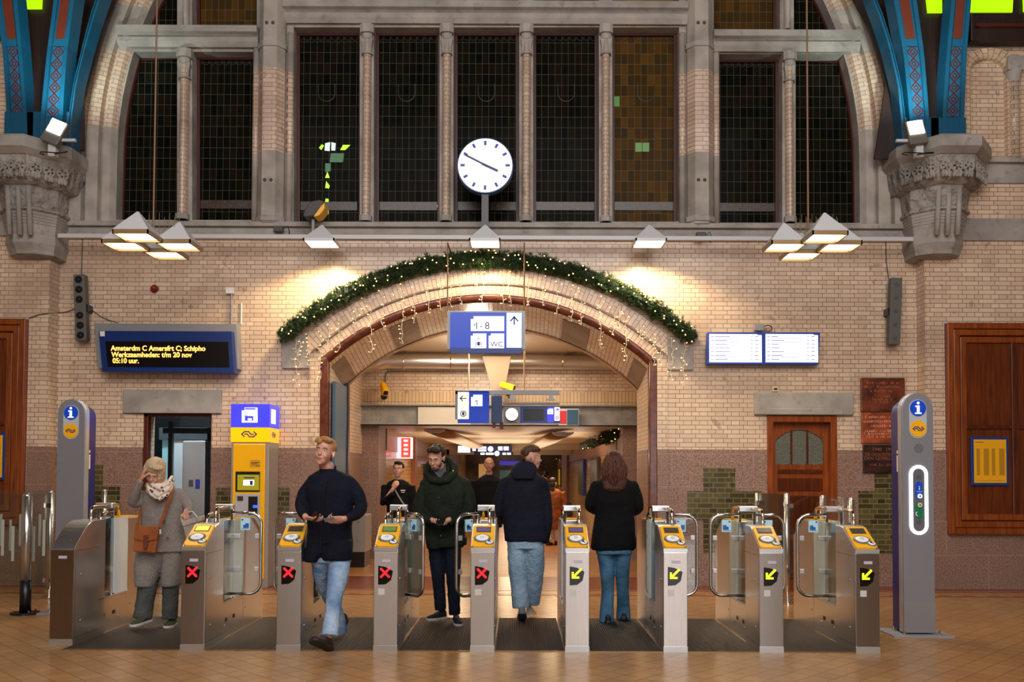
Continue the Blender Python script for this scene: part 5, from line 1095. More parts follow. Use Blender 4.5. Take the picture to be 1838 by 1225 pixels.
def infocol(cx_px, basey, Y, full, lab, flip):
    g = P(cx_px, basey, Y); X = g.x; W, D, H = .30, .17, 2.36; t = thing('information_column', lab, 'information column', (X, Y, 0)); z1 = H-W/2
    def outl(w_, top): return [(X-w_/2, .03), (X+w_/2, .03), (X+w_/2, top)]+[(X+w_/2*math.cos(a), top+w_/2*math.sin(a)) for a in [math.pi*i/16 for i in range(1, 16)]]+[(X-w_/2, top)]
    o = MB(); o.prism([outl(W, z1)], XZ, Y, Y+.05); o.build('front_panel', mat('silver grey lacquer', (160, 160, 166), .32, .5), t, bevel=.008)
    o = MB(); o.prism([outl(W+.012, z1)], XZ, Y+.03, Y+.10); o.build('edge_band', mat('pale silver edge', (186, 190, 196), .25, .6), t, bevel=.01)
    o = MB(); o.prism([outl(W-.02, z1-.04)], XZ, Y+.05, Y+D+.12); o.build('side_body', mat('deep blue lacquer', (16, 28, 110), .3), t, bevel=.01)
    o = MB(); o.box((X-W/2-.002, Y-.003, .03), (X+W/2+.002, Y+.05, .33)); o.build('plinth', mat('satin plinth', (168, 168, 172), .35, .6), t)
    o = MB(); o.box((X-W/2-.14, Y-.10, 0), (X+W/2+.14, Y+D+.2, .015))
    o.build('base_plate', GREY, t)
    for dx in (-.17, .17):
        for dy in (-.05, .2): o = MB(); o.cyl((X+dx, Y+dy, .015), (X+dx, Y+dy, .06), .014, 8); o.build('anchor_bolt', CHROME, t)
    c = Vector((X, Y, z1)); o = MB(); o.prism([[(X-.085, z1-.21)]+[(X+.085*math.cos(a), z1+.085*math.sin(a)) for a in [math.pi-math.pi*i/12 for i in range(13)]]+[(X+.085, z1-.21)]+[(X+.085*math.cos(a), z1-.21-.085*math.sin(a)) for a in [math.pi*i/12 for i in range(1, 12)]]], XZ, Y-.006, Y); o.build('badge_plate', mat('badge silver', (184, 188, 194), .3), t)
    o = MB(); disc(o, c, .078, Y-.012, Y-.006, 28); i1 = o.build('info_badge', IB, t); c2 = Vector((X, Y, z1-.20)); o = MB(); disc(o, c2, .08, Y-.012, Y-.006, 28); o.build('company_badge', NSY, t)
    o = MB(); disc(o, Vector((X, 0, z1+.05)), .0135, Y-.016, Y-.012, 14); o.box((X-.013, Y-.016, z1-.05), (X+.013, Y-.012, z1+.024)); o.box((X-.028, Y-.016, z1+.012), (X+.01, Y-.012, z1+.024)); o.box((X-.032, Y-.016, z1-.056), (X+.032, Y-.012, z1-.044)); o.build('letter_i', LWHITE, t)
    o = MB(); arrows(o, c2, .052, Y-.016, FN); o.build('double_arrow', NAVY, t)
    sx = X+flip*(W/2-.01); o = MB(); o.box((sx-.002, Y+.13, z1-.62), (sx+.004*flip+.001, Y+.16, z1-.46)); o.box((sx-.002, Y+.13, z1-.44), (sx+.004*flip+.001, Y+.16, z1-.41)); o.build('side_letter_i', WHITE, t)
    if full:
        def pill(w_, za, zb, y0, y1, hole=None):
            def ol(w, a, b_): return [(X+w*math.cos(q), b_+w*math.sin(q)) for q in [math.pi*i/12 for i in range(13)]]+[(X-w*math.cos(q), a-w*math.sin(q)) for q in [math.pi*i/12 for i in range(13)]]
            o = MB(); L = [ol(w_, za, zb)]
            if hole: L.append(ol(hole, za, zb)[::-1])
            o.prism(L, XZ, y0, y1); return o
        za, zb = P(1649, 944, Y).z, P(1649, 852, Y).z
        pill(.090, za, zb, Y-.012, Y-.002, .058).build('light_ring', mat('lit white ring', (245, 248, 255), .3, emit=1.5, ecol=(245, 248, 255)), t)
        pill(.057, za, zb, Y-.006, Y-.001).build('inner_panel', mat('inner grey', (120, 122, 128), .35, .4), t)
        f = lambda a, b_, m, n: pill(.034, P(1649, b_, Y).z+.034, P(1649, a, Y).z-.034, Y-.011, Y-.006).build(n, m, t)
        f(865, 896.5, IB, 'info_button_plate'); f(901, 932, mat('emergency green', (10, 118, 70), .35, emit=.1), 'emergency_button_plate')
        for py, m, n in ((891, mat('lit button', (230, 235, 255), .3, emit=1), 'info_button'), (907, mat('pale button', (236, 214, 200), .3), 'emergency_button')):
            q_ = P(1650, py, Y); o = MB(); disc(o, q_, .022, Y-.02, Y-.011, 18); bt = o.build(n, m, t); o = MB(); disc(o, q_, .009, Y-.023, Y-.02, 12); o.build('button_centre', NAVY if n == 'info_button' else mat('red mark', (190, 50, 30), .4), bt)
        q_ = P(1649, 874, Y); o = MB(); disc(o, q_, .006, Y-.015, Y-.011, 10); o.box((q_.x-.005, Y-.015, q_.z-.035), (q_.x+.005, Y-.011, q_.z-.01)); o.box((q_.x-.026, Y-.014, q_.z-.052), (q_.x+.026, Y-.011, q_.z-.048)); o.build('button_caption', WHITE, t)
        q_ = P(1649, 805, Y); o = MB(); disc(o, q_, .045, Y-.003, Y+.001, 24); o.build('speaker_grille', mat('grille grey', (104, 104, 108), .5), t)
        q_ = P(1645, 923, Y); o = MB(); o.tube([q_+Vector((.0, -.016, .02)), q_+Vector((-.012, -.016, .008)), q_+Vector((-.008, -.016, -.012)), q_+Vector((.006, -.016, -.02))], .005, 6); o.build('handset_mark', WHITE, t)
        for py in (857, 938):
            o = MB(); q_ = P(1649, py, Y)
            for i in range(5):
                for j in range(4): o.cyl((q_.x-.02+i*.01, Y-.009, q_.z-.015+j*.01), (q_.x-.02+i*.01, Y-.006, q_.z-.015+j*.01), .0028, 6)
            o.build('grille_dots', DGREY, t)
infocol(1651, 1138, 8.86, True, 'tall silver information column with a glowing white ring at the right', -1)
infocol(121, 1108, 10.05, False, 'tall silver information column behind the left end gate', 1)
# ------------------------------------------------------------------ ticket machine
Y = 12.3; x0, x1 = P(414, 900, Y).x, P(482, 900, Y).x; zt = P(448, 726, Y).z; zb = P(448, 768, Y).z; zc_ = P(448, 794, Y).z; t = thing('ticket_machine', 'tall yellow ticket machine with blue top beside the left doorway', 'ticket machine', ((x0+x1)/2, Y+.2, 0))
o = MB(); o.box((x0, Y, 0), (x1, YW-.02, zc_)); o.build('cabinet', mat('machine grey', (168, 160, 156), .35, .3), t, bevel=.006); ft = [(x0-.005, Y-.02), (x1+.005, Y-.02), (x1+.005, YW-.02), (x0-.005, YW-.02)]
o = MB(); o.rings([[(x, y, zb) for x, y in ft], [(x, y, zt) for x, y in ft]]); o.build('blue_header', LVIOL, t); o = MB(); o.rings([[(x, y, zc_) for x, y in ft], [(x, y, zb) for x, y in ft]]); o.build('yellow_header', LYEL, t)
xx0, xx1 = P(418, 900, Y).x, P(476, 900, Y).x; o = MB(); o.box((xx0, Y-.03, .12), (xx1, Y, P(448, 797, Y).z)); o.build('yellow_front', YEL, t, bevel=.012)
o = MB(); bx(o, 424.5, 847, 468, 883, Y, -.04, -.03); s1 = o.build('screen_bezel', BLACK, t); o = MB(); bx(o, 428, 852.5, 467, 880.5, Y, -.044, -.04); s2 = o.build('screen', mat('olive lit screen', (150, 146, 30), .3, emit=.35, ecol=(160, 150, 30)), t); o = MB(); bx(o, 438.5, 862, 458, 872, Y, -.047, -.044); o.build('screen_card', LWHITE, t); o = MB(); bx(o, 440, 857, 459, 859, Y, -.047, -.044); bx(o, 450.5, 863.5, 455.5, 871, Y, -.05, -.047); o.build('screen_text', NAVY, t)
o = MB(); bx(o, 424, 887, 468, 965, Y, -.04, -.03); o.build('payment_panel', mat('panel light grey', (176, 176, 184), .4), t, bevel=.004); o = MB(); bx(o, 428, 891, 438, 899, Y, -.05, -.04); o.build('coin_slot', mat('brushed bronze', (110, 90, 76), .3, .7), t); o = MB(); bx(o, 447.5, 891.5, 464, 925, Y, -.046, -.04); o.build('card_reader', BLACK, t, bevel=.004); o = MB(); bx(o, 456, 907, 464, 912, Y, -.05, -.046); o.build('reader_display', mat('lit blue reader', (60, 110, 230), .3, emit=.8, ecol=(60, 110, 240)), t)
o = MB(); bx(o, 450, 826, 468.5, 839, Y, -.033, -.03); o.build('sticker', mat('sticker ochre', (206, 150, 30), .4), t); o = MB(); bx(o, 452, 830, 466, 831.6, Y, -.035, -.033); bx(o, 452, 832.6, 463, 834, Y, -.035, -.033); bx(o, 460, 836, 467, 837.4, Y, -.035, -.033); o.build('sticker_lines', mat('sticker ink', (120, 84, 10), .5), t)
o = MB(); o.prism([PX(notch(434, 732, 462, 759, 5), Y-.03)], XZ, Y-.032, Y-.02); o.build('white_notice', LWHITE, t); o = MB(); bx(o, 441, 747.5, 456, 756, Y, -.036, -.032); bx(o, 441, 733.5, 460, 736, Y, -.034, -.032); c = P(442, 744.5, Y); o.tube([c+Vector((.028*math.cos(a), -.035, .028*math.sin(a))) for a in [6.283*i/14 for i in range(14)]], .003, 4, closed=True); o.build('card_pictogram', LVIOL, t)
q_ = P(444.5, 754.5, Y-.04); text('op', .055, (q_.x, Y-.0385, q_.z), LWHITE, t, bold=.002); q_ = P(439.6, 746.6, Y-.04); text('€', .04, (q_.x, Y-.0375, q_.z), NAVY, t)
o = MB(); arrows(o, P(448, 780, Y), .10, Y-.026, FN); o.build('double_arrow', NAVY, t)
o = MB(); xs = x1+.005; o.box((xs, Y+.06, P(448, 760, Y).z), (xs+.004, Y+.28, P(448, 734, Y).z)); o.build('side_notice', LWHITE, t); o = MB(); arrows(o, Vector((xs, Y+.2, P(448, 780, Y).z)), .085, xs, lambda c, x, z, y: (y, c.y+x, c.z+z)); o.build('side_double_arrow', NAVY, t)
# ------------------------------------------------------------------ barriers: posts and glass fences
def postt(px, py, Y, r, ztop, lab, lower=False, plate=True, name='steel_post'):
    g = P(px, py, Y); t = thing(name, lab, 'post', (g.x, Y, 0)); o = MB(); z0 = .34 if lower else .02; o.cyl((g.x, Y, z0), (g.x, Y, ztop-r*.8), r, 20); o.ell((g.x, Y, ztop-r*.8), (r, r, r*.8), 20, 10); o.build('shaft', mat('satin steel post', (190, 186, 180), .26, .9), t, smooth=True)
    if lower: o = MB(); o.cyl((g.x, Y, .02), (g.x, Y, .36), r*1.06, 20); o.build('black_sleeve', BLACK, t, smooth=True)
    if plate:
        o = MB(); o.cyl((g.x, Y, 0), (g.x, Y, .02), r*(2.7 if lower else 1.9), 24); o.build('base_plate', BLACK if lower else CHROME, t)
        for a in range(4): q_ = Vector((g.x+r*(2 if lower else 1.5)*math.cos(a*1.57+.8), Y+r*(2 if lower else 1.5)*math.sin(a*1.57+.8), 0)); o = MB(); o.cyl((q_.x, q_.y, .02), (q_.x, q_.y, .045), .01, 6); o.build('bolt', CHROME, t)
        if not lower: o = MB(); o.cyl((g.x, Y, .02), (g.x, Y, .12), r*1.05, 20, r2=r); o.build('collar', CHROME, t)
    return t
postt(45, 1103, 10.0, .055, P(45, 884, 10).z, 'satin steel post with black lower sleeve at the far left', True)
postt(88, 1072, 11.2, .042, P(88, 880, 11.2).z, 'slim steel post behind the left glass fence')
postt(155, 1100, 11.0, .055, P(155, 884, 11.0).z, 'thick shiny steel post behind the left end gate')
postt(184, 1080, 11.6, .035, P(184, 878, 11.6).z, 'thin steel post with a clamp right of the left information column')
postt(1413, 1080, 11.0, .034, P(1413, 885, 11.0).z, 'steel post on a round foot between the two rightmost gates')
postt(1478, 1090, 10.4, .036, P(1478, 889, 10.4).z, 'short looking steel post behind the rightmost gate hoop')
postt(1530, 1090, 10.4, .036, P(1530, 893, 10.4).z, 'bright steel post behind the rightmost reader')
postt(1359, 1080, 11.6, .024, P(1359, 885, 11.6).z, 'thinnest steel post with pane clamps left of the oak door')
STRIPE = mat('frosted stripe', (170, 172, 160), .6)
def fence(name, lab, a, c, Ya, Yc, zt, zb=.12, stripes=0):
    A, B = P(a, 1000, Ya), P(c, 1000, Yc); t = thing(name, lab, 'glass fence', ((A.x+B.x)/2, (Ya+Yc)/2, 0)); d = Vector((B.x-A.x, B.y-A.y, 0)); n = Vector((-d.y, d.x, 0)).normalized()*.005
    o = MB(); A0 = Vector((A.x, A.y, 0)); B0 = Vector((B.x, B.y, 0)); o.rings([[A0-n+Vector((0, 0, zb)), B0-n+Vector((0, 0, zb)), B0-n+Vector((0, 0, zt)), A0-n+Vector((0, 0, zt))], [A0+n+Vector((0, 0, zb)), B0+n+Vector((0, 0, zb)), B0+n+Vector((0, 0, zt)), A0+n+Vector((0, 0, zt))]]); o.build('pane', GLASS, t)
    for i in range(stripes):
        q_ = A0+d*((i+.5)/stripes)-n*1.4; u = d.normalized()*.016; o = MB(); hh = (.62, 1.02) if i % 2 else (.56, .95)
        o.rings([[q_-u+Vector((0, 0, hh[0])), q_+u+Vector((0, 0, hh[0])), q_+u+Vector((0, 0, hh[1])), q_-u+Vector((0, 0, hh[1]))], [q_-u-n*.2+Vector((0, 0, hh[0])), q_+u-n*.2+Vector((0, 0, hh[0])), q_+u-n*.2+Vector((0, 0, hh[1])), q_-u-n*.2+Vector((0, 0, hh[1]))]]); o.build('frosted_stripe', STRIPE, t)
    for q_ in (A0+d*.03, B0-d*.03):
        for z in (zt-.12, zb+.15): o = MB(); o.cbox((q_.x, q_.y, z), (.07, .03, .05)); o.build('clamp', CHROME, t)
fence('glass_fence', 'near glass fence with pale upright stripes at the left edge', -60, 88, 10.15, 10.15, 1.3, .2, 8)
fence('glass_fence', 'farther glass fence with thin stripes behind the left posts', -60, 184, 11.5, 11.5, 1.32, .2, 14)
fence('glass_fence', 'glass screen between the thin post and the round footed post', 1361, 1413, 11.6, 11.0, 1.32, .25)
fence('glass_fence', 'glass screen behind the rightmost gate, before the oak door', 1415, 1530, 10.95, 10.45, 1.30, .25)
t = thing('service_cabinet', 'grey metal service cabinet at the left wall of the arch behind the walking man', 'cabinet', (P(641, 1000, 15.2).x, 15.2, 0)); a = P(628, 1000, 15.0); c = P(656, 1000, 15.0)
o = MB(); o.box((a.x, 15.0, .25), (c.x, 15.6, P(640, 925, 15).z)); o.build('body', mat('cabinet grey', (150, 146, 140), .4), t, bevel=.01); o = MB(); o.box((a.x, 15.02, 0), (c.x-.02, 15.58, .25)); o.build('plinth', BLACK, t); o = MB()
for z in (.45, .75, 1.05): o.ell((c.x-.12, 14.99, z), (.02, .012, .02), 8, 5)
o.build('latch', CHROME, t)
# ------------------------------------------------------------------ ticket gates
GY = 8.0
DISP = mat('gate display black', (14, 10, 10), .2); RDOT = mat('red dots', (255, 40, 50), .3, emit=3, ecol=(255, 30, 40)); YDOT = mat('yellow dots', (240, 240, 30), .3, emit=2.4, ecol=(236, 240, 30)); RDR = mat('reader white', (220, 222, 220), .25, emit=.15, ecol=(225, 230, 228)); RGR = mat('reader grey ring', (112, 104, 100), .35)
SCR = {'lime': mat('reader screen lime', (190, 220, 20), .3, emit=.8, ecol=(196, 224, 24)), 'green': mat('reader screen green', (90, 130, 70), .3, emit=.2, ecol=(90, 140, 80)), 'grey': mat('reader screen dim', (76, 66, 60), .25), 'violet': mat('reader screen violet', (90, 76, 120), .3, emit=.12, ecol=(110, 90, 160))}
PLATE = mat('pale blue sticker', (176, 212, 226), .4, emit=.1, ecol=(176, 212, 226)); TRN = mat('train pictogram blue', (40, 96, 170), .4); LAB = mat('grey label', (190, 186, 200), .45)
def YZ(x): return lambda u, v, d: (d, u, v)
BW = .105
def make_leaf(first=True):
    """swing leaf, hinge on the local z axis, pane extends along +x"""
    r_ = MB(); x1 = .285; z0, z1, q_ = .385, 1.165, .11; pts = [(0, 0, z1)]
    pts += [(x1-q_+q_*math.sin(a), 0, z1-q_+q_*math.cos(a)) for a in [math.pi/2*i/6 for i in range(7)]]+[(x1-q_+q_*math.cos(a), 0, z0+q_-q_*math.sin(a)) for a in [math.pi/2*i/6 for i in range(7)]]+[(0, 0, z0)]
    r_.tube(pts, .0145, 10); leaf = r_.build('swing_leaf', CHROME, smooth=True, origin=(0, 0, 0))
    o = MB(); o.box((.02, -.004, z0+.02), (x1-.02, .004, z1-.03)); o.build('glass_pane', GLASS, leaf)
    for z in (.62, 1.0-.06):
        for x in (.265, .045): o = MB(); o.box((x-.045 if x > .1 else x-.04, -.012, z-.024), (x if x > .1 else x+.04, .012, z+.024)); o.build('pane_clamp', mat('frosted clamp', (196, 190, 184), .3, .4), leaf, bevel=.006)
    o = MB(); o.box((.085, -.007, 1.0), (.175, .007, 1.115)); pl = o.build('sticker', PLATE, leaf); o = MB()
    for s_ in (-1, 1): y0 = s_*.0075; o.box((.11, min(y0, y0+s_*.001), 1.02), (.165, max(y0, y0+s_*.001), 1.05)); o.box((.13, min(y0, y0+s_*.001), 1.04), (.165, max(y0, y0+s_*.001), 1.065)); o.box((.093, min(y0, y0+s_*.001), 1.09), (.11, max(y0, y0+s_*.001), 1.106)); o.box((.095, min(y0, y0+s_*.001), 1.012), (.165, max(y0, y0+s_*.001), 1.017))
    o.build('train_pictogram', TRN, leaf); return leaf
LEAF = None
def gate(cxpx, lab, mark, screen, left, right, Y0=GY, plain=False, stick=True):
    global LEAF
    X = P(cxpx, 1165, Y0).x; t = thing('ticket_gate', lab, 'ticket gate', (X, Y0, 0), 'row of station ticket gates', world=False)
    def B(o, n, m, par=t, **k_): return o.build(n, m, par, origin=(0, 0, 0), **k_)
    if plain: prof = [(0, 0), (0, .86), (.04, .90)]+[(.04+.36*(i/8), .90+.20*math.sin(math.pi/2*i/8)) for i in range(1, 9)]+[(.62, 1.10), (.62, 0)]
    else: prof = [(0, .0), (0, .905), (.30, 1.078), (.36, 1.09), (.5, 1.09), (.5, 0)]
    o = MB(); o.prism([prof], YZ(0), -BW, BW); B(o, 'front_pedestal', STEEL, bevel=.006)
    o = MB(); o.box((-BW+.002, -.004, .055), (BW-.002, .01, .865 if not plain else .85)); B(o, 'front_panel', STEELF, bevel=.002)
    o = MB(); o.box((-BW-.001, -.006, 0), (BW+.001, .012, .05)); B(o, 'plinth', mat('plinth steel', (206, 204, 200), .35, .8))
    if plain: o = MB(); o.tube([(BW-.004, -.003, .05), (BW-.004, -.003, .86)], .004, 6); B(o, 'edge_strip', CHROME)
    else: o = MB(); o.box((-BW, -.008, .872), (BW, .006, .905)); B(o, 'lip', mat('plinth steel', (206, 204, 200), .35, .8))
    rear = [(1.15, .33), (1.15, 1.09), (1.47, 1.09), (1.53, 1.078), (1.83, .905), (1.83, 0), (1.15, 0)]
    o = MB(); o.prism([rear], YZ(0), -BW+.01, BW-.01); B(o, 'rear_pedestal', STEEL, bevel=.006)
    o = MB(); o.prism([[(1.5, 1.088), (1.8, .925), (1.8, .915), (1.5, 1.078)]], YZ(0), -BW+.02, BW-.02); o.box((-BW+.01, 1.15, 1.09), (BW-.01, 1.45, 1.1)); B(o, 'rear_reader', YEL)
    o = MB(); o.box((-BW+.012, .5, 0), (BW-.012, 1.16, .33)); B(o, 'lower_body', STEEL); o = MB(); o.box((-BW, .49, .33), (BW, 1.17, .342)); B(o, 'deck', mat('plinth steel', (206, 204, 200), .35, .8), bevel=.003)
    for s_ in (-1, 1):
        for y in (.62, .85): o = MB(); o.cbox((s_*(BW-.011), y, .17), (.006, .06, .035)); B(o, 'cable_port', BLACK)
    for s_ in (-1, 1):
        for y, z in ((.14, .2), (.14, .62), (.58, .12), (.95, .12), (1.22, .2)): o = MB(); o.ell((s_*(BW+.0 if y < .5 else BW-.012), y, z), (.006, .011, .011), 8, 5); B(o, 'lock_screw', CHROME, smooth=True)
        o = MB(); o.box((s_*(BW+.0005), .03, .06), (s_*(BW-.003), .033, .84)); o.box((s_*(BW+.0005), .03, .84), (s_*(BW-.003), .48, .843)); o.box((s_*(BW+.0005), .03, .06), (s_*(BW-.003), .48, .063)); B(o, 'panel_seam', DGREY)
        o = MB(); o.box((s_*(BW-.02), .55, .36), (s_*(BW-.012), .83, 1.10)); B(o, 'clear_screen', GLASS); o = MB(); o.box((s_*(BW-.022), .84, .345), (s_*(BW-.010), 1.15, 1.10)); B(o, 'frosted_screen', FROST)
        o = MB(); o.cyl((s_*.07, .84, .34), (s_*.07, .84, 1.2), .0155, 14); o.cyl((s_*.07, .84, .342), (s_*.07, .84, .36), .03, 14); B(o, 'hinge_post', CHROME, smooth=True)
        o = MB(); y2 = .44 if s_ > 0 else 1.24; o.tube([(s_*.045, .84, 1.225)]+[(s_*.045, .84+(y2-.84)*f, 1.225) for f in (.4, .7)]+[(s_*.045, y2+(.84-y2)*.12*(1-f), 1.225-.045*f**2) for f in (.5, 1)]+[(s_*.045, y2, 1.08)], .017, 10); B(o, 'curved_tube', mat('polished bronze steel', (212, 196, 172), .12, 1), smooth=True)
    o = MB(); o.box((-.085, .80, 1.195), (.085, .88, 1.25)); B(o, 'hinge_head', mat('satin steel cap', (214, 214, 214), .3, .8), bevel=.006)
    o = MB(); o.box((-.032, -.007, .775), (.042, -.004, .80)); B(o, 'name_label', LAB)
    if not plain:
        # reader on the slope
        sl = math.atan2(.173, .30); M = Matrix.Translation((0, 0.0, .905)) @ Matrix.Rotation(sl, 4, 'X')
        o = MB(); w_ = .098; L = .335; yo = [(-w_, .03), (-w_+.025, .0), (w_-.025, .0), (w_, .03), (w_-.004, L-.02), (w_-.02, L), (-w_+.02, L), (-w_+.004, L-.02)]
        o.prism([yo], lambda u, v, d: M @ Vector((u, v, d)), -.01, .016); B(o, 'reader_panel', YEL, bevel=.006)
        o = MB(); o.box((-.066, .22, .016), (.066, .305, .019), 0, M); B(o, 'screen_bezel', DGREY); o = MB(); o.box((-.058, .228, .019), (.058, .297, .021), 0, M); B(o, 'reader_screen', SCR[screen])
        o = MB(); o.ell((-.008, .125, .016), (.078, .068, .010), 28, 8, 0, M); o.ell((.058, .060, .016), (.042, .038, .010), 20, 8, 0, M); B(o, 'reader_ring', RGR, smooth=True)
        o = MB(); o.ell((-.008, .125, .020), (.060, .050, .010), 28, 8, 0, M); o.ell((.058, .060, .020), (.032, .029, .009), 20, 8, 0, M); B(o, 'reader_target', RDR, smooth=True)
        o = MB()
        for a, c in (((.048, .048), (.070, .072)), ((.048, .074), (.049, .05)), ((.05, .074), (.074, .073))):
            A, Bq = Vector((a[0], a[1])), Vector((c[0], c[1]))
        for a, c in (((.070, .046), (.047, .070)), ((.046, .070), (.046, .053)), ((.046, .071), (.063, .071))):
            A, Bq = Vector(a), Vector(c); d = (Bq-A).normalized(); u = Vector((-d.y, d.x))*.004; o.rings([[M @ Vector((p_.x, p_.y, z)) for p_ in (A-u, A+u, Bq+u, Bq-u)] for z in (.0285, .031)])
        o.build('reader_arrow', BLACK, t, origin=(0, 0, 0))
        o = MB(); o.tube([M @ Vector((-.008+.014*math.cos(a), .125+.014*math.sin(a), .031)) for a in [6.283*i/12 for i in range(12)]], .0015, 4, closed=True); B(o, 'card_symbol', RGR)
        # display with the lane sign
        o = MB(); o.prism([[(-.067, .745), (-.005, .735), (.062, .70), (.046, .622), (-.0, .585), (-.067, .58)]], XZ, -.0075, -.003); B(o, 'lane_display', DISP)
        o = MB(); st0 = .0098
        grid = {'x': ['11.....11', '111...111', '.111.111.', '..11111..', '...111...', '..11111..', '.111.111.', '111...111', '11.....11'], 'a': ['.......11', '......111', '.....111.', '11..111..', '11.111...', '11111....', '1111.....', '1111111..', '1111111..']}[mark]
        for j, row in enumerate(grid):
            for i, ch in enumerate(row):
                if ch == '1': x = -.046+i*st0; z = .722-j*st0; o.cyl((x, -.0075, z), (x, -.011, z), .0042, 6)
        B(o, 'lane_sign_dots', RDOT if mark == 'x' else YDOT)
        if stick: o = MB(); o.box((-.066, -.006, .49), (-.01, -.004, .545)); B(o, 'number_sticker', mat('clear sticker', (206, 202, 196), .4))
    for s_, ang in ((-1, left), (1, right)):
        if ang is None: continue
        if LEAF is None: LEAF = make_leaf(); lf = LEAF
        else: lf = dup(LEAF)
        lf.parent = t; lf.location = (s_*.07, .84, 0); lf.rotation_euler = (0, 0, math.radians(ang) if s_ > 0 else math.radians(180-ang))
    return t
gate(109, 'leftmost plain brown steel gate end without a reader or display', None, None, None, -88, 8.22, True)
gate(345, 'gate with a lime reader screen and red cross, right of the woman in grey', 'x', 'lime', -88, 0, stick=False)
gate(517.5, 'gate with a red cross partly covered by the man in the navy coat', 'x', 'grey', 0, -80, stick=False)
gate(691.5, 'gate with a green reader screen and red cross between the two walking men', 'x', 'green', -86, -48)
gate(865.5, 'gate with a red cross between the green jacket and the young man', 'x', 'violet', -45, 88)
gate(1036, 'brightly shining gate with a yellow arrow left of the long haired woman', 'a', 'violet', 88, 88)
gate(1212.5, 'brightly shining gate with a yellow arrow right of the long haired woman', 'a', 'grey', 86, 0)
gate(1385, 'gate with a yellow arrow, second from the right end of the row', 'a', 'grey', 0, 0)
gate(1558, 'rightmost gate of the row, with a yellow arrow', 'a', 'grey', 0, None)
# ribbed mats in the lanes
def ribmat():
    q = NB('ribbed black mat'); tc = q.n('TexCoord').outputs['Object']; wv = q.n('TexWave', wave_type='BANDS', bands_direction='X'); wv.inputs['Scale'].default_value = 14; q.l(tc, wv.inputs['Vector'])
    q.l(q.mix(wv.outputs[1], lin((16, 14, 13)), lin((48, 42, 37))), q.b.inputs['Base Color']); q.b.inputs['Roughness'].default_value = .45; bp = q.n('Bump'); bp.inputs['Distance'].default_value = .01; q.l(wv.outputs[1], bp.inputs['Height']); q.l(bp.outputs[0], q.b.inputs['Normal']); return q.m
RM = ribmat(); gx = [109, 345, 517.5, 691.5, 865.5, 1036, 1212.5, 1385, 1558]
nm = ('first', 'second', 'third', 'fourth', 'fifth', 'sixth', 'seventh', 'eighth')
ml = ('ribbed black mat under the woman in the grey coat', 'ribbed black mat left of the man in the navy coat', 'ribbed black mat under the man in the navy coat', 'ribbed black mat in the lane of the man in the green jacket', 'ribbed black mat in the lane of the young man seen from behind', 'ribbed black mat in the lane of the long haired woman', 'ribbed black mat in the empty lane left of the last two readers', 'ribbed black mat in the rightmost empty lane')
for i in range(8):
    a = P(gx[i], 1165, 8.0).x+BW+.005; c = P(gx[i+1], 1165, 8.0).x-BW-.005
    if i == 0: a = P(109, 1165, 8.22).x+BW+.01
    b = MB(); b.box((a, 8.02, -.01), (c, 9.83, .004)); t = b.build('rubber_mat', RM); tag(t, ml[i], 'mat', 'ribbed mats in the gate lanes'); b = MB(); b.box((a, 8.0, 0), (c, 8.02, .006)); b.build('edge_strip', mat('brass edge', (150, 116, 76), .3, .7), t)
# ================================================================== PEOPLE
SKIN = mat('skin', (214, 158, 134), .5, var=.12, vscale=14); SKIN2 = mat('tanned skin', (190, 130, 108), .5, var=.12, vscale=14)
def ringp(c, rx, ry, n=20, e=2.4, rot=0.0, tilt=0.0):
    out = []
    for i in range(n):
        a = 2*math.pi*i/n; ca, sa = math.cos(a), math.sin(a)
        x = rx*abs(ca)**(2/e)*(1 if ca >= 0 else -1); y = ry*abs(sa)**(2/e)*(1 if sa >= 0 else -1)
        out.append(Vector((c[0]+x*math.cos(rot)-y*math.sin(rot), c[1]+x*math.sin(rot)+y*math.cos(rot), c[2]+x*tilt)))
    return out
def torso(o, rows, Y, rot=0, e=2.4):
    """rows: (px left, px right, py, half depth m, dY)"""
    R = []
    for xl, xr, y, dep, *dy in rows:
        yy = Y+(dy[0] if dy else 0); a, c = P(xl, y, yy), P(xr, y, yy); R.append(ringp(((a.x+c.x)/2, yy, (a.z+c.z)/2), (c.x-a.x)/2, dep, 24, e, rot))
    o.rings(R)
def core(o, pts, Y, k=.6): limb(o, [(a, b, c, r*k) for a, b, c, r in pts], Y)
def leg(o, pts, Y): limb(o, list(pts[:-1])+[(pts[-1][0], pts[-1][1]+11, pts[-1][2], pts[-1][3]*1.03)], Y, 18, True)
def limb(o, pts, Y, n=14, flat=False):
    """pts: (px, py, dY, r)"""
    P3 = [P(x, y, Y+d) for x, y, d, r in pts]; R = [p[3] for p in pts]
    # refine so bends stay round
    q_, r_ = [], []
    for i in range(len(P3)-1):
        for f in (0, .25, .5, .75): q_.append(P3[i].lerp(P3[i+1], f)); r_.append(R[i]+(R[i+1]-R[i])*f)
    q_.append(P3[-1]); r_.append(R[-1])
    for _ in range(2):
        q_ = [q_[0]]+[(q_[i-1]+q_[i]*2+q_[i+1])/4 for i in range(1, len(q_)-1)]+[q_[-1]]
    o.tube(q_, r_, n); o.ell(tuple(q_[0]), (r_[0],)*3, 12, 8)
    if not flat: o.ell(tuple(q_[-1]), (r_[-1],)*3, 12, 8)
def headM(px, py, Y, yaw, pitch=0, roll=0):
    """yaw 0 faces the camera, positive turns towards picture right"""
    return Matrix.Translation(P(px, py, Y)) @ Matrix.Rotation(yaw, 4, 'Z') @ Matrix.Rotation(roll, 4, 'Y') @ Matrix.Rotation(pitch, 4, 'X')
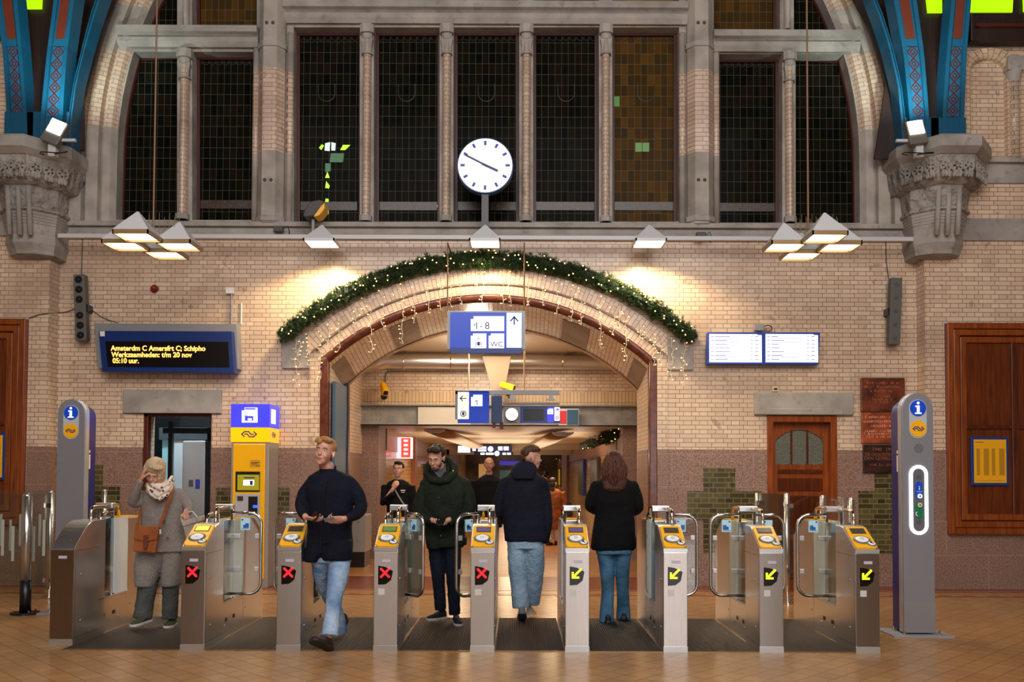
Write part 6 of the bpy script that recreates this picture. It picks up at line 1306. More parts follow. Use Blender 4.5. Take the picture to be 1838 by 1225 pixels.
def head(o, M, s=1.0):
    """local frame: face looks along -y, z up, origin mid head"""
    e = lambda c, r: o.ell([v*s for v in c], [v*s for v in r], 18, 12, 0, M)
    e((0, .012, .035), (.076, .094, .083)); e((0, -.03, -.015), (.064, .066, .082)); e((0, -.045, -.075), (.043, .045, .038)); e((0, -.066, -.098), (.024, .020, .016))
    e((.03, -.062, -.03), (.028, .028, .03)); e((-.03, -.062, -.03), (.028, .028, .03)); e((0, -.082, .030), (.052, .016, .014))
    e((0, -.094, .0), (.011, .014, .034)); e((0, -.106, -.024), (.016, .016, .013)); e((0, -.088, -.056), (.025, .013, .008)); e((0, -.086, -.066), (.021, .012, .008))
    for s_ in (-1, 1): e((s_*.078, .008, -.008), (.010, .022, .033)); e((s_*.084, .014, .004), (.006, .018, .02))
def face_parts(t, M, s=1.0, brow=(96, 66, 44), lips=(172, 100, 88)):
    for s_ in (-1, 1):
        o = MB(); o.ell((s_*.030*s, -.083*s, .008*s), (.0125*s, .0082*s, .0062*s), 12, 8, 0, M); ey = o.build('eye', mat('eye white', (226, 214, 206), .3), t, smooth=True); o = MB(); o.ell((s_*.030*s, -.0898*s, .008*s), (.005*s, .003*s, .005*s), 10, 6, 0, M); o.build('iris', mat('iris', (50, 44, 40), .2), ey)
        o = MB(); o.tube([M @ Vector((s_*x*s, -y*s, z*s)) for x, y, z in ((.014, .099, .026), (.03, .098, .031), (.047, .088, .026))], .0035*s, 5); o.build('eyebrow', mat('eyebrow %d' % brow[0], brow, .8), t)
    o = MB(); o.ell((0, -.0965*s, -.057*s), (.021*s, .006*s, .0042*s), 12, 6, 0, M); o.ell((0, -.095*s, -.066*s), (.017*s, .006*s, .0045*s), 12, 6, 0, M); o.build('lips', mat('lips', lips, .45), t, smooth=True)
def hand(o, W, D, N, side, curl=(35, 40, 45, 50), thumb=(.55, .5), s=1.0):
    """W wrist, D direction of the palm, N direction the palm faces, side: +1/-1 which side the thumb is on"""
    D = Vector(D).normalized(); N = Vector(N); N = (N-D*N.dot(D)).normalized(); U = D.cross(N).normalized()*side; L = .092*s
    sec = lambda f, w_, t_: [W+D*L*f+U*(w_*math.cos(a))+N*(t_*math.sin(a)) for a in [2*math.pi*i/14 for i in range(14)]]
    o.rings([sec(-.25, .026*s, .02*s), sec(0, .028*s, .019*s), sec(.35, .037*s, .016*s), sec(.75, .041*s, .014*s), sec(1.0, .040*s, .011*s)])
    for i, (off, ln) in enumerate(((.030, .074), (.010, .082), (-.010, .076), (-.029, .060))):
        p_ = W+D*L*(1.0-.05*abs(i-1.2))+U*off*s*1.02; d = D.copy(); c = math.radians(curl[i]); pts = [p_-D*.02*s, p_]; ang = 0
        for k_, f in enumerate((.45, .31, .24)):
            ang += c*(.7 if k_ == 0 else 1.0); d = D*math.cos(ang)+N*math.sin(ang)+U*(.06*(1.2-i)); d.normalize(); p_ = p_+d*ln*f*s; pts.append(p_)
        r0 = .0092*s if i < 3 else .008*s; o.tube(pts, [r0, r0, r0*.95, r0*.88, r0*.72], 9); o.ell(tuple(pts[-1]), (r0*.72,)*3, 8, 6)
    b0 = W+D*L*.22+U*.026*s; a, c = thumb; d1 = (D*math.cos(a)+U*math.sin(a)+N*.35).normalized(); p1 = b0+d1*.042*s; d2 = (d1+D*.35+N*c-U*.25).normalized(); p2 = p1+d2*.032*s; p3 = p2+(d2+D*.2-U*.15).normalized()*.024*s
    o.tube([b0-d1*.01*s, b0, p1, p2, p3], [.014*s, .0145*s, .0115*s, .010*s, .0078*s], 10); o.ell(tuple(p3), (.0078*s,)*3, 8, 6)
    return W+D*L*.9+N*.02*s
def shoe(t, heel, toe, m, sole, up=(0, 0, 1), w_=.047, h=.075, name='shoe', tongue=None):
    A, B = Vector(heel), Vector(toe); d = (B-A).normalized(); U = Vector(up); U = (U-d*U.dot(d)).normalized(); S_ = d.cross(U); L = (B-A).length
    def sec(f, w1, h1, z0=.022): return [A+d*L*f+S_*(w1*math.cos(a))+U*(z0+h1*(math.sin(a) if math.sin(a) > 0 else math.sin(a)*.12)) for a in [2*math.pi*i/16 for i in range(16)]]
    o = MB(); o.rings([sec(0, w_*.45, h*.75), sec(.04, w_*.66, h), sec(.16, w_*.76, h*1.12), sec(.32, w_*.78, h*1.05), sec(.45, w_*.85, h*.8), sec(.62, w_, h*.58), sec(.8, w_*.98, h*.47), sec(.93, w_*.75, h*.36), sec(1.0, w_*.35, h*.2)])
    s1 = o.build(name, m, t, remesh=.006, sm=3)
    def ss(f, w1, z): return [A+d*L*f+S_*w1+U*z, A+d*L*f-S_*w1+U*z]
    prof = [(-.02, .5), (.05, .8), (.2, .84), (.4, .8), (.62, 1.06), (.8, 1.05), (.94, .85), (1.02, .45)]; lo = [A+d*L*f+S_*w_*k_ for f, k_ in prof]+[A+d*L*f-S_*w_*k_ for f, k_ in prof[::-1]]
    o = MB(); o.rings([lo, [q_+U*.026 for q_ in lo]]); o.build('sole', sole, s1, bevel=.005)
    if tongue:
        o = MB()
        for f in (.4, .48, .56): o.tube([A+d*L*f+S_*.022+U*(.022+h*(1.12-f*.95)), A+d*L*f+U*(.03+h*(1.14-f*.95)), A+d*L*f-S_*.022+U*(.022+h*(1.12-f*.95))], .004, 5)
        o.build('laces', tongue, s1)
    return s1
def cloth(name, col, rough=.85, bump=.5, bs=26, var=.2, vs=7, vcol=None): return mat(name, col, rough, bump=bump, bscale=bs, var=var, vscale=vs, spec=.2, vcol=vcol)
def person(lab, px, Y): g = P(px, 1100, Y); return thing('person', lab, 'person', (g.x, Y, 0))
VS = .008
# ---- man in the navy coat, striding towards the camera between the third and fourth gate
Y = 8.15; t = person('man in a navy coat and light blue jeans striding out between two gates', 590, Y)
M = headM(583, 813, Y-.06, math.radians(-10), math.radians(-8), math.radians(8))
o = MB(); head(o, M, 1.06); limb(o, [(588, 838, .0, .058), (590, 856, .03, .066)], Y); torso(o, [(556, 630, 862, .09), (556, 632, 910, .10), (560, 628, 960, .10), (562, 628, 1000, .10)], Y+.02)
SL1 = [(560, 868, .0, .060), (547, 884, .0, .060), (539, 908, -.03, .056), (547, 926, -.20, .042)]; SL2 = [(628, 868, 0, .062), (642, 886, .0, .062), (650, 912, -.02, .057), (640, 924, -.1, .052), (624, 931, -.20, .042)]
core(o, SL1, Y); core(o, SL2, Y); limb(o, [(545, 922, -.18, .025), (549, 929, -.24, .027)], Y); limb(o, [(627, 930, -.18, .025), (617, 932, -.24, .027)], Y)
limb(o, [(575, 1000, .02, .07), (583, 1060, .22, .05), (606, 1118, .48, .04)], Y); limb(o, [(608, 1000, 0, .075), (603, 1062, -.16, .055), (590, 1140, -.32, .04)], Y)
W1 = P(549, 929, Y-.24); k1 = hand(o, W1, (.95, -.32, -.22), (.25, .35, .9), -1, (28, 32, 38, 44)); W2 = P(617, 932, Y-.24); k2 = hand(o, W2, (-.95, -.22, -.10), (-.15, .8, .55), 1, (30, 36, 44, 50))
o.build('body', SKIN, t, remesh=.0052, sm=3); face_parts(t, M, 1.06, (150, 112, 70))
COAT = cloth('navy wool coat', (17, 20, 38), bs=60, bump=.35, var=.3, vs=5)
o = MB(); torso(o, [(577, 601, 842, .065), (566, 614, 848, .09), (554, 632, 856, .115), (549, 638, 866, .125), (548, 640, 880, .14), (551, 634, 910, .14), (553, 631, 945, .135), (550, 632, 975, .14)], Y+.01, e=2.6)
torso(o, [(551, 600, 970, .13), (548, 595, 990, .13), (547, 577, 1005, .12), (549, 574, 1009, .11)], Y); torso(o, [(590, 633, 970, .13), (580, 633, 990, .13), (576, 632, 1000, .12), (579, 629, 1006, .11)], Y-.02)
limb(o, SL1, Y); limb(o, SL2, Y)
o.build('coat', COAT, t, remesh=VS, sm=4, disp=(.012, .09))
o = MB()
for s_ in (-1, 1): a = P(589+s_*13, 850, Y); o.rings([[P(589+s_*15, 856, Y+dy) for dy in (-.085, .05)]+[P(589+s_*12, 856, Y+dy) for dy in (.05, -.075)], [P(589+s_*14.5, 836 if s_ > 0 else 842, Y+dy) for dy in (-.05, .07)]+[P(589+s_*12, 836 if s_ > 0 else 842, Y+dy) for dy in (.07, -.04)]])
o.rings([[P(x, 856, Y+d) for x, d in ((575, .05), (603, .05), (602, .08), (576, .08))], [P(x, 838, Y+d) for x, d in ((575, .08), (603, .08), (602, .11), (576, .11))]]); o.build('collar', COAT, t, bevel=.006)
o = MB(); o.tube([P(586, 858, Y-.135), P(581, 885, Y-.155), P(578, 930, Y-.15), P(575, 985, Y-.15)], .004, 5); o.build('coat_placket', mat('coat seam dark', (8, 9, 16), .7), t)
HAIRB = hairmat('sandy blond hair', (186, 138, 82), (128, 88, 48))
def hair(t, M, s, m, parts, name='hair', vs=.006, sm=2):
    o = MB()
    for c, r in parts: o.ell([v*s for v in c], [v*s for v in r], 16, 10, 0, M)
    return o.build(name, m, t, remesh=vs, sm=sm, disp=(.010, .02))
SHORT = [((0, .03, .07), (.076, .085, .062)), ((0, -.035, .105), (.062, .05, .028)), ((.028, -.06, .098), (.045, .03, .024)), ((0, .055, .02), (.074, .06, .07)), ((.068, .02, .045), (.016, .05, .045)), ((-.068, .02, .045), (.016, .05, .045))]
hair(t, M, 1.06, HAIRB, SHORT+[((-.045, -.07, .085), (.036, .02, .026))]); o = MB(); o.ell((.088, -.004, -.012), (.007, .01, .017), 10, 6, 0, M); o.build('earbud', WHITE, t)
JEAN = cloth('faded blue jeans', (84, 120, 164), bs=45, bump=.45, var=.5, vs=4, vcol=(172, 194, 216))
o = MB(); torso(o, [(557, 631, 985, .11), (559, 630, 1010, .11)], Y+.02); leg(o, [(577, 1006, .03, .092), (578, 1030, .1, .085), (586, 1062, .22, .066), (604, 1096, .42, .064), (612, 1124, .52, .062)], Y); leg(o, [(610, 1004, 0, .1), (607, 1034, -.08, .092), (601, 1066, -.17, .074), (597, 1100, -.24, .068), (592, 1132, -.32, .070)], Y)
o.build('trousers', JEAN, t, remesh=VS, sm=3, disp=(.010, .06))
BOOT = mat('dark brown leather', (46, 24, 20), .4); RUB = mat('worn black rubber', (30, 32, 34), .6)
A = P(590, 1176, 7.75); shoe(t, (A.x+.01, 7.80, .035), (A.x-.10, 7.56, .165), BOOT, RUB, (-.1, .45, .9), name='boot', w_=.052, h=.08); B_ = P(607, 1134, 8.72); shoe(t, (B_.x+.04, 8.86, .13), (B_.x, 8.66, .02), BOOT, RUB, (0, -.5, .85), name='boot', w_=.052, h=.08)
c = k1; w_ = MB(); w_.cbox((0, 0, 0), (.06, .012, .085), 0, Matrix.Translation(P(565, 928, Y-.29)) @ Matrix.Rotation(math.radians(38), 4, 'Y') @ Matrix.Rotation(.4, 4, 'X')); tag(w_.build('card_wallet', mat('dark wallet', (50, 20, 22), .4)), 'dark red card wallet in the hand of the man in the navy coat', 'wallet')
w_ = MB(); w_.cbox((0, 0, 0), (.086, .003, .05), 0, Matrix.Translation(P(591, 933, Y-.31)) @ Matrix.Rotation(math.radians(-14), 4, 'Y') @ Matrix.Rotation(.9, 4, 'X')); tag(w_.build('travel_card', mat('pale card', (150, 150, 148), .3)), 'pale travel card in the other hand of the man in the navy coat', 'card')
# ---- man in the dark green parka looking down at his phone
Y = 9.55; t = person('bearded man in a dark green parka looking down at a phone', 798, Y)
M = headM(783, 822, Y-.10, math.radians(-14), math.radians(24), math.radians(4))
o = MB(); head(o, M, 1.04); limb(o, [(788, 838, -.02, .058), (792, 852, .03, .066)], Y); torso(o, [(768, 830, 862, .09), (768, 832, 910, .10), (772, 830, 960, .10)], Y+.02)
SL1 = [(766, 872, 0, .074), (757, 895, -.01, .072), (752, 917, -.04, .066), (762, 932, -.14, .056), (775, 936, -.22, .044)]; SL2 = [(832, 870, 0, .074), (841, 892, 0, .074), (844, 916, -.03, .068), (830, 930, -.12, .058), (809, 936, -.22, .044)]; LG1 = [(783, 975, .02, .09), (785, 1010, .02, .082), (787, 1045, .0, .066), (791, 1084, .0, .058)]; LG2 = [(812, 972, 0, .095), (813, 1010, -.01, .086), (814, 1050, -.03, .068), (816, 1093, -.04, .058)]
for q_ in (SL1, SL2, LG1, LG2): core(o, q_, Y)
limb(o, [(772, 935, -.2, .026), (778, 935, -.25, .028)], Y); limb(o, [(812, 935, -.2, .026), (805, 934, -.25, .028)], Y)
hand(o, P(777, 934, Y-.24), (.75, -.35, -.45), (.35, -.15, .9), -1, (30, 38, 44, 50), s=1.05); hand(o, P(805, 933, Y-.24), (-.8, -.35, -.35), (-.35, -.15, .9), 1, (30, 38, 44, 50), s=1.05)
o.build('body', SKIN, t, remesh=.0056, sm=3); face_parts(t, M, 1.04, (40, 28, 22))
PARK = cloth('dark green parka cloth', (26, 36, 22), bs=30, bump=.4, var=.35, vs=5, rough=.75)
o = MB(); torso(o, [(772, 812, 846, .08), (764, 830, 854, .11), (758, 838, 864, .13), (756, 842, 885, .15), (758, 838, 920, .155), (762, 836, 950, .15), (764, 834, 975, .15), (767, 832, 982, .14)], Y+.01, e=2.6)
limb(o, SL1, Y); limb(o, SL2, Y)
torso(o, [(764, 798, 965, .13), (766, 797, 985, .12)], Y-.01); torso(o, [(797, 838, 965, .13), (800, 838, 978, .12)], Y-.01)
o.build('parka', PARK, t, remesh=VS, sm=4, disp=(.02, .1))
o = MB(); hp = [P(x, y, Y+d) for x, y, d in ((766, 852, -.05), (768, 838, .0), (778, 828, .10), (792, 824, .13), (806, 828, .11), (816, 840, .02), (816, 852, -.06), (804, 862, -.12), (790, 864, -.14), (776, 862, -.12))]; o.tube(hp, .042, 10, closed=True); torso(o, [(774, 812, 848, .10, .09), (776, 812, 834, .07, .10), (782, 806, 828, .04, .11)], Y); o.build('hood', PARK, t, remesh=VS, sm=3)
o = MB(); o.rings([[P(x, y, Y+d) for x, y, d in ((777, 846, -.10), (790, 861, -.165), (800, 846, -.10), (800, 842, -.06), (779, 842, -.06))], [P(x, y, Y+d) for x, y, d in ((777, 836, -.05), (790, 852, -.12), (800, 836, -.05), (800, 832, -.01), (779, 832, -.01))]]); o.build('sweater', cloth('grey marl sweater', (92, 92, 96)), t, bevel=.004)
o = MB()
for x, y in ((780, 861), (785, 862), (799, 861), (813, 846), (787, 894), (791, 963)): q_ = P(x, y, Y-.165); o.ell(tuple(q_), (.008, .006, .008), 8, 5)
o.build('snap_buttons', CHROME, t)
hair(t, M, 1.04, hairmat('dark brown hair', (44, 28, 20), (20, 12, 9)), SHORT+[((.03, -.07, .105), (.05, .03, .026)), ((-.04, -.06, .1), (.03, .03, .025))])
hair(t, M, 1.04, mat('short stubble', (104, 70, 56), .8, bump=.4, bscale=200), [((0, -.058, -.088), (.040, .036, .026)), ((.045, -.03, -.055), (.02, .035, .03)), ((-.045, -.03, -.055), (.02, .035, .03))], 'beard')
DENIM = cloth('dark navy jeans', (26, 32, 50), bs=45, var=.3, vs=5)
o = MB(); torso(o, [(772, 826, 955, .11), (774, 826, 985, .10)], Y+.02); leg(o, LG1, Y); leg(o, LG2, Y); o.build('trousers', DENIM, t, remesh=VS, sm=3, disp=(.012, .06))
SNK = mat('black suede sneaker', (22, 20, 22), .7); SOL = mat('off white sole', (200, 194, 190), .5)
g1 = P(791, 1096, Y); shoe(t, (g1.x+.05, Y+.05, .03), (g1.x-.13, Y-.10, .03), SNK, SOL, name='sneaker', tongue=mat('grey laces', (120, 116, 120), .7)); g2 = P(818, 1100, Y-.1); shoe(t, (g2.x-.01, Y+.0, .0), (g2.x+.05, Y-.27, .0), SNK, SOL, name='sneaker', tongue=mat('grey laces', (120, 116, 120), .7))
w_ = MB(); w_.cbox((0, 0, 0), (.085, .12, .010), 0, Matrix.Translation(P(791, 937, Y-.34)) @ Matrix.Rotation(.15, 4, 'Y') @ Matrix.Rotation(.5, 4, 'X')); tag(w_.build('smartphone', BLACK, bevel=.003), 'black smartphone held by the man in the green parka', 'phone')
# ---- young man seen from behind, face turned right
Y = 9.6; t = person('young man seen from behind in a hooded navy jacket and pale jeans', 940, Y)
M = headM(953, 823, Y+.02, math.radians(112), 0, 0)
o = MB(); head(o, M, 1.02); limb(o, [(946, 838, .04, .056), (942, 856, .05, .064)], Y); torso(o, [(912, 970, 866, .09), (912, 970, 960, .10)], Y); limb(o, [(972, 884, 0, .035), (978, 930, .0, .03), (975, 968, .0, .028)], Y); limb(o, [(909, 884, 0, .035), (897, 912, .04, .03), (903, 930, .16, .025)], Y)
limb(o, [(932, 985, 0, .07), (934, 1040, 0, .05), (936, 1090, 0, .04)], Y); limb(o, [(956, 985, 0, .07), (954, 1040, .06, .05), (948, 1084, .18, .04)], Y); hand(o, P(972, 972, Y-.02), (-.35, .1, -.9), (-.9, .3, 0), 1, (40, 46, 50, 55), s=1.0)
o.build('body', SKIN, t, remesh=.0056, sm=3); face_parts(t, M, 1.02, (60, 42, 30))
JKT = cloth('navy jacket cloth', (22, 24, 42), bs=26, bump=.35, var=.3, vs=4, rough=.8)
o = MB(); torso(o, [(918, 962, 846, .09), (908, 972, 858, .12), (900, 978, 872, .135), (900, 981, 900, .145), (903, 983, 940, .145), (905, 984, 965, .14), (906, 984, 972, .135)], Y+.01, e=2.6)
limb(o, [(972, 868, 0, .072), (979, 900, 0, .068), (982, 940, -.01, .062), (978, 968, -.01, .052)], Y); limb(o, [(909, 868, 0, .072), (897, 896, .02, .07), (893, 922, .06, .064), (903, 934, .18, .05)], Y)
o.build('jacket', JKT, t, remesh=VS, sm=4, disp=(.016, .11))
o = MB(); torso(o, [(921, 958, 860, .06, -.10), (916, 963, 850, .10, -.03), (919, 964, 840, .10, .0), (926, 960, 832, .085, .02), (934, 954, 828, .05, .04)], Y); o.build('hood', JKT, t, remesh=VS, sm=4)
hair(t, M, 1.02, hairmat('short brown hair', (92, 62, 38), (52, 32, 20)), [((0, .0, .095), (.078, .095, .05)), ((0, .06, .055), (.072, .05, .062)), ((.0, -.07, .088), (.058, .03, .03)), ((.06, .0, .085), (.022, .06, .03)), ((-.06, .0, .085), (.022, .06, .03)), ((0, .085, .01), (.05, .02, .04))])
PALE = cloth('pale washed jeans', (158, 182, 200), bs=45, bump=.5, var=.3, vs=4, vcol=(124, 152, 176))
o = MB(); torso(o, [(909, 976, 962, .115), (911, 974, 985, .12)], Y); leg(o, [(928, 985, 0, .102), (929, 1020, .0, .1), (932, 1055, .0, .09), (935, 1080, .0, .088)], Y); leg(o, [(960, 985, 0, .102), (961, 1020, .04, .096), (959, 1055, .10, .086), (955, 1072, .16, .08)], Y); o.build('trousers', PALE, t, remesh=VS, sm=3, disp=(.016, .06))
GRS = mat('grey worn sneaker', (106, 106, 108), .7); a = P(937, 1104, Y); shoe(t, (a.x, Y-.12, .10), (a.x+.0, Y+.13, .0), GRS, mat('grey rubber sole', (90, 92, 96), .6), name='sneaker', w_=.05); shoe(t, (a.x+.07, Y+.14, .05), (a.x+.12, Y+.38, .02), mat('beige sneaker', (196, 180, 166), .7), SOL, name='sneaker')
# ---- long haired woman seen from behind
Y = 9.6; t = person('woman with long brown hair seen from behind in a black coat and jeans', 1102, Y)
M = headM(1101, 833, Y+.03, math.radians(180), 0, 0)
o = MB(); head(o, M, .95); limb(o, [(1101, 845, 0, .05), (1101, 862, .0, .055)], Y); torso(o, [(1075, 1128, 872, .08), (1075, 1128, 960, .1)], Y+.02); limb(o, [(1072, 885, .02, .03), (1064, 906, .05, .03), (1076, 920, .25, .025)], Y); limb(o, [(1132, 885, .02, .03), (1141, 908, .05, .03), (1132, 920, .25, .025)], Y)
hand(o, P(1082, 922, Y+.3), (.7, .5, .2), (.4, -.2, .8), -1); hand(o, P(1124, 922, Y+.3), (-.7, .5, .2), (-.4, -.2, .8), 1); limb(o, [(1090, 990, 0, .07), (1092, 1040, 0, .05), (1090, 1090, 0, .04)], Y); limb(o, [(1116, 990, 0, .07), (1118, 1040, 0.03, .05), (1116, 1086, .1, .04)], Y); o.build('body', SKIN, t, remesh=.0058, sm=3); face_parts(t, M, .95)
BCO = cloth('black wool coat', (9, 9, 11), bs=60, bump=.3, var=.2)
o = MB(); torso(o, [(1084, 1120, 856, .08), (1070, 1134, 864, .11), (1064, 1141, 876, .125), (1064, 1142, 900, .135), (1068, 1138, 925, .13), (1064, 1140, 950, .14), (1060, 1142, 975, .145), (1059, 1141, 984, .14), (1063, 1137, 988, .13)], Y+.01, e=2.5)
limb(o, [(1070, 874, 0, .064), (1061, 896, .01, .062), (1058, 910, .03, .058), (1072, 918, .18, .045)], Y); limb(o, [(1136, 874, 0, .064), (1144, 896, .01, .062), (1147, 914, .03, .056), (1136, 920, .18, .045)], Y); o.build('coat', BCO, t, remesh=VS, sm=4, disp=(.014, .1))
HL = hairmat('long brown hair', (78, 36, 20), (36, 16, 10), .5)
o = MB(); torso(o, [(1095, 1107, 809, .04, .0), (1089, 1114, 814, .08, .0), (1086, 1118, 826, .10, -.01), (1084, 1121, 842, .09, -.02), (1081, 1125, 856, .065, -.06), (1080, 1126, 868, .05, -.10), (1082, 1122, 878, .04, -.12), (1090, 1114, 884, .025, -.12)], Y+.02, e=2.2)
hb_ = o.build('hair', HL, t, remesh=.0065, sm=3)
rg2 = random.Random(4); o = MB()
for i in range(120):
    u = rg2.uniform(-1, 1); yb_ = 868+rg2.uniform(0, 16)*(1-.55*abs(u)); lay = rg2.uniform(0, .022); ph = rg2.uniform(0, 6.28); q_ = []; am = rg2.uniform(.5, 1.6)
    for k_ in range(13):
        f = k_/12; y = 815+(yb_-815)*f; hw = 12+9*min(1, f*2.2)+2.5*math.sin(f*3.1); hw = hw if f < .7 else hw*(1-.55*(f-.7)/.3*(1-abs(u)*.3)); cx = 1101.5+1.5*f
        xx = cx+u*hw+am*f*math.sin(f*16+ph); dep = (.088+.02*math.sin(f*3.14))*math.sqrt(max(.05, 1-u*u*.9)); q_.append(P(xx, y, Y+.02-dep-lay*f-(.05*f if f > .5 else .05*f)))
    o.tube(q_, [.0045]+[.0065]*9+[.006, .004, .0015], 5)
o.build('hair_strands', hairmat('brown hair strands', (98, 48, 28), (46, 22, 14), .45), hb_, smooth=True)
MJ = cloth('mid blue jeans', (82, 128, 162), bs=45, bump=.5, var=.3, vs=5)
o = MB(); torso(o, [(1066, 1138, 975, .12), (1070, 1134, 995, .12)], Y); leg(o, [(1087, 992, 0, .092), (1090, 1030, 0, .076), (1091, 1062, 0, .066), (1089, 1096, -.01, .074), (1089, 1106, -.01, .078)], Y); leg(o, [(1117, 992, 0, .092), (1117, 1030, .02, .076), (1118, 1062, .06, .066), (1119, 1094, .14, .072), (1119, 1101, .14, .076)], Y); o.build('trousers', MJ, t, remesh=VS, sm=3, disp=(.008, .06))
BS = mat('black leather shoe', (14, 12, 12), .35); a = P(1090, 1110, Y); shoe(t, (a.x, Y-.10, .0), (a.x, Y+.14, .0), BS, BLACK); a = P(1118, 1105, Y+.15); shoe(t, (a.x, Y+.06, .02), (a.x+.02, Y+.3, .0), BS, BLACK)
# ---- woman in the grey coat with patterned scarf
Y = 9.2; t = person('woman in a long grey coat and patterned scarf touching her forehead', 290, Y)
M = headM(277, 850, Y-.10, math.radians(10), math.radians(28), math.radians(10))
o = MB(); head(o, M, .98); limb(o, [(288, 862, -.02, .05), (294, 876, 0, .055)], Y); torso(o, [(262, 322, 890, .08), (264, 320, 960, .09)], Y+.02)
core(o, [(264, 890, 0, .062), (250, 900, -.03, .062), (239, 902, -.07, .056), (243, 886, -.12, .05), (252, 864, -.165, .042)], Y, .55); core(o, [(320, 888, 0, .064), (332, 902, -.0, .060), (338, 914, -.04, .05), (335, 921, -.12, .044)], Y, .55)
hand(o, P(253, 862, Y-.17), (.30, -.05, .95), (.75, .45, .1), -1, (24, 26, 30, 34), s=.95); hand(o, P(334, 918, Y-.14), (.15, -.15, -.9), (-.4, .2, -.2), -1, (62, 66, 70, 72), s=.92); limb(o, [(282, 960, .03, .06), (270, 1040, .03, .06), (262, 1105, -.05, .045)], Y); limb(o, [(300, 960, .03, .06), (306, 1040, .03, .06), (304, 1100, 0, .045)], Y)
o.build('body', SKIN, t, remesh=.0054, sm=3); face_parts(t, M, .98, (140, 110, 84))
GC = cloth('heather grey coat', (142, 132, 125), bs=120, bump=.25, var=.12, vs=60)
o = MB(); torso(o, [(276, 306, 872, .09), (262, 320, 880, .115), (256, 328, 892, .13), (256, 332, 915, .135), (255, 332, 945, .135), (250, 334, 975, .135), (246, 336, 990, .14)], Y+.01, e=2.5)
torso(o, [(247, 300, 980, .14), (244, 292, 1010, .14), (244, 286, 1035, .14), (245, 281, 1050, .135), (247, 280, 1053, .125)], Y-.0); torso(o, [(292, 334, 980, .13), (292, 328, 1010, .13), (291, 326, 1035, .13), (291, 324, 1050, .125), (293, 322, 1053, .115)], Y+.03)
limb(o, [(264, 890, 0, .062), (250, 900, -.03, .062), (238, 904, -.06, .056), (243, 886, -.12, .05), (251, 866, -.16, .036)], Y); limb(o, [(320, 888, 0, .064), (333, 902, -.0, .060), (340, 914, -.04, .052), (336, 920, -.10, .042)], Y); o.build('coat', GC, t, remesh=VS, sm=4, disp=(.012, .1))
o = MB()
for x, y in ((295, 937), (301, 966), (303, 994)): q_ = P(x, y, Y-.145); o.cyl((q_.x, q_.y, q_.z), (q_.x, q_.y-.01, q_.z), .011, 12)
o.build('coat_buttons', mat('grey horn button', (96, 90, 88), .3), t)
SC = NB('leaf pattern scarf'); tc = SC.n('TexCoord').outputs['Object']; vo = SC.n('TexVoronoi'); vo.inputs['Scale'].default_value = 21; SC.l(tc, vo.inputs['Vector'])
SC.l(SC.mix(SC.math('LESS_THAN', vo.outputs[0], .33), lin((226, 208, 192)), lin((92, 44, 38))), SC.b.inputs['Base Color']); SC.b.inputs['Roughness'].default_value = .8
o = MB(); torso(o, [(276, 304, 862, .07, -.0), (268, 309, 868, .10, -.03), (263, 311, 876, .115, -.06), (264, 309, 884, .105, -.08), (270, 303, 891, .085, -.10), (277, 296, 896, .05, -.13)], Y, e=2.1)
for a_ in (((264, 866, -.06), (268, 880, -.17), (284, 890, -.215), (300, 880, -.17), (311, 862, -.04)), ((268, 860, -.04), (274, 872, -.17), (288, 878, -.20), (302, 868, -.15), (309, 856, -.0)), ((262, 872, -.08), (272, 888, -.19), (286, 896, -.20), (298, 890, -.17), (309, 874, -.08))): o.tube([P(x, y, Y+d) for x, y, d in a_], [.016, .022, .025, .022, .016], 10)
o.build('scarf', SC.m, t, remesh=.006, sm=2, disp=(.008, .04))
HG = hairmat('ash blond bob', (216, 188, 150), (150, 126, 100))
hair(t, M, 1.16, HG, [((0, .02, .06), (.088, .1, .075)), ((0, .05, .0), (.085, .07, .095)), ((.062, -.01, -.005), (.034, .065, .085)), ((-.064, .0, .02), (.030, .06, .07)), ((.02, -.055, .09), (.06, .035, .022)), ((.068, -.035, .03), (.022, .035, .06)), ((.06, .01, -.06), (.03, .05, .04))])
GT = cloth('grey green trousers', (84, 86, 82), bs=50, var=.2)
o = MB(); torso(o, [(262, 320, 985, .09), (262, 322, 1010, .10)], Y+.04); leg(o, [(276, 1000, .04, .09), (268, 1035, 0, .1), (262, 1070, -.03, .088), (256, 1100, -.06, .088)], Y); leg(o, [(306, 1000, .04, .09), (307, 1035, .02, .088), (306, 1070, .02, .08), (305, 1100, .02, .074)], Y); o.build('trousers', GT, t, remesh=VS, sm=3, disp=(.014, .07))
GS = mat('olive knit sneaker', (58, 66, 44), .8); a = P(256, 1120, Y-.1); shoe(t, (a.x+.045, Y-.02, .06), (a.x-.05, Y-.24, .035), GS, SOL, name='sneaker'); a = P(305, 1112, Y); shoe(t, (a.x, Y+.12, .0), (a.x+.01, Y-.11, .0), GS, SOL, name='sneaker')
LEA = mat('tan leather', (158, 84, 38), .42, bump=.2, bscale=50, var=.15)
bg = thing('shoulder_bag', 'tan leather crossbody satchel worn by the woman in grey', 'bag', tuple(P(263, 990, Y-.22))); Yb_ = Y-.24
o = MB(); o.prism([PX([(244, 946), (284, 947), (278, 994), (238, 991)], Yb_)], XZ, Yb_, Yb_+.07); o.build('pouch', LEA, bg, bevel=.012); o = MB(); o.prism([PX([(243, 944), (286, 946), (282, 968), (262, 973), (240, 968)], Yb_-.008)], XZ, Yb_-.014, Yb_); o.build('flap', LEA, bg, bevel=.004); o = MB(); o.prism([PX([(257, 961), (267, 961), (263, 986), (257, 986)], Yb_-.02)], XZ, Yb_-.022, Yb_-.014); o.build('buckle_strap', mat('dark tan leather', (104, 52, 26), .4), bg, bevel=.002)
o = MB()
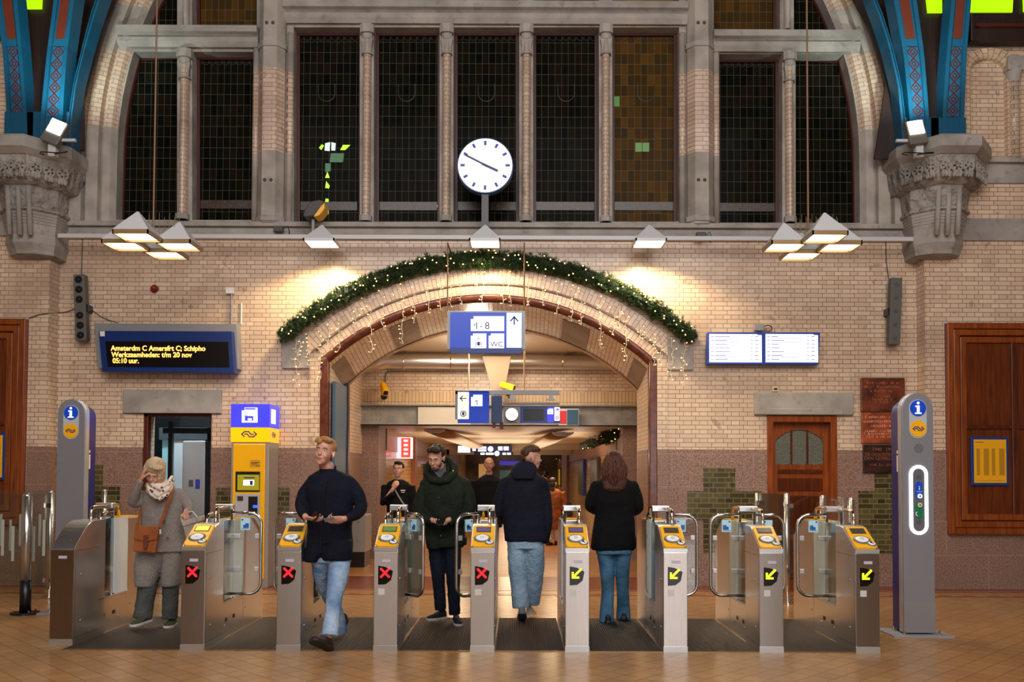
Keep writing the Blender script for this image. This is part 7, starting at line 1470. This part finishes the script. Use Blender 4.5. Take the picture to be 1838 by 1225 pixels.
def strap(o, pts, w_):
    R = []
    for p_, u in pts: R.append([p_-u*w_, p_+u*w_, p_+u*w_+Vector((0, .006, 0)), p_-u*w_+Vector((0, .006, 0))])
    o.rings(R)
strap(o, [(P(285, 948, Yb_+.0), Vector((1, 0, .4)).normalized()), (P(295, 922, Y-.165), Vector((1, 0, .4)).normalized()), (P(304, 897, Y-.165), Vector((1, 0, .35)).normalized()), (P(309, 880, Y-.12), Vector((1, 0, .35)).normalized()), (P(310, 873, Y-.02), Vector((1, 0, .35)).normalized())], .019)
strap(o, [(P(245, 948, Yb_+.03), Vector((1, 0, .2)).normalized()), (P(250, 928, Y-.10), Vector((1, 0, .2)).normalized()), (P(253, 915, Y-.02), Vector((1, 0, .2)).normalized())], .015); o.build('strap', LEA, bg); o = MB(); q_ = P(288, 955, Yb_-.02); o.cbox(tuple(q_), (.016, .012, .045)); o.build('luggage_tag', mat('cream tag', (220, 200, 160), .4), bg)
pb = thing('paper_bag', 'pale transparent carrier bag hanging from the hand of the woman in grey', 'bag', tuple(P(342, 945, Y-.16))); o = MB(); o.prism([PX([(324, 937), (362, 926), (362, 936), (328, 946)], Y-.19)], XZ, Y-.19, Y-.09); o.prism([PX([(328, 945), (361, 935), (352, 966), (334, 968)], Y-.18)], XZ, Y-.18, Y-.10); o.build('bag_body', mat('pale bag film', (188, 172, 160), .35, var=.2, vscale=12), pb, bevel=.008)
o = MB(); o.tube([P(328, 938, Y-.18), P(325, 925, Y-.17), P(332, 920, Y-.17)], .006, 6); o.tube([P(355, 930, Y-.16), P(345, 918, Y-.16), P(338, 920, Y-.16)], .006, 6); o.build('handle', mat('bag handle', (210, 200, 188), .5), pb)
# ---- people in the passage
def far_person(lab, Y, cx, top, skin, hairm, coatm, legm, wid, face=0, hp=None, longc=0, hood=False, arms='down', hs=1.0, hem=None):
    t = person(lab, cx, Y); k_ = F/Y; H = P(cx, top, Y).z; s = H/1.78; X = P(cx, 1000, Y).x; hz = H-.125*hs; M = Matrix.Translation((X, Y, hz)) @ Matrix.Rotation(math.radians(face), 4, 'Z')
    V = lambda x, y, z: Vector((X+x, Y+y, z*s)); o = MB(); head(o, M, 1.0*hs); L = lambda o, pts: o.tube([V(*p_[:3]) for p_ in pts], [p_[3] for p_ in pts], 12)
    L(o, [(0, 0, 1.56, .055), (0, .02, 1.44, .06)]); o.rings([ringp(V(0, 0, z), a, b_, 16) for z, a, b_ in ((.9, .13, .1), (1.1, .13, .1), (1.42, .15, .09))])
    sh = wid/2; A_ = {}
    for s_ in (-1, 1):
        if arms == 'face' and s_ < 0: pts = [(s_*sh, 0, 1.40, .045), (s_*(sh+.02), -.08, 1.14, .04), (-.05, -.2, 1.36, .03)]
        else: pts = [(s_*sh, 0, 1.40, .045), (s_*(sh+.05), 0, 1.14, .038), (s_*(sh+.03), -.06, .88, .03)]
        L(o, pts); A_[s_] = pts; W = V(*pts[-1][:3]); D = (V(*pts[-1][:3])-V(*pts[-2][:3])).normalized(); hand(o, W, D, (-s_, -.2, 0) if D.z < 0 else (.2, .9, .1), -s_, (45, 50, 55, 60))
    for s_ in (-1, 1): L(o, [(s_*.08, 0, .88, .07), (s_*.09, -.02*s_, .48, .05), (s_*.09, .04*s_, .1, .04)])
    o.build('body', skin, t, remesh=.009, sm=2); face_parts(t, M, hs)
    o = MB(); hb = (hem if hem else .72); o.rings([ringp(V(0, 0, z), a, b_, 20, 2.5) for z, a, b_ in ((1.50, .075, .07), (1.455, .15, .10), (1.40, sh, .125), (1.2, sh*.97, .14), (1.0, sh*.9, .14), (hb+.1, sh*.95, .145), (hb, sh*.95, .14))])
    for s_ in (-1, 1): p_ = [(a, b_, c, r+.025) for a, b_, c, r in A_[s_]]; p_[-1] = (p_[-1][0], p_[-1][1]*.85, p_[-1][2]+(.06 if p_[-1][2] < 1 else -.07), .045); L(o, p_)
    if hood: o.ell(tuple(V(0, .1, 1.48)), (.13, .09, .09))
    o.build('coat', coatm, t, remesh=.011, sm=3, disp=(.02, .1))
    if hp: hair(t, M, hs, hairm, hp, vs=.009, sm=1)
    o = MB()
    for s_ in (-1, 1): L(o, [(s_*.085, 0, .88, .09), (s_*.09, -.02*s_, .5, .075), (s_*.09, .04*s_, .12, .065)])
    o.build('trousers', legm, t, remesh=.011, sm=2)
    for s_ in (-1, 1): a = V(s_*.09, .04*s_, 0); f = Vector((math.sin(math.radians(face)), -math.cos(math.radians(face)), 0)) if abs(face) < 170 else Vector((0, 1, 0)); a.z = .0; shoe(t, a-f*.08, a+f*.18, BS, BLACK)
    return t, X, V
LONG = [((0, .02, .06), (.088, .1, .075)), ((0, .05, -.02), (.085, .07, .12)), ((0, .07, -.14), (.08, .05, .10))]
BJ = cloth('black jacket', (12, 12, 14), bs=60); BT = cloth('black trousers', (16, 16, 20))
t, X, V = far_person('dark haired person in a black jacket touching the chin, against the left passage wall', 13.9, 714, 829, SKIN, hairmat('black hair', (18, 14, 15), (8, 6, 7)), BJ, BT, .38, -8, SHORT, arms='face')
o = MB(); o.tube([V(-.08, -.13, 1.42), V(.02, -.17, 1.25), V(.16, -.16, 1.02), V(.20, -.10, .92)], .012, 6); o.build('shoulder_strap', mat('grey strap', (140, 134, 130), .5), t); o = MB(); q_ = V(.09, -.155, 1.33); o.cbox(tuple(q_), (.07, .01, .015)); o.cbox(tuple(q_-Vector((0, 0, .03))), (.05, .01, .008)); o.build('chest_badge', WHITE, t)
far_person('balding man in a black zipped coat walking up the passage towards the gates', 14.9, 877, 821, SKIN2, mat('cropped grey hair', (110, 92, 78), .7), BJ, BT, .46, 4, [((0, .055, .03), (.078, .065, .07))], hem=.66)
OC = cloth('rust brown padded coat', (140, 76, 36), bs=14, bump=.9, var=.3, vs=6, rough=.55)
t, X, V = far_person('person in a long rust brown padded coat with dark curly hair in the passage', 19.8, 992, 858, SKIN, hairmat('dark curly hair', (34, 20, 15), (14, 8, 7)), OC, cloth('pale trousers', (206, 190, 176)), .40, 150, LONG, hem=.42)
o = MB(); c = V(.30, .05, .95); o.rings([ringp(c+Vector((0, 0, z)), a, .09, 14) for z, a in ((-.16, .12), (-.12, .15), (.12, .12), (.16, .06))]); bg = o.build('duffel_bag', BLACK); tag(bg, 'black bag on the far side of the person in the rust brown coat', 'bag')
far_person('distant figure in dark clothes beyond the young man, far down the passage', 25, 979, 846, SKIN, hairmat('black hair', (18, 14, 15), (8, 6, 7)), cloth('maroon black coat', (40, 14, 16)), BT, .42, 180, SHORT)
